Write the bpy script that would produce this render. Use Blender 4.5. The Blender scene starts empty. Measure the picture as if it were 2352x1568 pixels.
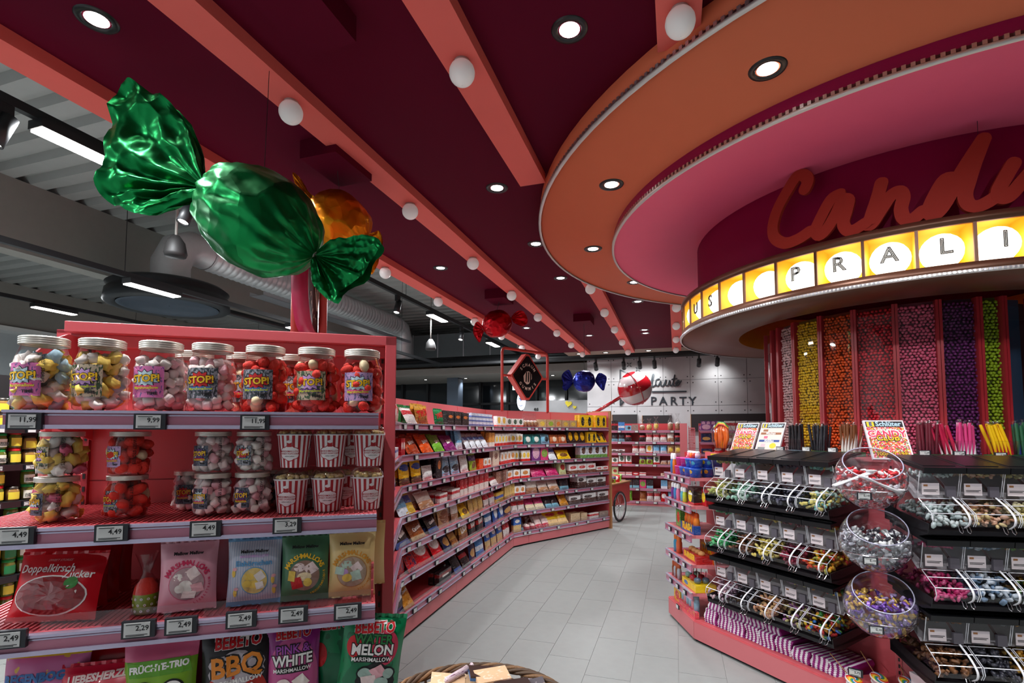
import bpy, math, random
import numpy as np
from mathutils import Vector, Matrix, noise, Euler

random.seed(7)
# ------------------------------------------------------------------ camera
H = 1.5                      # eye height
F_PX, CX, CY = 1176.0, 1176.0, 922.0
TH = math.atan(68.0 / 1176.0)
sc = bpy.context.scene
cam_d = bpy.data.cameras.new('camera')
cam = bpy.data.objects.new('camera', cam_d)
sc.collection.objects.link(cam)
cam.location = (0, 0, H)
cam.rotation_euler = (math.pi / 2 + TH, 0, 0)
cam_d.sensor_width = 36.0
cam_d.lens = 36.0 * F_PX / 2352.0
cam_d.shift_y = (CY - 784.0) / 2352.0
cam_d.clip_start = 0.02
sc.camera = cam
# ------------------------------------------------------------------ world, exposure
w = bpy.data.worlds.new('world'); sc.world = w
w.use_nodes = True
w.node_tree.nodes['Background'].inputs[0].default_value = (0.80, 0.88, 1.0, 1)
w.node_tree.nodes['Background'].inputs[1].default_value = 0.10
sc.view_settings.view_transform = 'Standard'
sc.view_settings.look = 'None'
sc.view_settings.exposure = 0.2
sc.view_settings.gamma = 1.0
sc.view_settings.use_curve_mapping = False
SPOT_W = 74.0                # downlights in the candy ceiling
TRACK_W = 120.0               # linear lamps of the hall
try:
    sc.cycles.max_bounces = 8
    sc.cycles.diffuse_bounces = 3
    sc.cycles.glossy_bounces = 3
    sc.cycles.transparent_max_bounces = 16
    sc.cycles.transmission_bounces = 4
    sc.cycles.sample_clamp_indirect = 4.0
    sc.cycles.caustics_reflective = False
    sc.cycles.caustics_refractive = False
except Exception:
    pass

# ------------------------------------------------------------------ pixel geometry (2352 x 1568 frame)
_S, _C = math.sin(TH), math.cos(TH)
def ray(px, py):
    r = (px - CX) / F_PX; u = (CY - py) / F_PX
    return (r, _C - u * _S, _S + u * _C)
def atz(px, py, z):
    d = ray(px, py); t = (z - H) / d[2]
    return Vector((d[0] * t, d[1] * t, z))
def aty(px, py, y):
    d = ray(px, py); t = y / d[1]
    return Vector((d[0] * t, y, H + d[2] * t))
# building axes: the floor tiles, the beams and the hall run along V; W goes to the right
ANG = math.radians(17.75)
VU = Vector((math.sin(ANG), math.cos(ANG), 0)); WN = Vector((math.cos(ANG), -math.sin(ANG), 0))
def B(wc, v, z): return Vector((0, 0, z)) + WN * wc + VU * v
def wv(p): return (p.x * WN.x + p.y * WN.y, p.x * VU.x + p.y * VU.y)
def wratio(px, py): return wv(atz(px, py, H + 1))[0]
def onplane(px, py, p, m):
    d = Vector(ray(px, py)); o = Vector((0, 0, H))
    t = (Vector(p) - o).dot(m) / d.dot(m)
    return o + d * t

# ------------------------------------------------------------------ materials
MATS = {}
def lin(c):
    return tuple(((x / 255.0) / 12.92 if x / 255.0 <= 0.04045 else ((x / 255.0 + 0.055) / 1.055) ** 2.4) for x in c) + (1.0,)
def mat(name, rgb, rough=0.5, metal=0.0, var=0.06, scale=9.0, bump=0.0, bscale=60.0, emit=0.0, coat=0.0, spec=0.5, sss=0.0):
    if name in MATS: return MATS[name]
    m = bpy.data.materials.new(name); m.use_nodes = True
    nt = m.node_tree; b = nt.nodes['Principled BSDF']
    c = lin(rgb)
    tc = nt.nodes.new('ShaderNodeTexCoord')
    nz = nt.nodes.new('ShaderNodeTexNoise'); nz.inputs['Scale'].default_value = scale; nz.inputs['Detail'].default_value = 3
    nt.links.new(tc.outputs['Object'], nz.inputs['Vector'])
    mx = nt.nodes.new('ShaderNodeMix'); mx.data_type = 'RGBA'
    mx.inputs[6].default_value = tuple(min(1, x * (1 - var)) for x in c[:3]) + (1,)
    mx.inputs[7].default_value = tuple(min(1, x * (1 + var)) for x in c[:3]) + (1,)
    nt.links.new(nz.outputs[0], mx.inputs[0])
    nt.links.new(mx.outputs[2], b.inputs['Base Color'])
    b.inputs['Roughness'].default_value = rough
    b.inputs['Metallic'].default_value = metal
    b.inputs['Specular IOR Level'].default_value = spec
    if coat: b.inputs['Coat Weight'].default_value = coat
    if sss:
        b.inputs['Subsurface Weight'].default_value = sss
        b.inputs['Subsurface Radius'].default_value = (0.01, 0.008, 0.006)
    if emit:
        b.inputs['Emission Color'].default_value = c
        b.inputs['Emission Strength'].default_value = emit
    if bump:
        n2 = nt.nodes.new('ShaderNodeTexNoise'); n2.inputs['Scale'].default_value = bscale; n2.inputs['Detail'].default_value = 4
        nt.links.new(tc.outputs['Object'], n2.inputs['Vector'])
        bp = nt.nodes.new('ShaderNodeBump'); bp.inputs['Strength'].default_value = bump; bp.inputs['Distance'].default_value = 0.01
        nt.links.new(n2.outputs[0], bp.inputs['Height']); nt.links.new(bp.outputs[0], b.inputs['Normal'])
    if emit > 5: m.cycles.emission_sampling = 'NONE'
    MATS[name] = m
    return m
def clear(name, tint=(255, 255, 255), refl=1.0, rough=0.04, body=0.0):
    """clear acrylic / foil sheet: see-through with a fresnel gloss, optional thin milky body"""
    if name in MATS: return MATS[name]
    m = bpy.data.materials.new(name); m.use_nodes = True
    nt = m.node_tree; nt.nodes.clear()
    out = nt.nodes.new('ShaderNodeOutputMaterial')
    tr = nt.nodes.new('ShaderNodeBsdfTransparent'); tr.inputs[0].default_value = lin(tint)
    gl = nt.nodes.new('ShaderNodeBsdfGlossy'); gl.inputs['Roughness'].default_value = rough
    gl.inputs[0].default_value = (1, 1, 1, 1)
    fr = nt.nodes.new('ShaderNodeLayerWeight'); fr.inputs[0].default_value = 0.5
    pw = nt.nodes.new('ShaderNodeMath'); pw.operation = 'POWER'; pw.inputs[1].default_value = 4.0
    nt.links.new(fr.outputs['Facing'], pw.inputs[0])
    mu = nt.nodes.new('ShaderNodeMath'); mu.operation = 'MULTIPLY_ADD'; mu.inputs[1].default_value = 0.75 * refl; mu.inputs[2].default_value = 0.045 * refl; mu.use_clamp = True
    nt.links.new(pw.outputs[0], mu.inputs[0])
    src = tr.outputs[0]
    if body:
        df = nt.nodes.new('ShaderNodeBsdfDiffuse'); df.inputs[0].default_value = lin(tint)
        m0 = nt.nodes.new('ShaderNodeMixShader'); m0.inputs[0].default_value = body
        nt.links.new(tr.outputs[0], m0.inputs[1]); nt.links.new(df.outputs[0], m0.inputs[2]); src = m0.outputs[0]
    mx = nt.nodes.new('ShaderNodeMixShader')
    nt.links.new(mu.outputs[0], mx.inputs[0]); nt.links.new(src, mx.inputs[1]); nt.links.new(gl.outputs[0], mx.inputs[2])
    nt.links.new(mx.outputs[0], out.inputs[0])
    MATS[name] = m
    return m
def pack(name, base, band=None, blob=None, spots=None, rough=0.35, stripes=None, top=None, blob2=None, fine=False):
    """printed packaging: base colour, a band (lo, hi, colour), oval motifs (x, z, rx, rz, colour), stripes (n, colour), speckled print (scale, colour, amount)"""
    if name in MATS: return MATS[name]
    m = bpy.data.materials.new(name); m.use_nodes = True
    nt = m.node_tree; b = nt.nodes['Principled BSDF']
    b.inputs['Roughness'].default_value = rough
    tc = nt.nodes.new('ShaderNodeTexCoord'); sp = nt.nodes.new('ShaderNodeSeparateXYZ')
    nt.links.new(tc.outputs['Generated'], sp.inputs[0])
    def math_(op, a, bb, clamp=False):
        n = nt.nodes.new('ShaderNodeMath'); n.operation = op; n.use_clamp = clamp
        for i, x in enumerate((a, bb)):
            if x is None: continue
            if isinstance(x, (int, float)): n.inputs[i].default_value = x
            else: nt.links.new(x, n.inputs[i])
        return n.outputs[0]
    rgb = nt.nodes.new('ShaderNodeRGB'); rgb.outputs[0].default_value = lin(base)
    cur = rgb.outputs[0]
    def over(fac, col):
        nonlocal cur
        mx = nt.nodes.new('ShaderNodeMix'); mx.data_type = 'RGBA'
        nt.links.new(fac, mx.inputs[0]); nt.links.new(cur, mx.inputs[6]); mx.inputs[7].default_value = lin(col)
        cur = mx.outputs[2]
    X, Z = sp.outputs[0], sp.outputs[2]
    if stripes:
        n_, col = stripes
        s = math_('MULTIPLY', X, float(n_)); fr = math_('FRACT', s, None); over(math_('GREATER_THAN', fr, 0.5), col)
    if spots:
        scl, col, amt = spots
        vo = nt.nodes.new('ShaderNodeTexNoise'); vo.inputs['Scale'].default_value = scl; vo.inputs['Detail'].default_value = 2
        nt.links.new(tc.outputs['Generated'], vo.inputs['Vector'])
        over(math_('GREATER_THAN', vo.outputs[0], 1.0 - amt), col)
    for bl in (blob, blob2):
        if bl:
            x0, z0, rx, rz, col = bl
            a = math_('DIVIDE', math_('SUBTRACT', X, x0), rx); c = math_('DIVIDE', math_('SUBTRACT', Z, z0), rz)
            d = math_('ADD', math_('MULTIPLY', a, a), math_('MULTIPLY', c, c)); over(math_('LESS_THAN', d, 1.0), col)
    for bd in (band, top):
        if bd:
            lo, hi, col = bd
            over(math_('MULTIPLY', math_('GREATER_THAN', Z, lo), math_('LESS_THAN', Z, hi)), col)
    if fine:      # small print: pale lettering-like flecks, darker picture flecks
        mp = nt.nodes.new('ShaderNodeMapping'); mp.inputs['Scale'].default_value = (1.0, 0.4, 3.6); mp.inputs['Location'].default_value = (len(name) * .37, .2, len(name) * .61)
        nt.links.new(tc.outputs['Generated'], mp.inputs[0])
        for scl, thr, col in ((4.2, .60, tuple(min(255, int(c * .5 + 118)) for c in base)), (6.5, .62, tuple(int(c * .45) for c in base))):
            n2 = nt.nodes.new('ShaderNodeTexNoise'); n2.inputs['Scale'].default_value = scl; n2.inputs['Detail'].default_value = 1.5; nt.links.new(mp.outputs[0], n2.inputs['Vector'])
            over(math_('MULTIPLY', math_('GREATER_THAN', n2.outputs[0], thr), 0.42), col)
    nt.links.new(cur, b.inputs['Base Color'])
    MATS[name] = m
    return m

CORAL = mat('coral_paint', (206, 90, 97), 0.42, var=0.02)
CORAL_BEAM = mat('coral_beam_paint', (240, 114, 104), 0.6, var=0.02, spec=0.2)
BURG = mat('burgundy_ceiling_paint', (92, 10, 38), 0.7, var=0.03, spec=0.08)
ORANGE = mat('orange_ceiling_paint', (244, 128, 90), 0.6, var=0.02, spec=0.2)
PINK = mat('pink_ceiling_paint', (250, 106, 142), 0.5, var=0.02, spec=0.25)
WINE = mat('wine_red_paint', (136, 0, 58), 0.6, var=0.02, spec=0.15)
MAG = mat('magenta_gloss_paint', (160, 10, 84), 0.25, var=0.02)
BRONZE = mat('bronze_metal', (104, 68, 50), 0.36, 0.4, var=0.08)
GOLD = mat('gold_lining', (252, 190, 50), 0.42, 0.15, var=0.05)
SILVER = mat('brushed_silver', (214, 214, 220), 0.28, 0.85, var=0.05)
CHROME = mat('chrome_wire', (225, 225, 230), 0.15, 1.0, var=0.02)
BLACK = mat('black_plastic', (18, 18, 21), 0.34, var=0.1)
BLACKM = mat('black_metal', (24, 25, 28), 0.5, var=0.1)
WHITE = mat('white_plastic', (232, 232, 230), 0.4, var=0.02)
PAPER = mat('white_paper', (236, 230, 232), 0.7, var=0.03)
RAIL = mat('lilac_price_rail', (190, 116, 140), 0.22, 0.1, var=0.03, coat=0.5)
LILAC = mat('silver_lilac_edge', (205, 196, 222), 0.2, 0.6, var=0.03)
SCREEN = mat('grey_tag_screen', (205, 207, 205), 0.35, var=0.03)
TAGF = mat('dark_tag_frame', (34, 36, 42), 0.4)
INK = mat('black_ink', (16, 15, 18), 0.6)
CLEAR = clear('clear_acrylic', (248, 248, 250), 1.0)
CLEARB = clear('clear_acrylic_edge', (240, 242, 246), 1.4, 0.12, 0.22)
BOWL = clear('bowl_acrylic', (240, 240, 246), 2.2, .05, .04)
FOILC = clear('clear_film', (250, 250, 250), 1.2, 0.10)
GLASS = clear('tower_glass', (244, 244, 246), 1.0, 0.02)
LAMP = mat('lamp_emitter', (255, 250, 244), 0.5, emit=14.0)
GLOBE = mat('opal_globe_glass', (238, 236, 234), 0.3, var=0.01, coat=0.3, emit=0.12)
DISC = mat('lit_opal_disc', (255, 248, 236), 0.4, emit=2.2)

# ------------------------------------------------------------------ mesh builder
class MB:
    def __init__(s): s.v = []; s.f = []; s.m = []; s.sm = []
    def add(s, vs, fs, mi=0, smooth=False):
        o = len(s.v); s.v.extend([tuple(x) for x in vs])
        s.f.extend([tuple(i + o for i in f) for f in fs]); s.m.extend([mi] * len(fs)); s.sm.extend([smooth] * len(fs)); return s
    def box(s, x0, x1, y0, y1, z0, z1, mi=0, M=None):
        vs = [Vector(p) for p in ((x0,y0,z0),(x1,y0,z0),(x1,y1,z0),(x0,y1,z0),(x0,y0,z1),(x1,y0,z1),(x1,y1,z1),(x0,y1,z1))]
        if M is not None: vs = [M @ p for p in vs]
        return s.add(vs, [(0,3,2,1),(4,5,6,7),(0,1,5,4),(1,2,6,5),(2,3,7,6),(3,0,4,7)], mi)
    def prism(s, poly, z0, z1, mi=0, M=None):
        n = len(poly); vs = [Vector((p[0], p[1], z0)) for p in poly] + [Vector((p[0], p[1], z1)) for p in poly]
        if M is not None: vs = [M @ p for p in vs]
        fs = [tuple(range(n - 1, -1, -1)), tuple(range(n, 2 * n))] + [(i, (i + 1) % n, (i + 1) % n + n, i + n) for i in range(n)]
        return s.add(vs, fs, mi)
    def tube(s, path, r, seg=8, mi=0, closed=False, caps=True, flat=None):
        path = [Vector(p) for p in path]; n = len(path); vs = []; fs = []
        rr = r if isinstance(r, (list, tuple)) else [r] * n
        t = [(path[(i + 1) % n if closed else min(i + 1, n - 1)] - path[(i - 1) % n if closed else max(i - 1, 0)]).normalized() for i in range(n)]
        ref = Vector((0, 0, 1)) if abs(t[0].z) < 0.9 else Vector((1, 0, 0))
        a = t[0].cross(ref).normalized()
        for i in range(n):
            a = (a - t[i] * a.dot(t[i])).normalized(); b = t[i].cross(a)
            for k in range(seg):
                q = 2 * math.pi * k / seg
                vs.append(path[i] + a * (math.cos(q) * rr[i]) + b * (math.sin(q) * rr[i] * (flat or 1)))
        for i in range(n if closed else n - 1):
            j = (i + 1) % n
            for k in range(seg):
                k2 = (k + 1) % seg; fs.append((i * seg + k, i * seg + k2, j * seg + k2, j * seg + k))
        if caps and not closed:
            fs.append(tuple(range(seg - 1, -1, -1))); fs.append(tuple((n - 1) * seg + k for k in range(seg)))
        return s.add(vs, fs, mi, seg > 5)
    def lathe(s, prof, seg=24, mi=0, M=None, smooth=True, a0=0.0, a1=2 * math.pi):
        full = abs(a1 - a0 - 2 * math.pi) < 1e-6; ns = seg if full else seg + 1
        vs = []; fs = []; n = len(prof)
        for k in range(ns):
            q = a0 + (a1 - a0) * k / seg
            for r, z in prof:
                p = Vector((r * math.cos(q), r * math.sin(q), z)); vs.append(M @ p if M is not None else p)
        for k in range(seg):
            k2 = (k + 1) % ns
            for i in range(n - 1): fs.append((k * n + i, k2 * n + i, k2 * n + i + 1, k * n + i + 1))
        return s.add(vs, fs, mi, smooth)
    def grid(s, fn, nu, nv, mi=0, cu=False, smooth=True):
        vs = []; fs = []; U = nu if cu else nu + 1
        for i in range(U):
            for j in range(nv + 1): vs.append(fn(i / nu, j / nv))
        for i in range(nu):
            i2 = (i + 1) % U
            for j in range(nv): fs.append((i * (nv + 1) + j, i2 * (nv + 1) + j, i2 * (nv + 1) + j + 1, i * (nv + 1) + j + 1))
        return s.add(vs, fs, mi, smooth)
    def mesh(s, name, mats):
        me = bpy.data.meshes.new(name); me.from_pydata(s.v, [], s.f)
        for m in (mats if isinstance(mats, (list, tuple)) else [mats]): me.materials.append(m)
        me.polygons.foreach_set('material_index', s.m); me.polygons.foreach_set('use_smooth', s.sm); me.update(); return me
    def build(s, name, mats, parent=None, loc=(0, 0, 0), rot=(0, 0, 0)):
        return link(name, s.mesh(name, mats), parent, loc, rot)
COL = sc.collection
def link(name, me, parent=None, loc=(0, 0, 0), rot=(0, 0, 0), scale=None):
    o = bpy.data.objects.new(name, me); COL.objects.link(o); o.parent = parent; o.location = loc; o.rotation_euler = rot
    if scale: o.scale = scale
    return o
def empty(name, loc=(0, 0, 0), rot=(0, 0, 0)):
    o = bpy.data.objects.new(name, None); COL.objects.link(o); o.location = loc; o.rotation_euler = rot; o.empty_display_size = 0.05; return o
def tag(o, label, cat, group=None, kind=None):
    o['label'] = label; o['category'] = cat
    if group: o['group'] = group
    if kind: o['kind'] = kind
    return o
def structure(o, label=None):
    o['kind'] = 'structure'
    if label: o['label'] = label
    return o
def dup(o, loc=None, rot=None, parent=None):
    c = o.copy(); COL.objects.link(c); c.parent = parent
    if loc is not None: c.location = loc
    if rot is not None: c.rotation_euler = rot
    for ch in o.children: dup(ch, parent=c)
    return c
def bevel(o, wdt=0.003, seg=2):
    b = o.modifiers.new('bevel', 'BEVEL'); b.width = wdt; b.segments = seg; b.limit_method = 'ANGLE'; return o
_TX = {}
def textmesh(s, extrude=0.0, bold=0.0, outline=0.0, res=2):
    k = (s, extrude, bold, outline)
    if k in _TX: return _TX[k]
    cu = bpy.data.curves.new('lettering', 'FONT'); cu.body = s; cu.size = 1.0; cu.align_x = 'CENTER'; cu.align_y = 'CENTER'
    cu.resolution_u = res; cu.extrude = extrude; cu.offset = bold
    if outline:
        cu.fill_mode = 'NONE'; cu.bevel_depth = outline; cu.bevel_resolution = 0
    o = bpy.data.objects.new('lettering', cu); me = bpy.data.meshes.new_from_object(o)
    bpy.data.objects.remove(o); _TX[k] = me
    return me
def text(s, size, m, parent, loc, rot=(math.pi / 2, 0, 0), bold=0.0, sx=1.0, extrude=0.0, outline=0.0, name='lettering'):
    """flat printed words; by default upright, reading from -Y"""
    key = ('m', s, extrude, bold, outline, m.name)
    if key not in _TX:
        me = textmesh(s, extrude, bold, outline).copy(); me.materials.clear(); me.materials.append(m); _TX[key] = me
    return link(name, _TX[key], parent, loc, rot, (size * sx, size, size))
def M_frame(o, x, y, z):
    return Matrix(((x[0], y[0], z[0], o[0]), (x[1], y[1], z[1], o[1]), (x[2], y[2], z[2], o[2]), (0, 0, 0, 1)))
def heap_mesh(name, mats, pts, shape, sizes, seed=0, flat=(1, 1, 1)):
    """many small pieces in one mesh (numpy): shape is (verts, faces)"""
    rnd = np.random.RandomState(seed); sv, sf = shape; sv = np.array(sv, float); n = len(pts)
    if n == 0: return None
    fl = np.array(flat, float)
    q = rnd.normal(size=(n, 4)); q /= np.linalg.norm(q, axis=1)[:, None]
    a, b, c, d = q.T
    R = np.stack([np.stack([1 - 2 * (c * c + d * d), 2 * (b * c - a * d), 2 * (b * d + a * c)], -1),
                  np.stack([2 * (b * c + a * d), 1 - 2 * (b * b + d * d), 2 * (c * d - a * b)], -1),
                  np.stack([2 * (b * d - a * c), 2 * (c * d + a * b), 1 - 2 * (b * b + c * c)], -1)], 1)
    sz = np.asarray(sizes)[:, None, None] if np.ndim(sizes) else np.full((n, 1, 1), sizes)
    V = np.einsum('nij,kj->nki', R, sv * fl) * sz + np.asarray(pts)[:, None, :]
    nm = len(mats) if isinstance(mats, (list, tuple)) else 1
    k = len(sv); faces = []; mi = []
    mm = rnd.randint(0, nm, n)
    for i in range(n):
        o = i * k; faces.extend([tuple(x + o for x in f) for f in sf]); mi.extend([int(mm[i])] * len(sf))
    me = bpy.data.meshes.new(name); me.from_pydata(V.reshape(-1, 3).tolist(), [], faces)
    for m in (mats if isinstance(mats, (list, tuple)) else [mats]): me.materials.append(m)
    me.polygons.foreach_set('material_index', mi); me.polygons.foreach_set('use_smooth', [True] * len(faces)); me.update()
    return me
def ico(level=1):
    import bmesh
    bm = bmesh.new(); bmesh.ops.create_icosphere(bm, subdivisions=level, radius=1.0)
    r = ([tuple(v.co) for v in bm.verts], [tuple(v.index for v in f.verts) for f in bm.faces]); bm.free(); return r
ICO1, ICO2 = ico(1), ico(2)
ORD = ['first', 'second', 'third', 'fourth', 'fifth', 'sixth', 'seventh', 'eighth', 'ninth', 'tenth', 'eleventh', 'twelfth', 'thirteenth', 'fourteenth', 'fifteenth', 'sixteenth', 'seventeenth', 'eighteenth', 'nineteenth', 'twentieth', 'twenty-first', 'twenty-second']
def cubeshape(b=0.25):
    # rounded block: cube with chamfered corners
    import bmesh
    bm = bmesh.new(); bmesh.ops.create_cube(bm, size=1.6)
    bmesh.ops.bevel(bm, geom=bm.edges[:], offset=b, segments=1, affect='EDGES')
    bm.verts.index_update()
    r = ([tuple(v.co) for v in bm.verts], [tuple(v.index for v in f.verts) for f in bm.faces]); bm.free(); return r
BLOCK = cubeshape()
# ================================================================== FLOOR
RB = (0, 0, -ANG)            # rotation of the building frame: local x = W, local y = V
FLOORM = mat('floor_base', (150, 152, 150), 0.6)
TILE = mat('stone_floor_tile', (144, 148, 146), 0.42, var=0.07, scale=14, bump=0.04, bscale=180)
floor_o = structure(MB().box(-16, 12, -3, 17, -0.05, -0.004).build('floor', FLOORM, None, (0, 0, 0), RB))
TWD, TLN = 0.277, 0.605
tm = MB().box(0.0015, TWD - 0.0015, 0.0015, TLN - 0.0015, -0.004, 0).mesh('tile', TILE)
cells = []
for k in range(-60, 44):
    off = (0.42, 0.21, 0.005)[k % 3]
    for j in range(-6, 32):
        cells.append((k * TWD - 0.012, 0.0 + off + j * TLN))
def vis_rank(cw):
    p = B(cw[0] + TWD / 2, cw[1] + TLN / 2, 0)
    if p.y < 2.2: return 99
    x = CX + F_PX * p.x / p.y
    return (p.y + (0 if 860 < x < 1900 else 30))
cells.sort(key=vis_rank)
for cw in cells[:240]:
    p = B(cw[0], cw[1], 0); link('tile', tm, floor_o, (cw[0], cw[1], 0))
rest = MB()
for cw in cells[240:]:
    if -14 < cw[0] < 11: rest.box(cw[0] + .0015, cw[0] + TWD - .0015, cw[1] + .0015, cw[1] + TLN - .0015, -.004, 0)
o = rest.build('tile_field', TILE, floor_o); o['kind'] = 'stuff'

# ================================================================== CANDY CEILING, BEAMS, GLOBES
ZC, ZB, ZO, ZP = 3.28, 3.212, 3.15, 3.06
VEND = 11.35
WL = wv(atz(0, 135, ZB))[0] - 0.05
structure(MB().box(WL - 0.06, 9, -2.5, VEND, ZC, ZC + 0.25).build('ceiling', BURG, None, (0, 0, 0), RB))
SOFF = mat('beige_soffit', (150, 128, 112), 0.7)
structure(MB().box(-2.4, 9, VEND, VEND + 0.55, ZC - 0.0, ZC + 0.25).build('ceiling_edge_soffit', SOFF, None, (0, 0, 0), RB), 'beige ceiling strip beyond the dark red ceiling')
BW = [-2.87, -1.88, -0.915, 0.045, 1.01, 1.98, 2.95]
def globe_mesh():
    mb = MB(); mb.lathe([(0.001, 0), (0.036, 0), (0.036, -0.012), (0.040, -0.016)], 20, 1)
    prof = [(0.040, -0.016)] + [(0.062 * math.sin(a), -0.062 - 0.062 * math.cos(a) * 0.98 + 0.0) for a in [math.radians(d) for d in range(140, -1, -10)][::1]]
    prof = [(0.040, -0.014)] + [(0.060 * math.sin(math.radians(d)), -0.058 + 0.060 * math.cos(math.radians(d))) for d in range(42, 181, 9)]
    mb.lathe(prof, 20, 0); return mb.mesh('globe_lamp', [GLOBE, WHITE])
GM = globe_mesh()
BN = ['first', 'second', 'third', 'fourth', 'fifth', 'sixth', 'seventh']
for i, bw in enumerate(BW):
    x0, x1 = bw - 0.095, bw + 0.085
    if i < 4:
        segs = [(-2.4, VEND + 0.02)]
        if i == 2: segs = [(-2.4, 3.35), (5.15, VEND + .02)]
        if i == 3: segs = [(-2.4, 2.32), (6.85, VEND + .02)]
    else: segs = [(-2.4, 1.2)]
    for (v0, v1) in segs:
        b = MB().box(x0, x1, v0, v1, ZB, ZC - 0.001).build('beam', CORAL_BEAM, None, (0, 0, 0), RB)
        structure(b, 'coral painted ceiling beam carrying white globe lamps')
        for k in range(-3, 8):
            v = 2.1 + 1.262 * k
            if not (v0 + .05 < v < v1 - .05): continue
            g = link('globe_lamp', GM, None, B(bw - 0.012 * (v - 2) * 0.2, v, ZB + 0.001))
            tag(g, 'white globe lamp, %s from the near end of the %s coral beam from the hall' % (ORD[max(0, k + 3)], BN[i]), 'lamp', 'globe lamps on the %s ceiling beam' % BN[i])

# stepped round canopy: orange ring, pink ring, wine drum
OC, OR_ = Vector((3.153, 3.811, 0)), 2.943
PC, PR_ = Vector((3.015, 3.89, 0)), 2.195
RC, RR = Vector((2.99, 3.92, 0)), 1.592
TRIM = mat('silver_trim_strip', (224, 222, 218), 0.35, 0.3)
TEETH = mat('dark_trim_teeth', (90, 40, 48), 0.5)
structure(MB().lathe([(0.01, ZO), (OR_ - .012, ZO), (OR_ - .012, ZC - .001)], 128).build('ceiling_orange_ring', ORANGE, None, OC), 'orange round ceiling step with recessed downlights')
structure(MB().lathe([(0.01, ZP), (PR_ - .012, ZP)], 128).lathe([(PR_ - .012, ZP), (PR_ - .012, ZO - .001)], 128, 1).build('ceiling_pink_ring', [PINK, MAG], None, PC), 'pink round ceiling step under the orange one')
def trim_ring(name, c, R, z, n):
    mb = MB().lathe([(R - .014, z - .012), (R + .004, z - .012), (R + .004, z + .004), (R - .012, z + .004)], 128)
    o = mb.build(name, TRIM, None, c)
    te = MB()
    for k in range(n):
        q = 2 * math.pi * k / n; M = Matrix.Rotation(q, 4, 'Z')
        te.box(R - .013, R + .003, -.008, .008, z + .005, z + .024, 0, M)
    t = te.build('trim_teeth', SILVER, o); t['kind'] = 'stuff'
    b = MB().lathe([(R - .011, z + .004), (R - .011, z + .028)], 128).build('trim_backing', TEETH, o)
    structure(o, 'silver beaded trim along the edge of the round ceiling step'); return o
trim_ring('trim_1', OC, OR_, ZO, 560); trim_ring('trim_2', PC, PR_, ZP, 420)
structure(MB().lathe([(1.45, 2.588), (1.45, ZP - .001)], 96).build('wall_drum', WINE, None, RC), 'wine red drum above the ring of lit letter globes')

# ================================================================== RING OF LETTER GLOBES
ZR0, ZR1, RI = 2.285, 2.585, 1.13
NC = 43; DA = 2 * math.pi / NC
def ang_pt(a, R, z=0): return Vector((math.sin(a) * R, -math.cos(a) * R, z))
ring = empty('letter_globe_ring', RC)
tag(ring, 'bronze ring of lit globes spelling letters around the candy tower', 'sign')
rb = MB()
rb.lathe([(RI, ZR0), (RR, ZR0), (RR, ZR0 + .055), (RR - .02, ZR0 + .055), (RR - .02, ZR0 + .02)], 129)
rb.build('lower_band', BRONZE, ring)
MB().lathe([(RR - .02, ZR1 - .02), (RR - .02, ZR1 - .045), (RR, ZR1 - .045), (RR, ZR1), (1.44, ZR1)], 129).build('upper_band', BRONZE, ring)
MB().lathe([(RR - .02, ZR1 - .022), (1.40, ZR1 - .022), (1.38, ZR0 + .022), (RR - .02, ZR0 + .022)], 129).build('gold_lining', GOLD, ring)
MB().lathe([(RI, ZR0), (RI, ZR1 + .02), (RI + .02, ZR1 + .02)], 96).build('inner_gold_wall', GOLD, ring)
tr = MB().lathe([(RR + .001, ZR0 - .004), (RR + .012, ZR0 - .004), (RR + .012, ZR0 + .014), (RR + .001, ZR0 + .014)], 129).build('silver_edge', TRIM, ring)
te = MB()
for k in range(520):
    M = Matrix.Rotation(2 * math.pi * k / 520, 4, 'Z'); te.box(RR + .011, RR + .017, -.005, .005, ZR0 + .0, ZR0 + .012, 0, M)
t = te.build('edge_teeth', SILVER, tr); t['kind'] = 'stuff'
dm = MB().box(-.007, .007, 0.0, .012, ZR0 + .02, ZR1 - .02, 0, Matrix.Translation((0, -.012, 0))).box(-.006, .006, .0, .19, ZR0 + .021, ZR1 - .021, 1).mesh('divider', [BRONZE, GOLD])
gm2 = MB().lathe([(0.094 * math.sin(math.radians(d)), 0.094 * math.cos(math.radians(d))) for d in range(0, 181, 15)], 16).mesh('letter_globe', DISC)
LET = {}
A0 = math.radians(-92.7)
for idx, ch in enumerate('US  PRALINEN'):
    if ch != ' ': LET[idx - 0] = ch
for k in range(-8, 35):
    a = A0 + k * DA
    link('divider', dm, ring, ang_pt(a, RR - .014), (0, 0, a))
    a2 = a + DA / 2; p = ang_pt(a2, RR - .105, (ZR0 + ZR1) / 2)
    g = link('letter_globe', gm2, ring, p, (0, 0, a2))
    if k in LET:
        s = LET[k]
        for sz, zz in ((0.115, 0.0), (0.112, 0.0)):
            pass
        text(s, 0.115, INK, g, (0, -0.0955, 0.0), outline=0.021)
        text(s, 0.115, INK, g, (0, -0.0955, 0.0), bold=-0.045, outline=0.017)
for k in range(-3, 9):   # the gold wall seen through the ring opening
    pass
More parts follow.
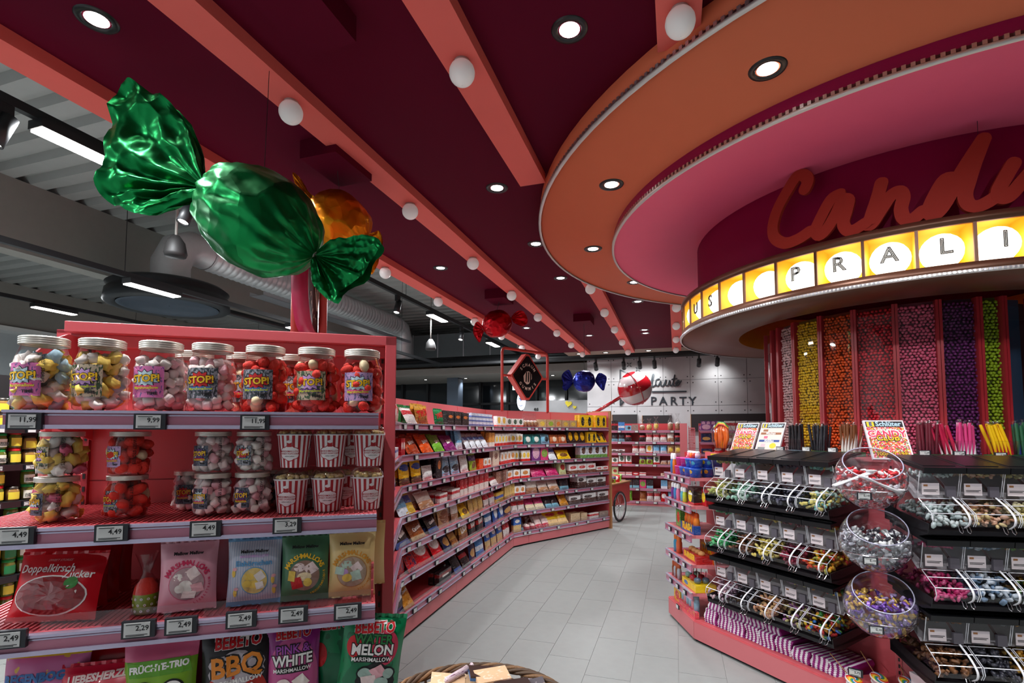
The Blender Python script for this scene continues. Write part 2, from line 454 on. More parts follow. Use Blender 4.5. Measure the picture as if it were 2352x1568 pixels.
# "Candy" script sign hanging in front of the drum
SIGN = mat('candy_sign_paint', (160, 50, 40), 0.6, var=0.03, spec=0.12)
def oncyl(px, py, R, c=RC):
    d = ray(px, py); a = d[0] ** 2 + d[1] ** 2; b = -2 * (d[0] * c.x + d[1] * c.y); k = c.x ** 2 + c.y ** 2 - R * R
    t = (-b - math.sqrt(max(b * b - 4 * a * k, 0))) / (2 * a); return Vector((d[0] * t, d[1] * t, H + d[2] * t))
def smooth_path(P, n=6):
    P = [Vector(p) for p in P]; out = []
    for i in range(len(P) - 1):
        p0 = P[max(i - 1, 0)]; p1 = P[i]; p2 = P[i + 1]; p3 = P[min(i + 2, len(P) - 1)]
        for k in range(n):
            t = k / n
            out.append(0.5 * ((2 * p1) + (-p0 + p2) * t + (2 * p0 - 5 * p1 + 4 * p2 - p3) * t * t + (-p0 + 3 * p1 - 3 * p2 + p3) * t ** 3))
    out.append(P[-1]); return out
def ribbon(mb, path, wid, thick, nrm):
    """flat brush stroke with round ends; nrm(p) = outward normal of the sheet"""
    n = len(path); vs = []; fs = []
    L = []
    for i in range(n):
        t = (path[min(i + 1, n - 1)] - path[max(i - 1, 0)]).normalized(); N = nrm(path[i]); s = t.cross(N).normalized()
        ww = wid[i] if isinstance(wid, list) else wid
        L.append((path[i], s, N, t, ww))
    caps = []
    for (p, s, N, t, ww) in [L[0]]:
        for k in range(1, 5):
            q = math.pi / 2 * k / 5; caps.append((p - t * ww * math.cos(q), s, N, ww * math.sin(q)))
    mid = [(p, s, N, ww) for (p, s, N, t, ww) in L]
    p, s, N, t, ww = L[-1]
    endc = [(p + t * ww * math.sin(math.pi / 2 * k / 5), s, N, ww * math.cos(math.pi / 2 * k / 5)) for k in range(1, 5)]
    allp = caps + mid + endc
    for (p, s, N, ww) in allp:
        ww = max(ww, 0.0005)
        vs += [p + s * ww + N * thick, p - s * ww + N * thick, p - s * ww, p + s * ww]
    m = len(allp)
    for i in range(m - 1):
        a = i * 4; b = a + 4
        for k in range(4): fs.append((a + k, a + (k + 1) % 4, b + (k + 1) % 4, b + k))
    fs.append((0, 3, 2, 1)); e = (m - 1) * 4; fs.append((e, e + 1, e + 2, e + 3))
    mb.add(vs, fs)
candy = empty('candy_script_sign', RC + Vector((0, 0, 2.6)))
tag(candy, 'big coral script lettering sign hanging above the lit letter ring', 'sign')
def cs(x, y): return (1740 + x / 3.843, 280 + y / 3.843)
STROKES = [
    [(430, 600), (455, 530), (425, 480), (360, 490), (280, 610), (190, 780), (150, 930), (170, 1030), (260, 1075), (370, 1040), (470, 975)],
    [(735, 645), (660, 690), (580, 830), (525, 960), (560, 1010), (630, 940), (700, 820), (760, 700), (810, 700), (790, 800), (765, 900), (800, 965), (860, 960), (950, 905)],
    [(1095, 550), (1060, 680), (1010, 830), (985, 920), (1020, 900), (1090, 790), (1180, 660), (1255, 625), (1285, 680), (1265, 780), (1290, 860), (1350, 880), (1450, 800)],
    [(1740, 510), (1650, 520), (1570, 640), (1510, 780), (1540, 840), (1620, 770), (1720, 600), (1800, 440), (1980, 165), (1980, 165)],
    [(1980, 165), (1900, 380), (1850, 540), (1820, 660), (1850, 740), (1920, 760), (2000, 730), (2080, 680)],
    [(2240, 380), (2170, 500), (2110, 620), (2130, 680), (2200, 670), (2300, 560), (2420, 420), (2460, 380)],
    [(2490, 370), (2520, 480), (2560, 560)],
]
SR = 1.565
for si, st in enumerate(STROKES):
    mb = MB(); pts = [oncyl(*cs(x, y), SR) - candy.location for x, y in st]
    ribbon(mb, smooth_path(pts, 5), 0.031 if si else 0.034, 0.022, lambda p: (Vector((p.x, p.y, 0))).normalized())
    mb.build('letter', SIGN, candy)
for px, py in ((1833, 378), (2246, 282)):
    p = oncyl(px, py + 25, SR) - candy.location
    MB().tube([p, Vector((p.x, p.y, ZP - candy.location.z))], 0.0012, 5).build('wire', BLACKM, candy)

# ================================================================== CANDY TOWER
TR_ = 0.927; TZ0, TZ1 = 0.75, 2.30
tower = empty('candy_tube_tower', RC)
tag(tower, 'round tower of glass fronted columns filled with coloured sweets', 'display tower')
POST = mat('dark_red_post', (168, 40, 48), 0.4, var=0.03)
def deg(a): return math.radians(a)
edges = [(-99.0, -92.3), (-80.1, -78.2), (-66.5, -64.2), (-52.8, -51.3), (-39.1, -37.8), (-26.0, -24.5), (-13.6, -12.5), (-5.6, -4.4)]
MB().lathe([(TR_ - .16, TZ0), (TR_ - .16, TZ1)], 64).build('core', mat('tower_core', (60, 20, 34), 0.7), tower)
MB().lathe([(TR_ - .2, TZ0 - .75), (TR_ + .01, TZ0 - .75), (TR_ + .01, TZ0), (TR_ - .2, TZ0)], 64).build('plinth', CORAL, tower)
def post(a, wd):
    for s in (-1, 1):
        M = Matrix.Rotation(deg(a) + math.pi, 4, 'Z')
        o = MB().box(s * wd / 2 - wd * .42, s * wd / 2 + wd * .42, TR_ - .06, TR_ + .012, TZ0, TZ1, 0, M).build('post', POST, tower)
PA = [-112, -97.5, -90.8, -79.1, -65.3, -52.0, -38.4, -25.2, -13.0, -5.0, 8, 21, 34, 47, 60, 73]
for a in PA: post(a, 0.017)
COLS = [None, (40, 70, 96), (236, 190, 186), (246, 190, 20), (240, 90, 26), (214, 24, 44), (244, 104, 136), (110, 34, 104), (158, 190, 30), (46, 66, 96), (226, 180, 20), (200, 60, 20), (170, 20, 30), (206, 74, 100), (66, 18, 62)]
NAMES = ['', 'blue', 'pale grey pink', 'yellow', 'orange', 'dark red', 'raspberry pink', 'dark purple', 'green', 'blue']
rng = np.random.RandomState(5)
for i in range(len(PA) - 1):
    a0, a1 = deg(PA[i] + 0.9), deg(PA[i + 1] - 0.9)
    MB().lathe([(TR_ - .004, TZ0), (TR_ - .004, TZ1)], 6, 0, None, True, a0 - math.pi / 2, a1 - math.pi / 2).build('glass_front', GLASS, tower)
    if i == 0: continue
    col = COLS[i]
    if i in (1, 9):
        MB().lathe([(TR_ - .09, TZ0), (TR_ - .09, TZ1)], 6, 0, None, True, a0 - math.pi / 2, a1 - math.pi / 2).build('blue_backing', mat('blue_backing', (44, 74, 100), 0.5), tower); continue
    if i > 9: continue
    cm = mat('sweet_%d' % i, col, 0.38, var=0.28, scale=40)
    d = 0.0215; nz = int((TZ1 - 1.15) / (d * .9)); pts = []
    na = max(3, int((a1 - a0) * TR_ / d))
    for zi in range(nz):
        for k in range(na + 1):
            a = a0 + (a1 - a0) * (k + (0.5 if zi % 2 else 0.0)) / (na + .5)
            r = TR_ - .022 + rng.uniform(-.006, .004)
            p = ang_pt(a + rng.uniform(-.004, .004), r, 1.15 + zi * d * .9 + rng.uniform(-.003, .003)); pts.append(tuple(p))
    me = heap_mesh('sweets_column', cm, pts, ICO1, rng.uniform(.0096, .0122, len(pts)), i, (1.15, .9, .95))
    o = link('sweets_column', me, tower); o['kind'] = 'stuff'; o['label'] = 'column of %s round sweets' % NAMES[i]
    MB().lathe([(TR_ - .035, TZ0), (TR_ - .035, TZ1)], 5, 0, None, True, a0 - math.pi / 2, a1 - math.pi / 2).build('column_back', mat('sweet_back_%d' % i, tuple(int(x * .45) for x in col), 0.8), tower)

# ================================================================== DOWNLIGHTS
def lamp_data(kind, energy, **kw):
    L = bpy.data.lights.new('lamp_light', kind); L.energy = energy
    for k, x in kw.items(): setattr(L, k, x)
    return L
DLm = [MB().lathe([(0.082, 0.0), (0.078, -0.006), (0.056, -0.007), (0.045, 0.012)], 28).mesh('bezel', BLACK),
       MB().lathe([(0.001, 0.008), (0.045, 0.008), (0.045, 0.02)], 20).mesh('lens', LAMP)]
def downlight(p, label, group, e=1.0, aim=None):
    o = empty('recessed_downlight', p); tag(o, label, 'downlight', group)
    link('bezel', DLm[0], o); link('lens', DLm[1], o, (0, 0, -.010))
    L = lamp_data('SPOT', SPOT_W * e, spot_size=math.radians(110 if aim is None else 78), spot_blend=0.75, shadow_soft_size=0.04, color=(0.97, 0.98, 1.0))
    l = bpy.data.objects.new('lamp_light', L); COL.objects.link(l); l.parent = o; l.location = (0, 0, -0.03)
    if aim is not None: l.rotation_euler = (Vector(aim) - Vector(p)).to_track_quat('-Z', 'Y').to_euler()     # gimbal lamps are turned toward the shelves
    return o
AIM = {1: B(-1.95, 3.7, .7), 2: B(-1.95, 4.9, .7), 3: B(-1.95, 6.0, .7), 9: (.87, 7.46, .7), 6: (1.3, 7.9, .8), 0: (-1.0, 1.3, 1.2)}
DLN = ['nearest downlight in the dark red ceiling, above the green foil sweet', 'downlight in the dark red ceiling left of the orange step, first of three', 'downlight in the dark red ceiling touching the edge of the orange step', 'downlight in the dark red ceiling below the orange step, beside the second beam', 'downlight in the dark red ceiling between the first beams, behind the foil sweets', 'downlight in the dark red ceiling beside the red foil sweet', 'downlight in the dark red ceiling above the blue foil sweet', 'front one of two close downlights in the far dark red ceiling', 'rear one of two close downlights in the far dark red ceiling', 'downlight in the dark red ceiling just below the orange rim before the tower']
for dli, (wc, v) in enumerate([(-2.36, 1.47), (-1.22, 3.45), (-1.24, 4.62), (-1.25, 5.76), (-2.42, 5.0), (-2.43, 8.41), (-1.51, 9.44), (-0.50, 9.2), (-0.5, 9.52), (-0.47, 7.14)]):
    px = B(wc, v, ZC)
    downlight(px, DLN[dli], 'downlights in the dark red ceiling', 1.35 if dli in AIM else 1.0, AIM.get(dli))
downlight(B(-0.42, 2.15, ZC), 'large black rimmed downlight in dark red ceiling left of the orange step', 'downlights in the dark red ceiling')
for dli, (wc, v) in enumerate([(-2.4, -0.6), (-1.25, 0.6), (-1.25, -1.4), (-0.45, -0.6), (0.55, 0.55), (0.6, -1.2), (1.5, 0.3), (2.5, 0.4), (-2.0, 0.35)]):  # added downlights out of view, there to light the near shelves and stand
    downlight(B(wc, v, ZC), '%s unseen downlight added in the dark red ceiling to light the foreground' % ORD[dli], 'downlights in the dark red ceiling', .45 if v < -.3 else 1.6 if dli in (1, 8) else 1.1, {1: (-.6, 1.2, 1.25), 8: (-1.0, 1.15, 1.25), 4: (1.7, 2.9, .7), 6: (2.4, 2.4, .7)}.get(dli))
cw, cv = wv(OC)
for k in range(13):
    a = math.radians(-124 + 27.7 * k); p = B(cw + 2.53 * math.cos(a), cv + 2.53 * math.sin(a), ZO)
    downlight(p, '%s downlight around the orange ceiling step, counted from the top middle toward the tower' % ORD[(13 - k) % 13], 'downlights in the orange ceiling step', 1.0, {0: (2.1, 2.5, .8), 12: (1.6, 3.2, .7), 11: (1.35, 3.9, .7)}.get(k))
for dli, wc in enumerate((-2.1, -1.49, -0.55, 0.4)):
    downlight(B(wc, VEND + .28, ZC), '%s small downlight from left in the beige strip before the concrete wall' % ORD[dli], 'downlights in the beige strip')
# junction boxes for the hanging sweets
for i, (px, py) in enumerate([(775, 372), (1147, 683), (1341, 735), (690, 5)]):
    p = atz(px, py, ZC - .06)
    o = MB().box(-.13, .13, -.19, .19, -.055, .058).build('ceiling_box', BURG, None, p, RB)
    tag(o, 'dark red painted ceiling box above the %s' % ['orange foil sweet', 'red foil sweet', 'blue foil sweet', 'green foil sweet'][i], 'ceiling box')

# ================================================================== HALL BEYOND THE CANDY CEILING (left)
ROOF = mat('grey_trapezoid_roof', (172, 173, 170), 0.6, 0.1)
GIRD = mat('off_white_girder', (150, 146, 140), 0.7)
ZRF = 5.0
rm = MB(); per = 0.36; v = -1.0; prof = []
while v < 19:
    prof += [(v, 0), (v + .10, 0), (v + .14, -.09), (v + .32, -.09)]; v += per
vs = []; fs = []
for (pv, pz) in prof: vs += [(-15.5, pv, ZRF + pz), (-2.5, pv, ZRF + pz)]
for i in range(len(prof) - 1): fs.append((2 * i, 2 * i + 1, 2 * i + 3, 2 * i + 2))
rm.add(vs, fs); structure(rm.build('ceiling_hall_roof', ROOF, None, (0, 0, 0), RB), 'grey trapezoid sheet roof of the market hall')
structure(MB().box(-8.75, -8.45, -1, 19, 3.93, ZRF - .09).build('beam_hall_girder', GIRD, None, (0, 0, 0), RB), 'long off-white girder under the hall roof')
structure(MB().box(-5.6, -3.4, -1, 2.35, ZRF - .25, ZRF - .1).build('ceiling_light_panel', mat('pale_roof_panel', (188, 188, 184), .7), None, (0, 0, 0), RB), 'pale flat roof panel')
WALLL = mat('pale_blue_wall', (188, 196, 200), 0.75)
structure(MB().box(-15.3, -15.0, -2, 19, 0, 3.9).build('wall_left', WALLL, None, (0, 0, 0), RB))
structure(MB().box(-15.2, -14.6, -2, 19, 3.9, ZRF - .09).build('wall_left_upper', GIRD, None, (0, 0, 0), RB))
structure(MB().box(-15.0, -14.5, -2, 19, 3.80, 3.9).build('trim_3', WHITE, None, (0, 0, 0), RB), 'white ledge along the far hall wall')
BRN = mat('dark_timber_wall', (92, 60, 36), 0.7, var=0.2, scale=4)
far = structure(MB().box(-15, -2.2, 18.6, 19, 0, ZRF).build('wall_far', BRN, None, (0, 0, 0), RB))
for k in range(8):
    MB().box(-14.5 + k * 1.5, -14.44 + k * 1.5, 18.56, 18.6, 2.4, ZRF - .1).build('plank', BRN, far)
structure(MB().box(-15.3, 12, -3.0, -2.7, 0, ZRF).build('wall_back', WALLL, None, (0, 0, 0), RB))
structure(MB().box(9, 9.3, -3, 19, 0, ZC).build('wall_right', mat('right_wall_paint', (150, 120, 118), .7), None, (0, 0, 0), RB))
structure(MB().box(WL - .08, WL - .06, -2.5, VEND, ZC, ZRF).build('wall_bulkhead', GIRD, None, (0, 0, 0), RB), 'upstand above the edge of the dark red ceiling')

LINM = [MB().box(-.07, .07, -.31, .31, .0, .06).mesh('housing', BLACKM), None]
def led_mesh():
    mb = MB()
    for r in range(3):
        for k in range(22):
            x = -.044 + r * .044; y = -.285 + k * .0271
            mb.box(x - .019, x + .019, y - .012, y + .012, -.012, .0)
    return mb.mesh('led_lens', LAMP)
LINM[1] = led_mesh()
def linear(wc, v, z, label, e=1.0):
    o = empty('linear_track_lamp', B(wc, v, z), RB); tag(o, label, 'lamp', 'linear lamps on the hall tracks')
    link('housing', LINM[0], o); link('led_lens', LINM[1], o)
    L = lamp_data('AREA', TRACK_W * e, shape='RECTANGLE', size=0.13, size_y=0.6, color=(0.93, 0.97, 1.0))
    l = bpy.data.objects.new('lamp_light', L); COL.objects.link(l); l.parent = o; l.location = (0, 0, -.02)
    return o
SPM = [MB().lathe([(0.001, .11), (.045, .11), (.05, -.10), (.042, -.10), (.040, -.08)], 20).mesh('spot_body', BLACKM), MB().lathe([(.001, -.085), (.041, -.085)], 20).mesh('spot_lens', LAMP)]
def spot(wc, v, z, label, tilt=(-0.35, 0.0, 0), e=0.0):
    o = empty('track_spot', B(wc, v, z), RB); tag(o, label, 'spotlight', 'spotlights on the hall tracks')
    b = link('spot_body', SPM[0], o, (0, 0, -.18), tilt); link('spot_lens', SPM[1], b)
    MB().box(-.02, .02, -.05, .05, -.09, 0).build('bracket', BLACKM, o)
    if e:
        L = lamp_data('SPOT', e, spot_size=math.radians(110), spot_blend=1.0, shadow_soft_size=.04); l = bpy.data.objects.new('lamp_light', L); COL.objects.link(l); l.parent = b; l.location = (0, 0, -.12)
    return o
ZT = 3.55
def track(wc, label, v0=-1, v1=18.5, z=ZT):
    o = MB().box(-.025, .025, v0, v1, 0, .06).build('light_track', BLACKM, None, B(wc, 0, z), RB); tag(o, label, 'light track')
    for v in range(1, int(v1), 3):
        MB().tube([(0, v, .05), (0, v, ZRF - z - .05)], .004, 5).build('hanger', BLACKM, o)
    return o
W1 = wratio(400, 428) * (ZT - H); ZT2 = 3.2; W2 = wratio(300, 640) * (ZT2 - H); W3 = wratio(150, 710) * (ZT - H)
track(W1, 'black light track beside the dark red ceiling edge'); track(W2, 'black light track crossing in front of the round air diffuser', v1=11.9, z=ZT2); track(W3, 'black light track farthest toward the pale hall wall')
VW = 12.6
def w_at(px, py, vpl):
    p = onplane(px, py, B(0, vpl, 0), VU); return wv(p)[0], p.z
wl = w_at(1348, 828, VW)[0]
def v_at(px, py, z): return wv(atz(px, py, z))[1]
linear(W1, v_at(180, 335, ZT), ZT - .06, 'long bright lamp on the track beside the red ceiling, near end')
linear(W1, v_at(990, 724, ZT), ZT - .06, 'bright lamp on the track beside the red ceiling, halfway down')
linear(W1, v_at(1115, 786, ZT), ZT - .06, 'bright lamp on the track just under the red foil sweet')
linear(W2, v_at(350, 655, ZT2), ZT2 - .06, 'bright lamp in front of the round black air diffuser')
linear(W2, v_at(668, 752, ZT2), ZT2 - .06, 'bright lamp seen between the posts of the round sign')
linear(W3, v_at(110, 707, ZT), ZT - .06, 'bright lamp low on the track farthest from the candy ceiling')
linear(W3, v_at(1000, 838, ZT), ZT - .06, 'small bright lamp beyond the corner of the near shelf')
linear(W1, -.5, ZT - .06, 'bright track lamp above the near end of the hall'); linear(W2, 1.6, ZT2 - .06, 'bright track lamp over the jar shelves', 1.2); linear(W3, 2.5, ZT - .06, 'bright track lamp over the jar shelves near the wall')
spot(W1, v_at(12, 235, ZT), ZT, 'black spotlight at the near end of the hall track', (-0.3, .15, 0))
spot(W1, v_at(420, 445, ZT), ZT, 'black spotlight under the green foil wrapper end')
spot(W1, v_at(895, 680, ZT), ZT, 'black spotlight on the track beyond the spiral duct')
spot(W1, v_at(1050, 750, ZT), ZT, 'black spotlight on the track before the timber wall')
# spiral duct with elbow, round diffuser
DUCT = mat('galvanised_duct', (226, 226, 228), 0.42, 0.55, var=0.08)
dw, dz_ = -7.35, 4.42
duct = empty('spiral_air_duct', B(dw, 6.2, dz_)); tag(duct, 'galvanised spiral air duct with elbow above the round diffuser', 'air duct')
dm_ = MB(); path = []; n = 150
pr = []
v0, v1 = 6.35, 12.4
for i in range(n + 1):
    pr.append(.25 + (.022 if i % 3 == 0 else 0.0))
dm_.tube([B(dw, v0 + (v1 - v0) * i / n, dz_) - duct.location for i in range(n + 1)], pr, 20, caps=False); dm_.build('spiral_pipe', DUCT, duct)
el = [B(dw, v0 + .02, dz_), B(dw, v0 - .25, dz_), B(dw, v0 - .48, dz_ - .12), B(dw, v0 - .58, dz_ - .35), B(dw, v0 - .58, dz_ - .62)]
MB().tube([p - duct.location for p in el], .265, 20, caps=False).build('elbow', DUCT, duct)
el2 = [B(dw, v1, dz_), B(dw, v1 + .25, dz_ - .05), B(dw, v1 + .4, dz_ - .3), B(dw, v1 + .4, dz_ - .9)]
MB().tube([p - duct.location for p in el2], .26, 20, caps=False).build('elbow', DUCT, duct)
dfp = B(dw, v0 - .58, 3.46)
df = empty('round_air_diffuser', dfp); tag(df, 'large round black ceiling air diffuser hanging from the duct', 'air diffuser')
MB().lathe([(.26, .36), (.30, .30), (.72, .26), (.80, .20), (.74, .16), (.80, .10), (.82, -.05), (.78, -.08), (.70, -.08), (.66, -.05)], 48).build('housing', mat('black_diffuser', (26, 28, 32), .45), df)
MB().lathe([(.01, -.05), (.60, -.05), (.62, -.075), (.66, -.07)], 40).build('face_plate', mat('dark_blue_plate', (52, 64, 78), .4), df)
sp_ = MB(); q0 = B(dw - .0, v0 - .58, 3.9); 
# hanging loudspeakers
SPK = mat('dark_loudspeaker', (30, 28, 28), .6)
def pendant(p, top, label):
    o = empty('pendant_loudspeaker', p); tag(o, label, 'loudspeaker')
    MB().lathe([(.001, .17), (.03, .165), (.075, .10), (.095, 0), (.085, -.03), (.001, -.035)], 20).build('body', SPK, o)
    MB().tube([(0, 0, .16), (0, 0, top - p.z)], .012, 6).build('rod', GIRD, o)
pendant(aty(403, 582, 4.6), ZRF - .1, 'egg shaped dark loudspeaker on rod before the duct elbow')
pendant(aty(989, 800, 9.0), ZRF - .1, 'egg shaped dark loudspeaker on rod beyond the near shelf')
# cable tray and pipes
for i, (wc, z, r, lab) in enumerate([(-7.9, 3.72, .05, 'black pipe run under the girder'), (-7.6, 3.62, .045, 'lower black pipe run under the girder')]):
    o = MB().tube([(0, 7.0, 0), (0, 12.0, 0)], r, 10).build('service_pipe', BLACKM, None, B(wc, 0, z), RB); tag(o, lab, 'pipe')
ct = MB().box(-.15, .15, 7, 12.2, 0, .006).box(-.15, -.145, 7, 12.2, 0, .07).box(.145, .15, 7, 12.2, 0, .07)
o = ct.build('cable_tray', SILVER, None, B(-6.9, 0, 3.85), RB); tag(o, 'perforated metal cable tray running beside the duct', 'cable tray')

# ================================================================== FAR END: duct, glazing, concrete wall
VG = 15.5
o = MB().box(-8.4, -1.6, 13.6, 14.4, 3.62, 4.35).build('rectangular_air_duct', mat('grey_duct', (122, 128, 132), .5, .5), None, (0, 0, 0), RB); tag(o, 'wide grey rectangular air duct across the far hall', 'air duct')
for k in range(9):
    MB().box(-8.3 + k * .82, -8.27 + k * .82, 13.58, 13.6, 3.6, 4.37).build('flange', SILVER, o)
for i, (z, v, r) in enumerate([(3.42, 12.5, .07), (3.32, 12.3, .06), (3.28, 12.45, .05)]):
    o = MB().tube([(-8.4, 0, 0), (6, 0, 0)], r, 10).build('service_pipe', BLACKM, None, B(0, v, z), RB); tag(o, ['upper black pipe across the far hall', 'lower black pipe in front of the glazing', 'thin black pipe behind the beige strip'][i], 'pipe')
o = MB().box(-8.4, wl - .1, 12.8, 13.1, 3.46, 3.5).build('cable_tray', SILVER, None, (0, 0, 0), RB); tag(o, 'silver cable tray crossing the far hall', 'cable tray')
o = MB().box(-10, 5, -.03, .03, 0, .06).build('light_track', BLACKM, None, B(0, 12.05, 3.2), RB); tag(o, 'black track with small spots before the concrete wall', 'light track')
for k, px in enumerate((1377, 1440, 1475, 1507, 1600, 1637)):
    pp = wv(aty(px, 835, 12.6))[0]
    spot(pp, 12.05, 3.2, 'small black wall spot before the concrete wall, number %s from the hall' % BN[k], (.95, 0, 0), 15 if k != 4 else 0)
DARKG = mat('dark_glazing', (26, 30, 34), 0.08, 0.0, var=0.02, spec=0.8)
gz = structure(MB().box(-12, -0.9, VG + .1, VG + .15, 0, 3.1).build('window_1', DARKG, None, (0, 0, 0), RB), 'dark glazed front of the far shops')
for k in range(12):
    MB().box(-11.8 + k * .95, -11.73 + k * .95, VG, VG + .1, 0, 3.1).build('mullion', BLACKM, gz)
MB().box(-12, -.9, VG, VG + .1, 2.35, 2.42).build('mullion', BLACKM, gz)
structure(MB().box(-12, -.9, VG - 2.2, VG + .2, 3.1, 3.3).build('ceiling_far_soffit', GIRD, None, (0, 0, 0), RB), 'pale soffit over the dark glazing')
for k in range(5):
    downlight(B(-7.4 + k * 1.35, VG - 1.2, 3.1), '%s small downlight from left in the pale soffit over the dark glazing' % ORD[k], 'downlights in the far soffit', .5)
o = MB().box(-.18, .18, -.18, .18, 0, 3.1).build('pillar', mat('blue_grey_pillar', (70, 82, 96), .6), None, B(wv(aty(1000, 890, 14.2))[0], 14.2, 0), RB); structure(o, 'blue grey pillar in front of the dark glazing')
for k, (px, py) in enumerate([(1003, 902), (1046, 910), (1085, 916), (1115, 900)]):
    pass
CONC = mat('concrete_panel', (178, 178, 180), 0.75, var=0.14, scale=3.5, bump=.05, bscale=40)
VW = 12.6
def w_at(px, py, vpl):
    p = onplane(px, py, B(0, vpl, 0), VU); return wv(p)[0], p.z
wl, zt = w_at(1348, 828, VW); wr_, _ = w_at(2000, 828, VW)
cw_ = structure(MB().box(wl, 8.9, VW + .02, VW + .2, 0, 3.3).build('wall_concrete', mat('concrete_joint', (110, 110, 112), .8), None, (0, 0, 0), RB), 'concrete panel wall with dark lettering')
xj = [wl] + [w_at(x, 880, VW)[0] for x in (1404, 1462, 1523, 1585, 1650, 1716)]
pw_ = (xj[-1] - xj[1]) / 5
xs = [wl, xj[1]] + [xj[1] + pw_ * k for k in range(1, 14)]
zs = [1.0] + [w_at(1460, y, VW)[1] for y in (933, 875)] + [3.3]
zs = [0.2, 1.1] + sorted(zs[1:3]) + [3.3]
for i in range(len(xs) - 1):
    for j in range(len(zs) - 1):
        if xs[i + 1] > 8.9: continue
        pn = MB().box(xs[i] + .004, xs[i + 1] - .004, VW, VW + .02, zs[j] + .004, zs[j + 1] - .004)
        for a in (.1, .9):
            for b_ in ((.12, .88) if zs[j+1] - zs[j] > .3 else (.5,)):
                x = xs[i] + (xs[i + 1] - xs[i]) * a; z = zs[j] + (zs[j + 1] - zs[j]) * b_
                pn.box(x - .012, x + .012, VW - .002, VW + .001, z - .012, z + .012, 1)
        pn.build('concrete_panel', [CONC, BLACKM], cw_)
SGN = mat('dark_grey_lettering', (52, 60, 66), .4, .3)
sg = empty('wall_lettering_sign', B(*(lambda a: (a[0], VW - .0))(w_at(1540, 900, VW)), 2.0), RB)
tag(sg, 'dark metal lettering and triangle logo on the concrete wall', 'sign')
def wp(x, y):   # crop pixel -> local point of sign on wall
    px, py = 1080 + x / 4.055, 680 + y / 4.055
    a, z = w_at(px, py, VW); q = B(a, VW - .01, z) - sg.location
    return Vector((q.dot(WN), q.dot(VU), q.z))
def wstroke(pts, wd, name='letter', n=5):
    mb = MB(); ribbon(mb, smooth_path([wp(*p) for p in pts], n), wd, .02, lambda p: Vector((0, -1, 0))); mb.build(name, SGN, sg)
k1 = (wp(100, 0) - wp(0, 0)).x / 100     # metres per crop pixel
for st in [[(1690, 845), (1700, 790), (1712, 735), (1700, 735), (1690, 800), (1700, 840), (1730, 825)], [(1760, 770), (1735, 780), (1728, 820), (1750, 835), (1775, 790), (1775, 830), (1800, 832), (1822, 780)],
           [(1822, 780), (1818, 825), (1840, 830), (1858, 785), (1858, 825), (1880, 828), (1905, 735)], [(1905, 735), (1890, 820), (1915, 835), (1935, 800)], [(1880, 775), (1925, 768)], [(1912, 815), (1945, 800), (1940, 785), (1918, 800), (1918, 830), (1940, 830), (1965, 790)]]:
    wstroke(st, 4.5 * k1)
wstroke([(1695, 890), (2010, 887)], 5 * k1, 'rule', 1)
for s_, (x0, x1) in zip('PARTY', [(1675, 1740), (1755, 1840), (1860, 1930), (1945, 2020), (2030, 2110)]):
    a, b_ = wp(x0, 1018), wp(x1, 940); 
    hgt = b_.z - a.z
    text(s_, hgt * 1.38, SGN, sg, ((a.x + b_.x) / 2, -.012, (a.z + b_.z) / 2), bold=0.02, extrude=.012)
wstroke([(1400, 690), (1400, 1015)], 5 * k1, 'logo_stroke', 1); wstroke([(1400, 690), (1475, 720)], 5 * k1, 'logo_stroke', 1); wstroke([(1400, 1015), (1430, 980)], 5 * k1, 'logo_stroke', 1); wstroke([(1400, 940), (1430, 985)], 4 * k1, 'logo_stroke', 1)
for cx_, cy_ in ((1481, 640), (1563, 683)):
    for a in (45, 135, 225, 315):
        dx, dy = math.cos(math.radians(a)), math.sin(math.radians(a)); wstroke([(cx_ + dx * 9, cy_ + dy * 9), (cx_ + dx * 26, cy_ + dy * 24)], 3 * k1, 'sparkle', 1)
# grey shop wall with hearts, lit oval sign, left of the concrete wall
VH = 14.8
a, z = w_at(1300, 925, VH)
hw = structure(MB().box(w_at(1200, 920, VH)[0], w_at(1360, 920, VH)[0], VH, VH + .1, 0, w_at(1300, 919, VH)[1]).build('wall_cafe', CONC, None, (0, 0, 0), RB), 'pale grey shop wall with yellow hearts')
HEART = mat('yellow_heart', (236, 214, 40), .5)
def heart(px, py, s, lab):
    a, z = w_at(px, py, VH)
    pts = []
    for k in range(28):
        t = 2 * math.pi * k / 28
        pts.append((16 * math.sin(t) ** 3 / 16 * s, (13 * math.cos(t) - 5 * math.cos(2 * t) - 2 * math.cos(3 * t) - math.cos(4 * t)) / 16 * s))
    o = MB().prism(pts, 0, .03).build('heart_decor', HEART, None, B(a, VH - .005, z), (math.pi / 2, 0.15, -ANG)); tag(o, lab, 'wall heart')
heart(1306, 927, .10, 'larger yellow heart on the pale grey shop wall'); heart(1320, 935, .055, 'smaller yellow heart below the larger one on the shop wall')
a, z = w_at(1232, 939, VH); hg = empty('shop_wall_lettering', B(a, VH - .02, z), RB); tag(hg, 'black script letters on the pale grey shop wall', 'lettering'); text('es', .17, INK, hg, (0, 0, 0), bold=.03)
p = aty(1198, 921, 13.0)
ov = empty('lit_oval_sign', p, RB); tag(ov, 'lit white oval sign with a blue figure behind the diamond sign', 'sign')
MB().lathe([(.001, 0), (.105, 0), (.115, .02), (.105, .05), (.001, .05)], 28, 0, Matrix.Scale(2.05, 4, Vector((0, 1, 0)))).build('oval_face', mat('lit_oval', (214, 228, 244), .4, emit=1.2), ov, (0, 0, 0), (math.pi / 2, 0, 0))
MB().tube([(0, .06, .2), (0, .06, -p.z)], .02, 8).build('pole', BLACKM, ov)
BLUEI = mat('blue_ink', (52, 66, 120), .5)
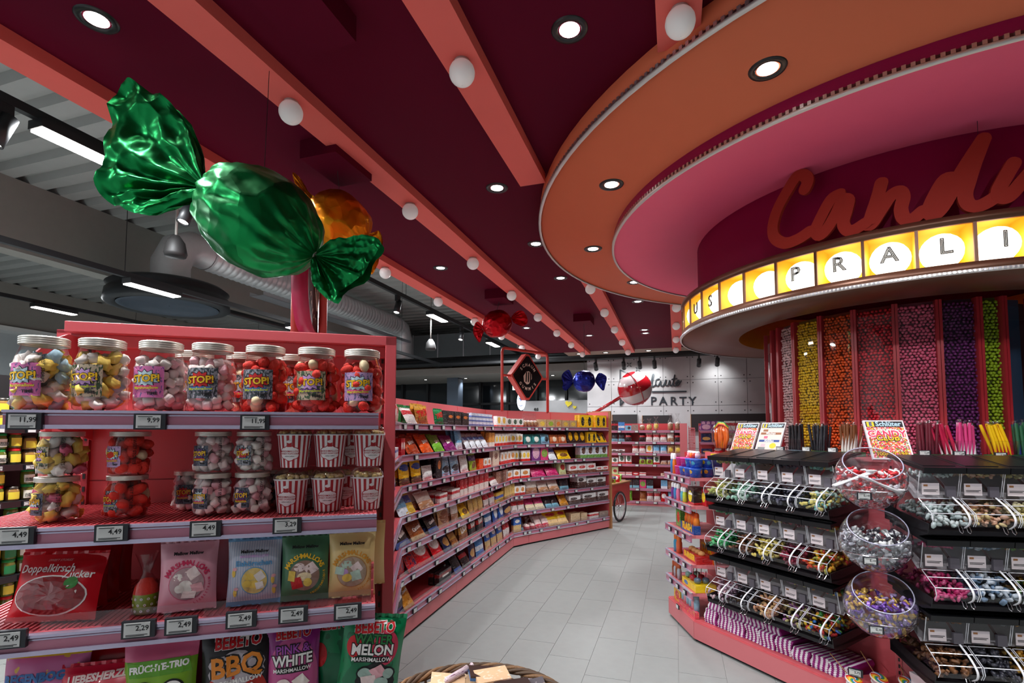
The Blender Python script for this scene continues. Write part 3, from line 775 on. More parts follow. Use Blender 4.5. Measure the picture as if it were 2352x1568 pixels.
fg = MB(); fg.tube([(-.04, -.06, -.10), (0, -.06, -.13), (.04, -.06, -.10)], .008, 5); fg.tube([(-.05, -.06, .09), (.0, -.06, .0), (.05, -.06, .11)], .012, 5); fg.lathe([(.035, .0), (.001, .0)], 12, 0, Matrix.Translation((0, -.06, .06)) @ Matrix.Rotation(math.pi / 2, 4, 'X')); fg.build('figure_print', BLUEI, ov)
p = aty(1181, 889, 14.6); ex = empty('exit_sign', p, RB); tag(ex, 'small lit green and white emergency exit sign behind the diamond sign', 'sign')
MB().box(-.05, .05, 0, .03, -.08, .08).build('panel', mat('exit_white', (210, 235, 230), .5, emit=1.5), ex)
MB().tube([(0, .015, .08), (0, .015, 3.1 - p.z)], .008, 6).build('rod', BLACKM, ex)
EXG = mat('exit_green', (30, 130, 90), .5)
MB().box(-.012, .02, -.004, 0, -.045, .02).box(-.03, .01, -.004, 0, -.01, .01).box(-.005, .018, -.004, 0, .028, .052).build('running_figure', EXG, ex)
# ================================================================== decals, bags, jars, tags (shared builders)
def decal(parent, surf, me, mtl, x0, z0, sx, sz=None, rot=0.0, name='lettering', eps=0.0012):
    """print a flat 2-D mesh (x, y) onto a front surface y = surf(x, z)"""
    sz = sz or sx; n = len(me.vertices); co = np.empty(n * 3); me.vertices.foreach_get('co', co); co = co.reshape(-1, 3)
    c, s = math.cos(rot), math.sin(rot)
    X = x0 + (co[:, 0] * c - co[:, 1] * s) * sx; Z = z0 + (co[:, 0] * s + co[:, 1] * c) * sz
    vs = [surf(float(a), float(b)) for a, b in zip(X, Z)]
    vs = [(p[0], p[1] - eps, p[2]) if not isinstance(p, Vector) else tuple(p) for p in vs]
    m2 = bpy.data.meshes.new(name); m2.from_pydata(vs, [], [tuple(p.vertices) for p in me.polygons]); m2.materials.append(mtl); m2.update()
    return link(name, m2, parent)
def dtext(parent, surf, s, mtl, x0, z0, size, sx=1.0, rot=0.0, bold=0.0, eps=0.0016):
    return decal(parent, surf, textmesh(s, 0, bold), mtl, x0, z0, size * sx, size, rot, 'lettering', eps)
def arc_text(parent, surf, s, mtl, x0, z0, R, a0, a1, size, bold=0.02, inward=False):
    mb_v = []; mb_f = []
    for i, ch in enumerate(s):
        if ch == ' ': continue
        a = a0 + (a1 - a0) * i / max(1, len(s) - 1); me = textmesh(ch, 0, bold); r = a - math.pi / 2 if not inward else a + math.pi / 2
        c, sn = math.cos(r), math.sin(r); o = len(mb_v)
        for v in me.vertices:
            x = x0 + R * math.cos(a) + (v.co.x * c - v.co.y * sn) * size; z = z0 + R * math.sin(a) + (v.co.x * sn + v.co.y * c) * size
            p = surf(x, z); mb_v.append((p[0], p[1] - .0016, p[2]) if not isinstance(p, Vector) else tuple(p))
        mb_f += [tuple(k + o for k in p.vertices) for p in me.polygons]
    m2 = bpy.data.meshes.new('lettering'); m2.from_pydata(mb_v, [], mb_f); m2.materials.append(mtl); m2.update(); return link('lettering', m2, parent)
_SH = {}
def shape2d(kind, n=24):
    if (kind, n) in _SH: return _SH[(kind, n)]
    rings = 4; vs = [(0, 0, 0)]; fs = []
    def rad(a, k):
        if kind == 'burst': return 1.0 if k % 2 == 0 else 0.68
        if kind == 'cloud': return 0.86 + .14 * abs(math.sin(a * 3.0))
        if kind == 'heart': return 0.62 + .25 * abs(math.sin(a)) - .35 * math.sin(a) * 0
        return 1.0
    for r in range(1, rings + 1):
        for k in range(n):
            a = 2 * math.pi * k / n; q = rad(a, k) * r / rings
            if kind == 'square':
                c, s = math.cos(a), math.sin(a); m = max(abs(c), abs(s)); vs.append((c / m * r / rings, s / m * r / rings, 0))
            else: vs.append((q * math.cos(a), q * math.sin(a), 0))
    for k in range(n): fs.append((0, 1 + k, 1 + (k + 1) % n))
    for r in range(rings - 1):
        for k in range(n):
            a = 1 + r * n + k; b = 1 + r * n + (k + 1) % n; fs.append((a, a + n, b + n, b))
    me = bpy.data.meshes.new('shape'); me.from_pydata(vs, [], fs); _SH[(kind, n)] = me; return me
def bagfn(w, h, d, seed=0, pinch=0.16):
    def bul(x, z):
        a = min(1, abs(2 * x / w)); b = min(1, max(0, z / h))
        e = max(0.0, 1 - a ** 3.0); q = min(1, max(0, (b - .05) / .9)); f = max(0.0, 4 * q * (1 - q)) ** .55
        wr = noise.noise(Vector((x / w * 5 + seed * 7.3, z / h * 4, seed))) * .16 + abs(noise.noise(Vector((x / w * 9, z / h * 13 + seed, seed * 2.1)))) * -.12
        return d / 2 * (e ** .6) * f * (1 + wr)
    def front(x, z):
        b = min(1, max(0, z / h)); k = 1 - pinch * (1 - 4 * b * (1 - b)) * 0 - .05 * math.sin(math.pi * b)
        return (x * k, -bul(x, z) - .001 + noise.noise(Vector((x / w * 3, z / h * 2.5, seed + 4))) * d * .06, z)
    return front
_BAG = {}
def bag_mesh(w, h, d, seed, mats, nx=14, nz=18):
    f = bagfn(w, h, d, seed); mb = MB()
    def fr(i, j): x = (i - .5) * w; z = j * h; p = f(x, z); return p
    def bk(i, j): x = (.5 - i) * w; z = j * h; p = f(x, z); return (p[0], -p[1] * .7, p[2])
    mb.grid(fr, nx, nz); mb.grid(bk, nx, nz)
    for zz in (0.0, h):     # crimped seams
        n = 16; pts = [((k / n - .5) * w, (.002 if k % 2 else -.002), zz) for k in range(n + 1)]; dz = h * .045 * (1 if zz else -1)
        vs = []
        for p in pts: vs += [(p[0], p[1], p[2]), (p[0], p[1] + noise.noise(Vector((p[0] * 40, seed, 1))) * .006, p[2] + dz * (0.4 if zz == 0 else 1))]
        mb.add(vs, [(2 * k, 2 * k + 2, 2 * k + 3, 2 * k + 1) for k in range(n)], 0)
    return mb.mesh('bag', mats)
def tagthing(price, loc, rotz, label, group, sc_=1.0, detail=True, rx=0.0):
    o = empty('price_tag', loc, (rx, 0, rotz)); tag(o, label, 'price tag', group)
    if 'f' not in _BAG:
        _BAG['f'] = MB().box(-.031, .031, -.006, .004, -.018, .018).mesh('frame', TAGF); _BAG['s'] = MB().box(-.026, .022, -.0075, -.006, -.0145, .0145).mesh('screen', SCREEN)
        _BAG['l'] = MB().box(-.022, .006, -.0082, -.0076, .0105, .0118).mesh('small_print', INK)
        _BAG['l2'] = MB().box(-.022, .018, -.0082, -.0076, -.0105, -.0095).mesh('small_print', INK); _BAG['l3'] = MB().box(-.022, .012, -.0082, -.0076, -.0128, -.0118).mesh('small_print', INK)
    fr = link('frame', _BAG['f'], o); scn = link('screen', _BAG['s'], o); o.scale = (sc_, sc_, sc_)
    if detail:
        text(price, .0145, INK, scn, (.008, -.0080, .003), bold=.02)
        for k in ('l', 'l2', 'l3'): link('small_print', _BAG[k], scn)
    return o
# ================================================================== NEAR SHELF UNIT (left)
PL = Vector((-1.2103, 1.3763, 0)); LU = Vector((.96252, .27121, 0)); LB = Vector((-.27121, .96252, 0)); LR = math.atan2(.27121, .96252); LL = .876
def LW(s, y, z): return PL + LU * s + LB * y + Vector((0, 0, z))
def Lp(px, py, y):
    p = onplane(px, py, PL + LB * y, LB); q = p - PL; return q.dot(LU), p.z
unit = empty('marshmallow_shelf_unit', PL, (0, 0, LR)); tag(unit, 'tall coral metal shelf unit holding marshmallow jars, cups and bags', 'shelf unit')
MB().box(-.05, .84, .06, .075, .1, 1.785).build('back_panel', CORAL, unit)
for k in range(1, 5): MB().box(-.05, .84, .0585, .06, .1 + k * .42, .103 + k * .42).build('panel_joint', mat('deep_red_joint', (120, 20, 34), .6), unit)
o = MB().box(-.005, .876, 0, .075, 1.77, 1.80).box(-.005, .876, .03, .075, 1.735, 1.77).build('header', CORAL, unit); bevel(o, .002)
for x0, x1 in ((.842, .876), (-.062, -.05)):
    o = MB().box(x0, x1, 0.0 if x0 > 0 else .03, .075, 0, 1.80 if x0 > 0 else 1.6).build('upright', CORAL, unit); bevel(o, .002)
st = MB().box(.828, .842, .045, .06, .1, 1.765).build('slot_strip', mat('dark_red_strip', (150, 40, 50), .45), unit)
st2 = MB().box(.03, .044, .045, .06, .1, 1.765).build('slot_strip', mat('dark_red_strip', (150, 40, 50), .45), unit)
slm = MB().box(-.003, .003, 0, .002, -.007, .007).mesh('slot', BLACK)
for k in range(46):
    z = .15 + k * .035
    link('slot', slm, st, (.835, .043, z)); link('slot', slm, st2, (.037, .043, z))
MB().box(-.02, .84, -.30, .06, .0, .12).build('plinth', CORAL, unit)
def shelf(parent, s0, s1, yf, z, ribs=True, rail_h=.04, guard=0.0, mt=CORAL):
    sh = MB().box(s0, s1, yf, .05, z - .012, z).build('shelf_board', mt, parent)
    if ribs:
        r = MB(); n = int((s1 - s0) / .012)
        for k in range(n): r.box(s0 + .006 + k * .012, s0 + .009 + k * .012, yf + .01, .045, z, z + .0025)
        q = r.build('ridges', mt, sh); q['kind'] = 'stuff'
    rl = MB(); h = rail_h
    rl.box(s0, s1, yf - .012, yf - .002, z - h, z, 0).box(s0, s1, yf - .018, yf - .002, z - .005, z + .001, 1).box(s0, s1, yf - .018, yf - .002, z - h, z - h + .009, 1).box(s0, s1, yf - .014, yf - .010, z - .011, z - .008, 1)
    rl.build('price_rail', [RAIL, LILAC], sh)
    for x in (s0 + .004, s1 - .004): MB().prism([(yf + .02, z - .012), (.05, z - .012), (.05, z - .07)], x - .002, x + .002, 0, M_frame((0, 0, 0), (0, 1, 0), (0, 0, 1), (1, 0, 0))).build('bracket', mt, sh)
    if guard: MB().box(s0 + .02, s1 - .01, yf - .002, yf, z, z + guard).build('clear_guard', CLEAR, sh)
    return sh
ROWZ = [1.545, 1.295, 1.083, .825]; ROWY = [-.30, -.32, -.34, -.36]
shelf(unit, .045, .818, -.30, ROWZ[0]); shelf(unit, -.05, .817, -.32, ROWZ[1]); shelf(unit, -.05, .816, -.34, ROWZ[2], True, .04, .035); shelf(unit, -.05, .815, -.36, ROWZ[3], True, .04, .03)
shelf(unit, -.05, .815, -.36, .50); shelf(unit, -.05, .815, -.36, .16, False)
# perforated slanted side plate at the hall end, and the mesh end guard on the third shelf
pp = MB(); fr = M_frame((.012, 0, 1.70), (0, -1, 0), (0, 0, 1), (1, 0, 0))
pp.prism([(-.03, .06), (.02, .06), (.10, .03), (.17, -.02), (.17, -.06), (-.03, -.12)], 0, .004, 0, fr); pl = pp.build('side_plate', CORAL, unit)
hm = MB().box(-.006, .006, -.006, .006, -.005, .005).mesh('hole', BLACK)
for i in range(5):
    for j in range(6):
        if j * .016 < .085 + i * 0: link('hole', MB().box(-.0025, .0025, -.0045, .0045, -.0045, .0045).mesh('hole', BLACK) if (i, j) == (0, 0) and 'hole' not in _BAG else _BAG.setdefault('hole', MB().box(-.0025, .0025, -.0045, .0045, -.0045, .0045).mesh('hole', BLACK)), pl, (.012, -.02 - i * .017, 1.70 + .008 - j * .017))
gd = MB()
for k in range(12): gd.box(.806, .812, -.30 + k * .028, -.292 + k * .028, 1.083, 1.083 + .085)
for z in (1.10, 1.125, 1.15, 1.165): gd.box(.806, .812, -.31, .04, z, z + .006)
gd.build('mesh_end_guard', CORAL, unit)

# ---------------------------------------------------------------- jars
YEL = mat('marshmallow_yellow', (244, 208, 96), .7, sss=.2); MWH = mat('marshmallow_white', (246, 236, 228), .7, sss=.2); MBL = mat('marshmallow_blue', (176, 206, 220), .7, sss=.2)
MPK = mat('marshmallow_pink', (244, 182, 190), .7, sss=.2); MPL = mat('marshmallow_pale', (250, 226, 222), .7, sss=.2); MRED = mat('marshmallow_red', (226, 52, 36), .75, var=.15, scale=60, bump=.3, bscale=300); MCR = mat('marshmallow_cream', (244, 222, 178), .7)
MROSE = mat('marshmallow_rose', (214, 100, 130), .7)
SLID = mat('silver_jar_lid', (226, 220, 208), .3, .55, var=.03)
JAR = clear('jar_plastic', (253, 252, 252), 1.15, .06)
YTX = mat('yellow_lettering', (248, 196, 30), .45); LIME = mat('lime_lettering', (214, 226, 40), .45); WTX = mat('white_lettering', (246, 244, 240), .5)
LBL = {'pink': pack('label_pink', (222, 120, 178), None, None, (9, (120, 90, 150), .40)), 'green': pack('label_green', (196, 176, 150), None, None, (7, (70, 92, 66), .48)), 'lilac': pack('label_lilac', (196, 158, 200), None, None, (8, (96, 96, 140), .42)), 'grey': pack('label_grey', (160, 160, 170), None, None, (9, (60, 70, 74), .5)), 'dark': pack('label_dark', (92, 96, 112), None, None, (9, (40, 42, 60), .5))}
BUR = {'ice': mat('burst_ice', (196, 222, 230), .5), 'lilac': mat('burst_lilac', (206, 160, 216), .5), 'red': mat('burst_red', (206, 30, 34), .5), 'violet': mat('burst_violet', (90, 40, 120), .5), 'blue': mat('burst_blue', (70, 110, 180), .5), 'hot': mat('burst_hot', (230, 60, 130), .5)}
def jar_shell(R, h, neck=.70):
    mb = MB(); mb.lathe([(R * .86, 0), (R * .97, h * .03), (R, h * .12), (R, h * .58), (R * .97, h * .66), (R * neck, h * .86), (R * neck, h * .90)], 28); return mb.mesh('jar_shell', JAR)
def jar_lid(R, h, neck=.70):
    r = R * neck + .002; z0 = h * .885; z1 = h; prof = [(r, z0)]
    for k in range(4):
        a = z0 + (z1 - z0) * k / 4; b = z0 + (z1 - z0) * (k + .5) / 4; prof += [(r + .0022, a + .0005), (r + .0022, b), (r + .0008, b + .001)]
    prof += [(r - .001, z1), (.001, z1)]
    return MB().lathe(prof, 32).mesh('lid', SLID)
_J = {}
def fill_points(R, h, n, seed, zmax, spc):
    r = np.random.RandomState(seed); pts = []
    tries = 0
    while len(pts) < n and tries < 6000:
        tries += 1; a = r.uniform(0, 6.283); q = R * math.sqrt(r.uniform(.0, .72)); z = r.uniform(.012, zmax)
        p = (q * math.cos(a), q * math.sin(a), z)
        if all((p[0] - t[0]) ** 2 + (p[1] - t[1]) ** 2 + (p[2] - t[2]) ** 2 > spc * spc for t in pts): pts.append(p)
    return pts
TWS = ([tuple(c * (1 + .22 * math.sin(3 * math.atan2(v[1], v[2]) + 5 * v[0]) - .25 * max(0, v[0])) for c in v) for v in ICO2[0]], ICO2[1])
FILL = {'mix': ([YEL, MWH, YEL, MBL, YEL, MWH, MPL], TWS, (1.6, .95, .8)), 'pinkmix': ([YEL, MWH, MROSE, YEL], TWS, (1.6, .95, .8)), 'pink': ([MPL, MPK, MPL, MWH], BLOCK, (1.15, .95, .95)), 'red': ([MRED, MRED, MRED, MRED, MCR], ICO2, (1.35, .95, .9))}
def jar(px, py_bot, y, R, h, fill, lbl, bur, label, seed, z=None, small=False, turn=0.0, band='burst_hot', group=None):
    s, _ = Lp(px, py_bot, y); z = z if z is not None else ROWZ[0] + .001
    o = empty('marshmallow_jar', LW(s, y, z), (0, 0, LR + turn)); tag(o, label, 'jar', group)
    k = (R, h)
    if k not in _J: _J[k] = (jar_shell(R, h, .78 if not small else .86), jar_lid(R, h, .78 if not small else .86))
    link('jar_shell', _J[k][0], o); link('lid', _J[k][1], o)
    ms, shp, flt = FILL[fill]; szp = (.0125 if fill == 'pink' else .0145) * (1.0 if not small else .95)
    pts = fill_points(R * .96, h, 130 if not small else 60, seed, h * (.74 if not small else .80), szp * 1.42)
    pts = [(x * (1 - max(0, zz / h - .6) * .8), yy * (1 - max(0, zz / h - .6) * .8), zz) for x, yy, zz in pts]
    q = link('marshmallows', heap_mesh('marshmallows', ms, pts, shp, szp * .98, seed, flt), o); q['kind'] = 'stuff'
    RR_ = R + .0008
    def surf(x, zz): return Vector((RR_ * math.sin(x / RR_), -RR_ * math.cos(x / RR_) - 0.0, zz))
    def lay(e):
        return lambda x, zz: Vector(((RR_ + e) * math.sin(x / RR_), -(RR_ + e) * math.cos(x / RR_), zz))
    lw, lh = (R * .72, h * .22) if not small else (R * .50, h * .24); zc = h * .40 if not small else h * .42; x0 = 0.0 if not small else -R * .35
    lb = decal(o, lay(0), shape2d('square', 32), LBL[lbl], x0, zc, lw, lh, 0, 'label')
    decal(lb, lay(.0006), shape2d('burst', 24), INK, x0, zc + lh * .22, lw * .92, lh * .62, .05, 'burst_shadow')
    decal(lb, lay(.0010), shape2d('burst', 24), BUR[bur], x0, zc + lh * .22, lw * .84, lh * .55, .05, 'burst')
    decal(lb, lay(.0014), textmesh('STOP!', 0, .075), INK, x0, zc + lh * .20, lw * .60, lh * .62, .05)
    decal(lb, lay(.0018), textmesh('STOP!', 0, .035), YTX, x0, zc + lh * .20, lw * .60, lh * .62, .05)
    decal(lb, lay(.0010), shape2d('square', 32), MATS[band], x0, zc - lh * .36, lw * .66, lh * .13, .06, 'ribbon')
    decal(lb, lay(.0014), textmesh('Marshmallow', 0, .02), LIME, x0, zc - lh * .38, lw * .27, lh * .26, .03)
    decal(lb, lay(.0014), textmesh('LES', 0, .02), WTX, x0 - lw * .5, zc - lh * .12, lw * .2, lh * .18, .1)
    decal(lb, lay(.0014), textmesh('TIME', 0, .04), INK, x0 + lw * .42, zc - lh * .74, lw * .26, lh * .24, 0)
    if small or seed in (1,):
        st_ = decal(o, lay(.0004), shape2d('square', 32), FOILC, R * .75, h * .5, R * .12, h * .38, 0, 'seal_strip')
        decal(st_, lay(.0012), textmesh('SWEET STORIES', 0, .01), INK, R * .75, h * .55, .0085, .0085, -math.pi / 2)
    return o
# big jars on the top shelf
zb = ROWZ[0] + .003
YJ = -.235
topz = Lp(95, 776, YJ)[1]; hJ = topz - zb
BJ = [(95, 'mix', 'pink', 'ice', 'burst_hot', 'large jar of yellow, white and blue marshmallows at the hall end'), (230, 'mix', 'green', 'lilac', 'burst_violet', 'large jar of yellow and blue marshmallows with green label and lilac burst'), (366, 'pink', 'pink', 'ice', 'burst_hot', 'large jar of pale pink marshmallow blocks with pink label'),
      (485, 'pink', 'grey', 'red', 'burst_blue', 'large jar of pale pink marshmallow blocks with red burst label'), (607, 'red', 'grey', 'red', 'burst_blue', 'large jar of strawberry red marshmallows with red burst label'), (725, 'red', 'green', 'lilac', 'burst_violet', 'large jar of strawberry red marshmallows with lilac burst label'), (830, 'red', 'lilac', 'ice', 'burst_hot', 'large jar of strawberry red marshmallows beside the shelf end')]
for i, (px, fl, lb_, bu, bd, lab) in enumerate(BJ):
    jar(px, 945, YJ, .0535, hJ, fl, lb_, bu, lab, i + 1, zb, False, -.30 + .02 * i, bd)
for i, (px, fl) in enumerate([(445, 'pink'), (560, 'red'), (672, 'red')]):
    jar(px, 900, -.085, .0535, hJ, fl, 'grey', 'ice', ['large pink marshmallow jar in the second row between two pink jars', 'large marshmallow jar in the second row before the red jars', 'large red marshmallow jar in the second row between two red jars'][i], 20 + i, zb, False, .1)
# small jars on the second shelf
zs_ = ROWZ[1] + .003; hS = .100; RS = .0425
for i, (px, fl, lb_, bu, bd, lab) in enumerate([(128, 'pinkmix', 'dark', 'ice', 'burst_hot', 'small jar of yellow and pink marshmallows, lower one of its pair'), (140, 'pinkmix', 'green', 'lilac', 'burst_violet', 'small jar of yellow and pink marshmallows stacked on its twin'),
        (290, 'red', 'grey', 'red', 'burst_blue', 'small jar of red marshmallows standing on the second shelf'), (297, 'red', 'lilac', 'ice', 'burst_hot', 'small jar of red marshmallows stacked on another red jar'), (487, 'pink', 'dark', 'ice', 'burst_hot', 'lower small pink marshmallow jar next to the empty shelf stretch'), (488, 'pink', 'dark', 'violet', 'burst_red', 'upper small pink marshmallow jar next to the empty shelf stretch'),
        (578, 'pink', 'dark', 'violet', 'burst_red', 'lower small pink marshmallow jar beside the popcorn cups'), (582, 'pink', 'grey', 'red', 'burst_blue', 'upper small pink marshmallow jar beside the popcorn cups')]):
    up = i % 2; yy = -.245 if i < 2 else -.235
    s_, z_ = Lp(px, 1180 if not up else 1080, yy)
    jar(px, 1180 if not up else 1085, yy, RS if i < 4 else RS * .98, hS, fl, lb_, bu, lab, 40 + i, zs_ + (hS + .0015) * up, True, -.25 + .05 * (i // 2), bd)
for i, px in enumerate((440, 625)):
    jar(px, 1130, -.12, RS, hS, 'pink', 'dark', 'red', ['small pink marshmallow jar in the second row behind the pair', 'small pink jar in the second row behind the popcorn cups'][i], 60 + i, zs_, True, .2)
# popcorn cups
CUPR = mat('cup_red', (172, 22, 34), .5); CUPW = mat('cup_white', (238, 232, 232), .5); POPC = mat('popcorn', (240, 212, 140), .8)
def cup(px, py, y, z, label, seed, turn):
    s, _ = Lp(px, py, y); R1, R0, h = .0405, .0315, .083
    o = empty('popcorn_cup', LW(s, y, z), (0, 0, LR + turn)); tag(o, label, 'popcorn cup')
    if 'cup' not in _J:
        mb = MB(); n = 36
        for k in range(n):
            a, b = 2 * math.pi * k / n, 2 * math.pi * (k + 1) / n
            mb.add([(R0 * math.cos(a), R0 * math.sin(a), 0), (R0 * math.cos(b), R0 * math.sin(b), 0), (R1 * math.cos(b), R1 * math.sin(b), h), (R1 * math.cos(a), R1 * math.sin(a), h)], [(0, 1, 2, 3)], (k // 1) % 2)
        mb.lathe([(R1, h), (R1 + .0015, h + .001), (R1 + .0015, h - .003), (R1, h - .003)], 36, 1); _J['cup'] = mb.mesh('cup_body', [CUPR, CUPW])
        _J['dome'] = MB().lathe([(R1 + .002, h), (R1 + .0015, h + .006), (R1 * .93, h + .016), (R1 * .7, h + .024), (.001, h + .027)], 28).mesh('dome_lid', FOILC)
        _J['pop'] = heap_mesh('popcorn', [POPC, MCR], [(q * math.cos(a), q * math.sin(a), h + .002 + .008 * (1 - q / .036)) for q, a in [(.036 * math.sqrt(random.random()), random.random() * 6.28) for _ in range(60)]], ICO1, .0062, 3)
    link('cup_body', _J['cup'], o); link('dome_lid', _J['dome'], o); q = link('popcorn', _J['pop'], o); q['kind'] = 'stuff'
    def lay(e):
        def f(x, zz):
            R = R0 + (R1 - R0) * zz / h + .0006 + e; return Vector((R * math.sin(x / .036), -R * math.cos(x / .036), zz))
        return f
    for x0 in (0, .075):
        c = decal(o, lay(0), shape2d('cloud', 24), CUPR, x0, .036, .0255, .0205, 0, 'cloud_label'); decal(c, lay(.0004), shape2d('cloud', 24), CUPW, x0, .036, .0235, .0185, 0, 'cloud_face')
        decal(c, lay(.0004), shape2d('square', 32), CUPR, x0, .058, .0055, .0065, 0, 'cup_print'); decal(c, lay(.0006), shape2d('cloud', 24), CUPW, x0, .0645, .006, .004, 0, 'cup_print')
        for tx, zz, sz_ in (('MARSHMALLOW', .0405, .0062), ('SWEET POPCORN', .0345, .0056), ('mallow mallow', .0285, .0038)):
            decal(c, lay(.0008), textmesh(tx, 0, .01), CUPR if zz > .03 else INK, x0, zz, sz_, sz_)
    return o
for i, (px, up, y) in enumerate([(668, 0, -.245), (752, 0, -.24), (842, 0, -.235), (675, 1, -.245), (757, 1, -.24), (846, 1, -.235), (715, 0, -.15), (790, 0, -.15), (800, 1, -.15)]):
    cup(px, 1175 if not up else 1090, y, zs_ + up * .1115, ['lower red striped popcorn cup next to the pink jars', 'lower red striped popcorn cup in the middle of three', 'lower red striped popcorn cup at the shelf end', 'upper red striped popcorn cup next to the pink jars', 'upper red striped popcorn cup in the middle of three', 'upper red striped popcorn cup at the shelf end', 'popcorn cup in the second row behind the lower cups', 'popcorn cup in the second row toward the shelf end', 'popcorn cup in the second row, stacked on top'][i], i, -.2 + .25 * (i % 3))
# ---------------------------------------------------------------- bags
def bag(px, py, y, z, w, h, d, mtl, label, seed, lean=-.12, turn=0.0, roll=0.0, cat='bag', name='sweets_bag'):
    s, _ = Lp(px, py, y)
    o = link(name, bag_mesh(w, h, d, seed, mtl), None, LW(s, y, z + .003 + h * .018), (lean, roll, LR + turn)); tag(o, label, cat); return o, bagfn(w, h, d, seed)
zt3 = ROWZ[2] + .003
def paperbits(o, f, pts, ms):
    for i, (x, z, r, rz) in enumerate(pts): decal(o, f, shape2d('square' if i % 2 else 'oval', 32 if i % 2 else 24), ms[i % len(ms)], x, z, r, rz, .6 * i, 'marshmallow_print', .002 + .0003 * i)
REDB = mat('red_foil_bag', (206, 16, 34), .32, var=.1, coat=.3); TXR = mat('pink_red_lettering', (214, 40, 90), .5)
# cherry bag + its row behind
o, f = bag(118, 1385, -.29, zt3, .178, .138, .055, REDB, 'red bag of double cherry sweets with clear window', 3, -.30, -.15, .0)
decal(o, f, shape2d('oval', 24), WTX, 0, .05, .074, .042, 0, 'window_border', .0012); decal(o, f, shape2d('oval', 24), mat('cherry_window', (140, 30, 36), .2, var=.5, scale=120, coat=1), 0, .05, .071, .039, 0, 'window', .0018)
dtext(o, f, 'Doppelkirsch', WTX, -.018, .106, .024, .9, .0, .02); dtext(o, f, 'Zucker', WTX, .050, .092, .022, .9, 0, .02); dtext(o, f, 'SWEET STORIES', WTX, .0, .124, .007)
decal(o, f, shape2d('oval', 24), mat('green_seal', (60, 140, 60), .5), .042, .075, .014, .0125, 0, 'green_seal', .0022)
for i in range(3):
    o, f = bag(150 + i * 32, 1330 - i * 22, -.21 + i * .055, zt3, .165, .150, .035, REDB, ['red cherry sweets bag directly behind the front one', 'red cherry sweets bag third in the row', 'red cherry sweets bag last in the row against the back'][i], 30 + i, -.12, .1)
PINKB = mat('pale_pink_bag', (238, 170, 186), .35, coat=.2); BLUEB = pack('blue_striped_bag', (208, 210, 224), (.93, 1.1, (110, 160, 204)), None, None, .35, (22, (176, 186, 208)), (-.1, .07, (96, 150, 200))); GRNB = mat('sage_green_bag', (74, 122, 88), .38, coat=.2); YELB = mat('cream_yellow_bag', (240, 208, 142), .38, coat=.2)
def mallow(px, py, y, w, h, mtl, label, seed, ttl, lean, ring, cols, sub, turn=0.0):
    o, f = bag(px, py, y, zt3, w, h, .042, mtl, label, seed, lean, turn)
    dtext(o, f, 'Mellow Mellow', INK, 0, h * .845, .0098, 1.0, 0, .035)
    arc_text(o, f, 'MARSHMALLOWS', ttl, 0, h * .40, h * .305, math.radians(152), math.radians(28), .0155, .03)
    decal(o, f, shape2d('oval', 24), ring, 0, h * .40, h * .25, h * .25, 0, 'window_border', .0014); decal(o, f, shape2d('oval', 24), mat('bag_window_%d' % seed, tuple(int(x * .8) for x in cols), .3, coat=.6), 0, h * .40, h * .238, h * .238, 0, 'window', .002)
    arc_text(o, f, sub, ttl, 0, h * .40, h * .31, math.radians(-70), math.radians(10), .0068, .02, True)
    return o, f
o, f = mallow(430, 1395, -.295, .118, .150, PINKB, 'pale pink marshmallow bag with round window', 4, TXR, -.10, MROSE, (236, 190, 196), 'LIEBESTRAUM', .1)
paperbits(o, f, [(-.018, .075, .011, .008), (.012, .083, .012, .012), (-.002, .053, .015, .015), (.022, .05, .012, .01), (-.015, .05, .009, .009), (.005, .036, .014, .008)], [MWH, MPL, MWH, MPK])
bag(462, 1390, -.24, zt3, .115, .152, .03, PINKB, 'second pale pink marshmallow bag behind the front pink one', 14, -.02, .25)
o, f = bag(583, 1380, -.29, zt3, .118, .150, .04, BLUEB, 'blue and white striped bag of ice cream cone marshmallows', 5, -.06, .05)
dtext(o, f, 'Mellow Mellow', INK, 0, .123, .0098, 1, 0, .035); dtext(o, f, 'MARSHMALLOW', MATS['burst_lilac'], 0, .112, .0085, 1, 0, .03); dtext(o, f, 'Eishörnchen', mat('sky_lettering', (90, 160, 210), .5), 0, .096, .0165, 1.0, 0, .03)
hs = decal(o, f, shape2d('oval', 24), mat('sky_blue', (110, 170, 215), .5), .002, .056, .031, .032, 0, 'window_border', .0012); decal(o, f, shape2d('oval', 24), mat('cone_window', (226, 196, 120), .4, var=.3, scale=80), .002, .056, .029, .030, 0, 'window', .0018)
paperbits(o, f, [(-.010, .066, .012, .008), (.014, .066, .010, .010), (.0, .048, .014, .009), (.014, .045, .009, .008), (-.014, .05, .009, .008)], [YEL, MWH, YEL, MWH])
for q in ((-.045, .075), (.043, .055), (-.04, .03), (.045, .03)): decal(o, f, shape2d('oval', 24), YEL, q[0], q[1], .004, .009, .4, 'cone_print', .0016); decal(o, f, shape2d('oval', 24), MPK, q[0] + .002, q[1] + .009, .005, .004, 0, 'cone_print', .0018)
bag(600, 1370, -.22, zt3, .11, .160, .03, mat('steel_blue_bag', (60, 104, 150), .35), 'darker blue marshmallow bag behind the striped one', 15, -.02)
o, f = mallow(700, 1365, -.29, .110, .150, GRNB, 'sage green fruit marshmallow bag with round window', 6, YTX, -.06, GRNB, (196, 150, 130), 'FRÜCHTEMELODIE')
paperbits(o, f, [(-.012, .080, .014, .01), (.015, .076, .014, .012), (.0, .058, .017, .010), (-.018, .043, .013, .013), (.008, .044, .010, .010), (-.03, .06, .008, .012)], [MPL, MPL, MCR, MATS['burst_red'], YEL, YEL])
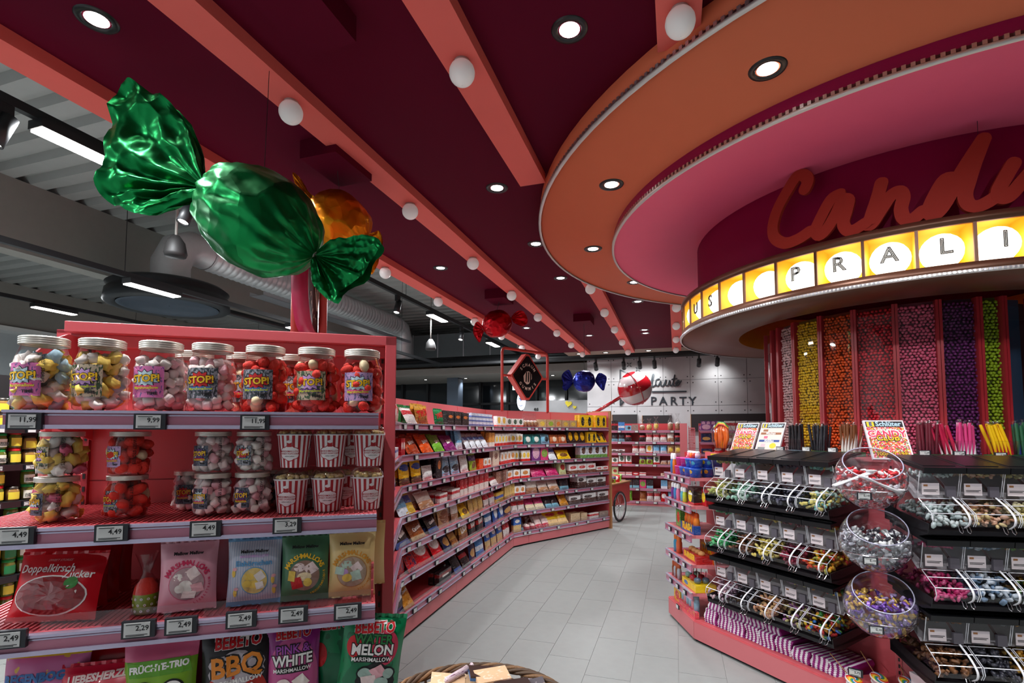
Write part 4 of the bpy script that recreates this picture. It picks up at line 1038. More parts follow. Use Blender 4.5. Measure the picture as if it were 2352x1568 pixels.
o, f = mallow(808, 1355, -.29, .112, .152, YELB, 'cream yellow marshmallow bag with round window by the mesh guard', 7, mat('amber_lettering', (226, 150, 30), .5), -.05, mat('amber_ring', (200, 140, 70), .5), (226, 190, 160), 'SCHAUMZUCKER')
paperbits(o, f, [(-.012, .080, .014, .009), (.012, .070, .012, .012), (-.018, .062, .009, .008), (.010, .052, .012, .012), (-.012, .048, .012, .010), (-.03, .066, .011, .009)], [mat('mint', (190, 214, 196), .6), MPL, MATS['burst_lilac'], MATS['mint'], YEL])
bag(835, 1340, -.20, zt3, .11, .160, .03, YELB, 'second cream yellow bag behind the front one', 17, .0)
# polka dot gift bag
s, _ = Lp(335, 1385, -.27); o = empty('polka_dot_gift_bag', LW(s, -.27, zt3), (0, 0, LR)); tag(o, 'small green polka dot gift bag wrapped in clear film', 'gift bag')
MB().lathe([(.001, 0), (.022, 0), (.026, .02), (.025, .045)], 20).build('dotted_cup', mat('green_dots', (140, 166, 40), .5), o); MB().lathe([(.025, .045), (.022, .06), (.012, .075), (.001, .078)], 20).build('red_filling', MRED, o); MB().lathe([(.027, 0), (.029, .03), (.024, .065), (.008, .09), (.014, .11), (.024, .135)], 18).build('film_wrap', FOILC, o)
dd = MB()
dmesh = MB().lathe([(.001, 0), (.003, 0)], 10).mesh('dot', WTX)
for i in range(5):
    for j in range(3):
        a = -math.pi / 2 + (i - 2) * .5 + (j % 2) * .25; link('dot', dmesh, o, (.0268 * math.cos(a), .0268 * math.sin(a), .010 + j * .013), (math.pi / 2, 0, a + math.pi / 2))
# bottom row of bags
zt4 = ROWZ[3] + .003
def bbag(px, py, y, w, h, mtl, label, seed, lean=-.1, turn=0.0, d=.05): 
    return bag(px, py, y, zt4, w, h, d, mtl, label, seed, lean, turn)
BRED = mat('bag_brand_red', (206, 24, 34), .45)
def bebeto(o, f, h, w, sz=.034, x=0.0):
    dtext(o, f, 'BEBETO', WTX, x, h * .90, sz, .82, .04, .085, .0014); dtext(o, f, 'BEBETO', BRED, x, h * .90, sz, .82, .04, .04, .0022)
o, f = bbag(545, 1560, -.315, .155, .200, pack('bbq_bag', (30, 22, 26), None, (.5, .30, .42, .34, (190, 46, 34)), None, .3), 'black and red barbecue marshmallow bag', 8, -.08, .05); bebeto(o, f, .200, .155)
decal(o, f, shape2d('cloud', 24), mat('smoke_grey', (180, 170, 176), .5), 0, .125, .066, .038, 0, 'cloud_print', .0010)
dtext(o, f, 'BBQ', INK, 0, .130, .058, 1, .08, .09, .0016); dtext(o, f, 'BBQ', mat('flame_orange', (226, 134, 36), .5), 0, .130, .058, 1, .08, .03, .0024); dtext(o, f, 'MARSHMALLOW', WTX, 0, .098, .015, 1, .1, .02)
paperbits(o, f, [(-.01, .07, .02, .013), (.03, .075, .018, .013), (.0, .045, .022, .014), (.035, .05, .016, .012), (-.04, .055, .015, .011), (-.03, .035, .02, .012), (.02, .03, .02, .012)], [MWH, MPL, MWH])
bbag(520, 1500, -.22, .15, .205, mat('dark_bag', (36, 28, 34), .35), 'dark barbecue marshmallow bag behind the front one', 18, -.02)
o, f = bbag(672, 1560, -.31, .120, .205, pack('pinkwhite_bag', (150, 40, 130), None, (.5, .42, .46, .42, (206, 90, 150)), None, .3), 'purple bag of pink and white marshmallows', 9, -.06, .04); bebeto(o, f, .205, .12, .027)
dtext(o, f, 'PINK &', INK, 0, .152, .026, .95, .05, .09, .0016); dtext(o, f, 'PINK &', mat('violet_lettering', (160, 70, 170), .5), 0, .152, .026, .95, .05, .02, .0024)
dtext(o, f, 'WHITE', INK, 0, .128, .032, .9, .02, .09, .0016); dtext(o, f, 'WHITE', WTX, 0, .128, .032, .9, .02, .03, .0024); decal(o, f, shape2d('square', 32), INK, 0, .108, .036, .007, .02, 'ribbon', .0014); dtext(o, f, 'MARSHMALLOW', WTX, 0, .108, .0115, 1, .02, .02, .0024)
paperbits(o, f, [(-.02, .075, .017, .015), (.02, .08, .015, .013), (.0, .055, .016, .014), (.03, .05, .013, .012), (-.03, .045, .015, .012)], [MPL, MWH, MPK, MWH])
GRB = pack('melon_bag', (10, 132, 80), None, (.5, .30, .40, .28, (12, 110, 70)), (5, (6, 100, 60), .42), .28)
o, f = bbag(765, 1540, -.27, .115, .205, GRB, 'green watermelon marshmallow bag behind the front green one', 19, -.02, -.1); bebeto(o, f, .205, .115, .026)
decal(o, f, shape2d('oval', 24), BRED, -.03, .12, .018, .028, .3, 'melon_print')
o, f = bbag(838, 1560, -.33, .148, .212, GRB, 'green watermelon marshmallow bag leaning out at the shelf end', 10, -.02, -.02); o.rotation_euler.y = .12; bebeto(o, f, .212, .148, .033)
decal(o, f, shape2d('oval', 24), mat('melon_pink', (206, 50, 84), .5), .03, .148, .032, .04, 0, 'melon_print', .001); decal(o, f, shape2d('oval', 24), BRED, -.045, .15, .018, .024, .2, 'melon_print', .001)
dtext(o, f, 'WATER', INK, 0, .166, .028, .95, 0, .09, .0016); dtext(o, f, 'WATER', mat('melon_green', (40, 120, 60), .5), 0, .166, .028, .95, 0, .03, .0024); dtext(o, f, 'MELON', INK, 0, .143, .032, .95, 0, .09, .0018); dtext(o, f, 'MELON', WTX, 0, .143, .032, .95, 0, .03, .0026)
decal(o, f, shape2d('square', 32), INK, 0, .122, .042, .007, 0, 'ribbon', .0014); dtext(o, f, 'MARSHMALLOW', WTX, 0, .122, .013, 1, 0, .02, .0024); decal(o, f, shape2d('cloud', 24), INK, .015, .080, .052, .036, 0, 'window_border', .0010)
paperbits(o, f, [(-.012, .09, .017, .012), (.02, .094, .017, .013), (.045, .09, .013, .012), (.0, .072, .018, .013), (.03, .07, .017, .012), (-.01, .055, .015, .01), (.035, .054, .014, .01)], [mat('mint_grey', (170, 196, 184), .6), MPK, MATS['mint_grey'], MPL])
o, f = bbag(365, 1560, -.325, .145, .192, pack('fruit_bag', (128, 176, 44), (.80, 1.1, (232, 110, 150)), None, None, .3), 'green and pink fruit trio bag with a cartoon face', 11, -.12, .05)
decal(o, f, shape2d('square', 32), mat('leaf_green', (96, 160, 40), .5), 0, .145, .062, .016, .06, 'ribbon', .001); dtext(o, f, 'FRÜCHTE-TRIO', WTX, 0, .146, .0185, .92, .06, .045)
for sx_ in (-1, 1):
    decal(o, f, shape2d('oval', 24), INK, sx_ * .030, .100, .024, .020, 0, 'glasses_print', .0012); decal(o, f, shape2d('oval', 24), WTX, sx_ * .030, .100, .020, .016, 0, 'eye_print', .0018); decal(o, f, shape2d('oval', 24), MATS['leaf_green'], sx_ * .026, .098, .010, .012, 0, 'iris_print', .0024)
bbag(405, 1500, -.23, .135, .185, mat('dark_magenta_bag', (150, 30, 96), .35), 'magenta fruit bag behind the fruit trio bag', 21, -.03)
o, f = bbag(222, 1560, -.335, .160, .160, mat('hot_red_bag', (226, 30, 66), .3, coat=.3), 'hot red bag of heart sweets lying in front', 12, -.25); dtext(o, f, 'LIEBESHERZEN', MPL, .0, .138, .0205, .95, .06, .05)
bbag(255, 1510, -.25, .155, .19, mat('cherry_red_bag', (190, 20, 44), .3, coat=.3), 'cherry red bag of heart sweets behind the front one', 22, -.05)
o, f = bbag(95, 1550, -.30, .160, .200, pack('rainbow_bag', (216, 120, 176), (.86, 1.1, (240, 214, 60)), None, (6, (236, 200, 90), .38), .3), 'pink and yellow rainbow sweets bag at the hall end', 13, -.15, -.05); dtext(o, f, 'REGENBOGEN', mat('rainbow_blue', (70, 130, 200), .5), 0, .140, .0235, .95, .04, .06)
bbag(60, 1568, -.36, .14, .125, pack('rainbow_bag2', (232, 130, 160), None, None, (6, (240, 210, 90), .36), .3), 'pink rainbow sweets bag lying lowest at the hall end', 23, -.3)
bbag(150, 1500, -.20, .14, .185, MATS['rainbow_bag'], 'rainbow sweets bag in the second row', 24, -.03)
# price tags of the near unit
TG = [(58, 967, '11,99', 0), (346, 968, '9,99', 0), (586, 970, '11,99', 0), (40, 1230, '4,49', 1), (258, 1223, '4,49', 1), (473, 1214, '4,49', 1), (660, 1206, '3,29', 1), (20, 1467, '2,49', 2), (320, 1443, '2,29', 2), (417, 1435, '2,49', 2), (555, 1421, '2,49', 2), (674, 1410, '2,49', 2), (799, 1403, '2,49', 2)]
TL = ['price tag reading 11,99 under the first big jar', 'price tag reading 9,99 under the pink marshmallow jars', 'price tag reading 11,99 under the red marshmallow jars', 'price tag reading 4,49 at the hall end of second shelf', 'price tag reading 4,49 under the small red jars', 'price tag reading 4,49 under the small pink jars', 'price tag reading 3,29 under the popcorn cups', 'price tag reading 2,49 at the hall end of third shelf', 'price tag reading 2,29 under the polka dot gift bag', 'price tag reading 2,49 under the pale pink bag', 'price tag reading 2,49 under the blue striped bag', 'price tag reading 2,49 under the sage green bag', 'price tag reading 2,49 under the cream yellow bag']
for (px, py, pr_, r), lab in zip(TG, TL):
    y = ROWY[r] - .019; s, z = Lp(px, py, y); tagthing(pr_, LW(s, y, z), LR, lab, None, 1.0, True, .0)
# ================================================================== LONG CURVED SHELVING
MP = [Vector(p) for p in ((-.66, 2.85, 0), (-.792, 3.70, 0), (-.772, 3.813, 0), (.022, 6.691, 0), (.225, 6.894, 0), (1.509, 8.023, 0))]
MZ = [1.555, 1.325, 1.10, .88, .66, .44, .185]
MD = .42
def seg_t(i): return (MP[i + 1] - MP[i]).normalized()
def seg_m(i): t = seg_t(i); return Vector((t.y, -t.x, 0))     # toward the aisle
def offs(d):
    out = []
    for i in range(len(MP)):
        if i == 0: out.append(MP[0] - seg_m(0) * d)
        elif i == len(MP) - 1: out.append(MP[i] - seg_m(i - 1) * d)
        else:
            a, b = seg_m(i - 1), seg_m(i); n = (a + b).normalized(); out.append(MP[i] - n * (d / n.dot(a)))
    return out
WOOD = mat('oak_edge', (170, 120, 76), .5, var=.12, scale=18)
CORALP = mat('coral_panel_pale', (202, 110, 115), .42, var=.02)
mid = empty('curved_sweets_shelving', MP[2]); tag(mid, 'long curved coral shelving filled with chocolate and biscuits', 'shelving')
def loc(p): return p - mid.location
BK = offs(MD); FR = offs(0.0)
bi = 0
for i in range(5):
    a, b = BK[i], BK[i + 1]; L = (b - a).length; n = max(1, round(L / 1.0)); t = (b - a).normalized(); mm = Vector((t.y, -t.x, 0))
    for k in range(n):
        p = a + t * (L * k / n + .003); q = a + t * (L * (k + 1) / n - .003)
        mb = MB(); mb.prism([(x.x, x.y) for x in (loc(p), loc(q), loc(q - mm * .02), loc(p - mm * .02))], .05, 1.79); mb.build('back_panel', CORALP, mid)
    for k in range(n + 1):
        p = a + t * (L * k / n); mb = MB(); mb.prism([(x.x, x.y) for x in (loc(p - t * .012 + mm * .002), loc(p + t * .012 + mm * .002), loc(p + t * .012 - mm * .03), loc(p - t * .012 - mm * .03))], .03, 1.785); mb.build('upright', CORAL, mid)
PD = offs(.03)
for i in range(5):      # plinth panels and floor gap
    a, b = FR[i], FR[i + 1]; L = (b - a).length; n = max(1, round(L / .95)); t = (b - a).normalized(); m_ = seg_m(i)
    for k in range(n):
        p = a + t * (L * k / n + .002); q = a + t * (L * (k + 1) / n - .002)
        MB().prism([(x.x, x.y) for x in (loc(p), loc(p - m_ * .02), loc(q - m_ * .02), loc(q))], .022, .125).build('plinth_panel', CORALP, mid)
    p, q = a - m_ * .025, b - m_ * .025
    MB().prism([(x.x, x.y) for x in (loc(p), loc(p - m_ * .01), loc(q - m_ * .01), loc(q))], 0, .1).build('floor_gap_strip', BLACKM, mid)
def polyband(pa, pb, z0, z1):
    mb = MB(); n = len(pa)
    for i in range(n - 1): mb.prism([(loc(x).x, loc(x).y) for x in (pa[i], pb[i], pb[i + 1], pa[i + 1])], z0, z1)
    return mb
IN = offs(MD - .003); RF = offs(-.004); RF2 = offs(-.010); RB_ = offs(.006)
for ri, z in enumerate(MZ):
    sh = polyband(FR, IN, z - .014, z).build('shelf_board', CORAL, mid)
    r1 = polyband(RF, RB_, z - .046, z + .002).build('price_rail', RAIL, sh)
    polyband(RF2, RF, z - .006, z + .003).build('rail_edge', LILAC, r1); polyband(RF2, RF, z - .048, z - .040).build('rail_edge', LILAC, r1)
    if ri >= 4: polyband(offs(.004), offs(.0055), z + .002, z + .04).build('clear_guard', CLEAR, sh)
e0, e1 = MP[5], BK[5]; t5 = seg_t(4); m5 = seg_m(4)
ep = MB().prism([(loc(x).x, loc(x).y) for x in (e0 + m5 * .03, e0 + m5 * .03 + t5 * .035, e1 - m5 * .03 + t5 * .035, e1 - m5 * .03)], 0, 1.815).build('oak_end_panel', WOOD, mid)
MB().prism([(loc(x).x, loc(x).y) for x in (e0 - t5 * .001, e1 - t5 * .001, e1 - t5 * .004, e0 - t5 * .004)], .1, 1.80).build('inner_side', CORAL, mid)
# ---------------------------------------------------------------- products
def P_(name, *a, **k): return pack('pack_' + name, *a, fine=True, **k)
PM = {
 'twixw': P_('twixw', (226, 226, 222), (.0, .3, (200, 170, 150)), None, (6, (190, 40, 40), .30)), 'twixb': P_('twixb', (176, 112, 44), (.72, 1.1, (214, 160, 60)), None, (5, (120, 60, 30), .4)), 'twixg': P_('twixg', (10, 116, 62), None, None, (6, (190, 30, 40), .26)),
 'dark': P_('dark', (28, 22, 24), None, (.5, .62, .32, .12, (206, 110, 40))), 'dkred': P_('dkred', (34, 22, 26), (.5, .7, (180, 30, 40)), None, (8, (150, 110, 60), .30)), 'bw': P_('bw', (214, 220, 230), (.0, .35, (54, 86, 160)), None, (7, (40, 70, 150), .42)),
 'wy': P_('wy', (238, 236, 230), (.0, .12, (206, 40, 34)), (.5, .6, .32, .32, (236, 180, 30))), 'wg': P_('wg', (236, 234, 228), (.0, .2, (206, 44, 36)), (.5, .6, .3, .3, (40, 70, 44))), 'kraft': P_('kraft', (196, 160, 118), None, (.5, .45, .3, .3, (226, 190, 70))), 'kraftg': P_('kraftg', (196, 160, 118), None, (.5, .45, .3, .3, (150, 180, 60))), 'krafto': P_('krafto', (196, 160, 118), None, (.5, .45, .3, .3, (230, 130, 60))),
 'yb': P_('yb', (240, 190, 24), None, (.5, .5, .24, .46, (240, 196, 60)), None), 'ybw': P_('ybw', (240, 190, 24), None, (.24, .48, .12, .36, (34, 34, 44)), None, .35, None, None, (.76, .48, .12, .36, (34, 34, 44))),
 'orange': P_('orange', (232, 84, 14), None, None, (5, (190, 60, 20), .38)), 'obrown': P_('obrown', (186, 66, 24), None, None, (5, (120, 40, 20), .42)), 'green': P_('green', (110, 178, 40), None, None, (5, (220, 230, 200), .3)), 'purple': P_('purple', (130, 18, 104), None, None, (5, (196, 60, 160), .32)), 'lblue': P_('lblue', (120, 180, 220), (.0, .3, (220, 230, 240)), None, (5, (40, 100, 170), .32)),
 'wb': P_('wb', (224, 230, 236), (.55, .8, (54, 96, 176)), None, (6, (80, 60, 50), .34)), 'ow': P_('ow', (226, 150, 60), (.0, .3, (236, 230, 220)), None, (8, (150, 80, 40), .4)), 'kinder': P_('kinder', (240, 238, 232), (.0, .25, (214, 42, 34)), (.5, .6, .3, .24, (206, 130, 60))), 'kindery': P_('kindery', (240, 238, 232), (.0, .22, (214, 42, 34)), (.5, .55, .38, .25, (240, 196, 40))),
 'teal': P_('teal', (30, 128, 128), None, (.5, .5, .28, .32, (226, 230, 220))), 'tealb': P_('tealb', (120, 186, 214), None, (.62, .5, .24, .3, (40, 36, 40))), 'copper': P_('copper', (200, 110, 56), None, (.5, .5, .22, .3, (236, 214, 190))), 'dkyel': P_('dkyel', (50, 32, 30), None, (.5, .5, .34, .34, (240, 180, 20))),
 'blue': P_('blue', (32, 88, 176), None, (.5, .55, .32, .3, (226, 232, 240)), (5, (20, 50, 130), .36)), 'yel': P_('yel', (240, 186, 20), (.0, .25, (90, 60, 40)), (.5, .66, .42, .14, (40, 70, 160))), 'white': P_('white', (232, 232, 230), None, None, (6, (40, 80, 150), .32)), 'black': P_('black', (26, 24, 28), None, (.5, .6, .25, .2, (220, 130, 60))), 'oreo': P_('oreo', (150, 196, 226), None, (.5, .35, .4, .18, (50, 44, 48)), (6, (230, 236, 240), .4)), 'gp': P_('gp', (150, 190, 50), (.55, .9, (90, 50, 120)), (.5, .3, .3, .2, (120, 70, 40))), 'cream': P_('cream', (226, 206, 184), None, (.5, .6, .25, .2, (120, 60, 40))),
 'purpegg': P_('purpegg', (120, 60, 130), None, (.5, .55, .4, .42, (220, 170, 190))), 'pinkg': P_('pinkg', (210, 60, 120), None, (.5, .5, .4, .3, (130, 170, 70))), 'milk': P_('milk', (226, 232, 240), (.0, .25, (110, 170, 70)), (.5, .62, .3, .3, (90, 50, 36)), None, .35, None, (.85, 1.1, (60, 130, 200))), 'yflat': P_('yflat', (244, 200, 20), None, (.5, .4, .3, .2, (110, 60, 30))),
 'red': P_('red', (190, 20, 34), None, (.5, .55, .36, .22, (236, 226, 220)), (6, (150, 10, 24), .4)), 'redw': P_('redw', (226, 220, 216), (.5, .8, (190, 30, 40)), None, (7, (150, 90, 70), .34)), 'redbox': P_('redbox', (196, 26, 36), (.0, .4, (226, 216, 206)), None, (7, (236, 226, 210), .36)), 'brownbox': P_('brownbox', (150, 100, 80), None, None, (7, (206, 190, 176), .4)), 'magenta': P_('magenta', (190, 20, 96), None, None, (9, (240, 190, 200), .36)), 'lgreen': P_('lgreen', (196, 210, 150), None, (.5, .5, .3, .2, (170, 40, 40))), 'wpink': P_('wpink', (240, 234, 232), (.0, .35, (120, 70, 50)), (.5, .66, .36, .16, (206, 70, 70))),
 'peanut': P_('peanut', (28, 24, 28), (.0, .25, (60, 80, 140)), None, (5, (60, 40, 36), .34)), 'brown': P_('brown', (150, 78, 28), (.0, .2, (216, 176, 120)), None, (5, (110, 50, 20), .36)), 'tan': P_('tan', (200, 160, 112), None, (.5, .45, .4, .3, (140, 80, 50))), 'gold': P_('gold', (214, 176, 100), (.9, 1.1, (236, 190, 40)), None, (8, (150, 100, 60), .35)), 'cookie': P_('cookie', (232, 222, 212), (.0, .4, (170, 120, 84)), None, (7, (150, 40, 40), .28)),
 'kit': P_('kit', (204, 12, 26), None, (.45, .55, .36, .24, (236, 230, 226)), (5, (150, 6, 18), .34)), 'mixred': P_('mixred', (200, 30, 36), None, None, (7, (40, 40, 90), .46)), 'navy': P_('navy', (24, 34, 80), None, (.5, .4, .38, .2, (200, 150, 80)), (7, (160, 170, 200), .28)), 'lion': P_('lion', (160, 100, 50), (.35, .62, (200, 150, 70)), None, (6, (90, 40, 20), .42)), 'mars': P_('mars', (26, 20, 22), (.38, .6, (190, 40, 34)), None, (6, (110, 70, 40), .3)), 'bluew': P_('bluew', (60, 130, 200), (.3, .55, (226, 232, 240)), None, (6, (30, 70, 150), .34)), 'pinkbag': P_('pinkbag', (200, 40, 110), (.0, .45, (226, 216, 180)), None, (8, (240, 210, 210), .34)), 'schoko': P_('schoko', (222, 220, 220), (.0, .5, (80, 50, 44)), (.4, .66, .3, .14, (60, 40, 40))), 'choko2': P_('choko2', (46, 34, 40), (.0, .3, (120, 180, 200)), None, (7, (170, 40, 50), .3)),
 'crunch': P_('crunch', (200, 132, 36), None, (.3, .78, .16, .12, (200, 30, 36)), (4, (170, 100, 24), .36)), 'celeb': P_('celeb', (26, 20, 24), (.6, .85, (130, 30, 30)), None, (7, (120, 80, 60), .3)), 'bigb': P_('bigb', (40, 90, 170), (.0, .5, (214, 180, 120)), (.5, .75, .3, .12, (236, 232, 226)), (7, (240, 230, 220), .3)), 'clearp': P_('clearp', (226, 200, 196), (.0, .3, (200, 60, 80)), None, (7, (180, 120, 110), .34)), 'pack_stack': P_('stackw', (206, 178, 140), None, None, (10, (170, 130, 90), .4)), 'greyf': P_('greyf', (150, 130, 120), None, None, (8, (110, 90, 84), .4)), 'yellowbag': P_('yellowbag', (240, 196, 30), (.0, .4, (226, 190, 140)), (.5, .72, .36, .12, (190, 40, 60)), (7, (190, 60, 40), .28)), 'fin': P_('fin', (214, 174, 60), (.4, .7, (50, 80, 160)), None, (7, (120, 80, 40), .3)),
}
for nm in list(PM): PM[nm].name = 'print_' + nm
_PMesh = {}
def prod_mesh(kind, w, h, d, mk):
    k = (kind, round(w, 3), round(h, 3), round(d, 3), mk)
    if k in _PMesh: return _PMesh[k]
    m = PM[mk]
    if kind == 'box':
        mb = MB(); b = .0015; mb.box(-w / 2 + .001, w / 2 - .001, 0, d, 0, h)
        mb.box(-w / 2 + .0005, w / 2 - .0005, -.0006, 0, h * .97, h); me = mb.mesh('carton', m)
    elif kind in ('bag', 'flat'):
        sd = hash(mk) % 17; f = bagfn(w, h, d, sd); mb = MB()
        mb.grid(lambda i, j: f((i - .5) * w, j * h), 8, 9); mb.grid(lambda i, j: (f((.5 - i) * w, j * h)[0], -f((.5 - i) * w, j * h)[1] * .6, j * h), 6, 6)
        n = 10
        for zz, dz in ((0, -.008), (h, .01)):
            vs = []
            for q in range(n + 1): x = (q / n - .5) * w; vs += [(x, .0015 if q % 2 else -.0015, zz), (x, .002 if q % 2 else -.003, zz + dz)]
            mb.add(vs, [(2 * q, 2 * q + 2, 2 * q + 3, 2 * q + 1) for q in range(n)])
        me = mb.mesh('bag', m)
    else:               # twisted clear bag
        mb = MB(); R = w * .46
        mb.lathe([(.001, 0), (R * .9, 0), (R, h * .2), (R * .9, h * .5), (R * .25, h * .72), (R * .12, h * .76), (R * .5, h * .9), (R * .75, h)], 12, 1)
        mb.lathe([(.001, .002), (R * .85, .004), (R * .92, h * .2), (R * .8, h * .42), (.001, h * .5)], 10, 0); me = mb.mesh('twist_bag', [m, FOILC])
    _PMesh[k] = me; return me
_HASH = {}
ROWN = ['top', 'second', 'third', 'fourth', 'fifth', 'sixth', 'bottom']
def hash(s): return sum(ord(c) * (i + 3) for i, c in enumerate(s))
def cpx(c, x): return 880 + x / 4.9 if c == 'a' else 1140 + x / 4.356
def seg_of(px):
    """which straight run a pixel column hits, with position along it, on the shelf front"""
    best = None
    d = ray(px, 990)
    for i in range(5):
        m_ = seg_m(i); t = MP[i].dot(m_) / (d[0] * m_.x + d[1] * m_.y); p = Vector((d[0] * t, d[1] * t, 0)); s = (p - MP[i]).dot(seg_t(i))
        if -0.02 <= s <= (MP[i + 1] - MP[i]).length + .02 and t > 0: best = (i, s, p)
        if best and i == best[0] and i >= 2: pass
    return best or (2, 0.05, MP[2] + seg_t(2) * .05)
def place(px, row, inset, w, h, d, kind, mk, label, group, lean=None, name=None, dz=0.0, cat=None, nudge=0.0):
    i, s, p = seg_of(px); t, m_ = seg_t(i), seg_m(i)
    lean = (-.16 if kind == 'bag' else -.55 if kind == 'flat' else 0.0) if lean is None else lean
    q = p - m_ * inset + t * nudge + Vector((0, 0, MZ[row] + .0025 + dz + (.009 if kind in ('bag', 'flat') else 0)))
    o = link(name or {'box': 'sweets_carton', 'bag': 'sweets_bag', 'flat': 'sweets_bag', 'twist': 'twisted_sweets_bag'}[kind], prod_mesh(kind, w, h, d, mk), None, q, (lean, 0, math.atan2(t.y, t.x)))
    tag(o, label, cat or {'box': 'carton', 'bag': 'bag', 'flat': 'bag', 'twist': 'bag'}[kind], group); return o
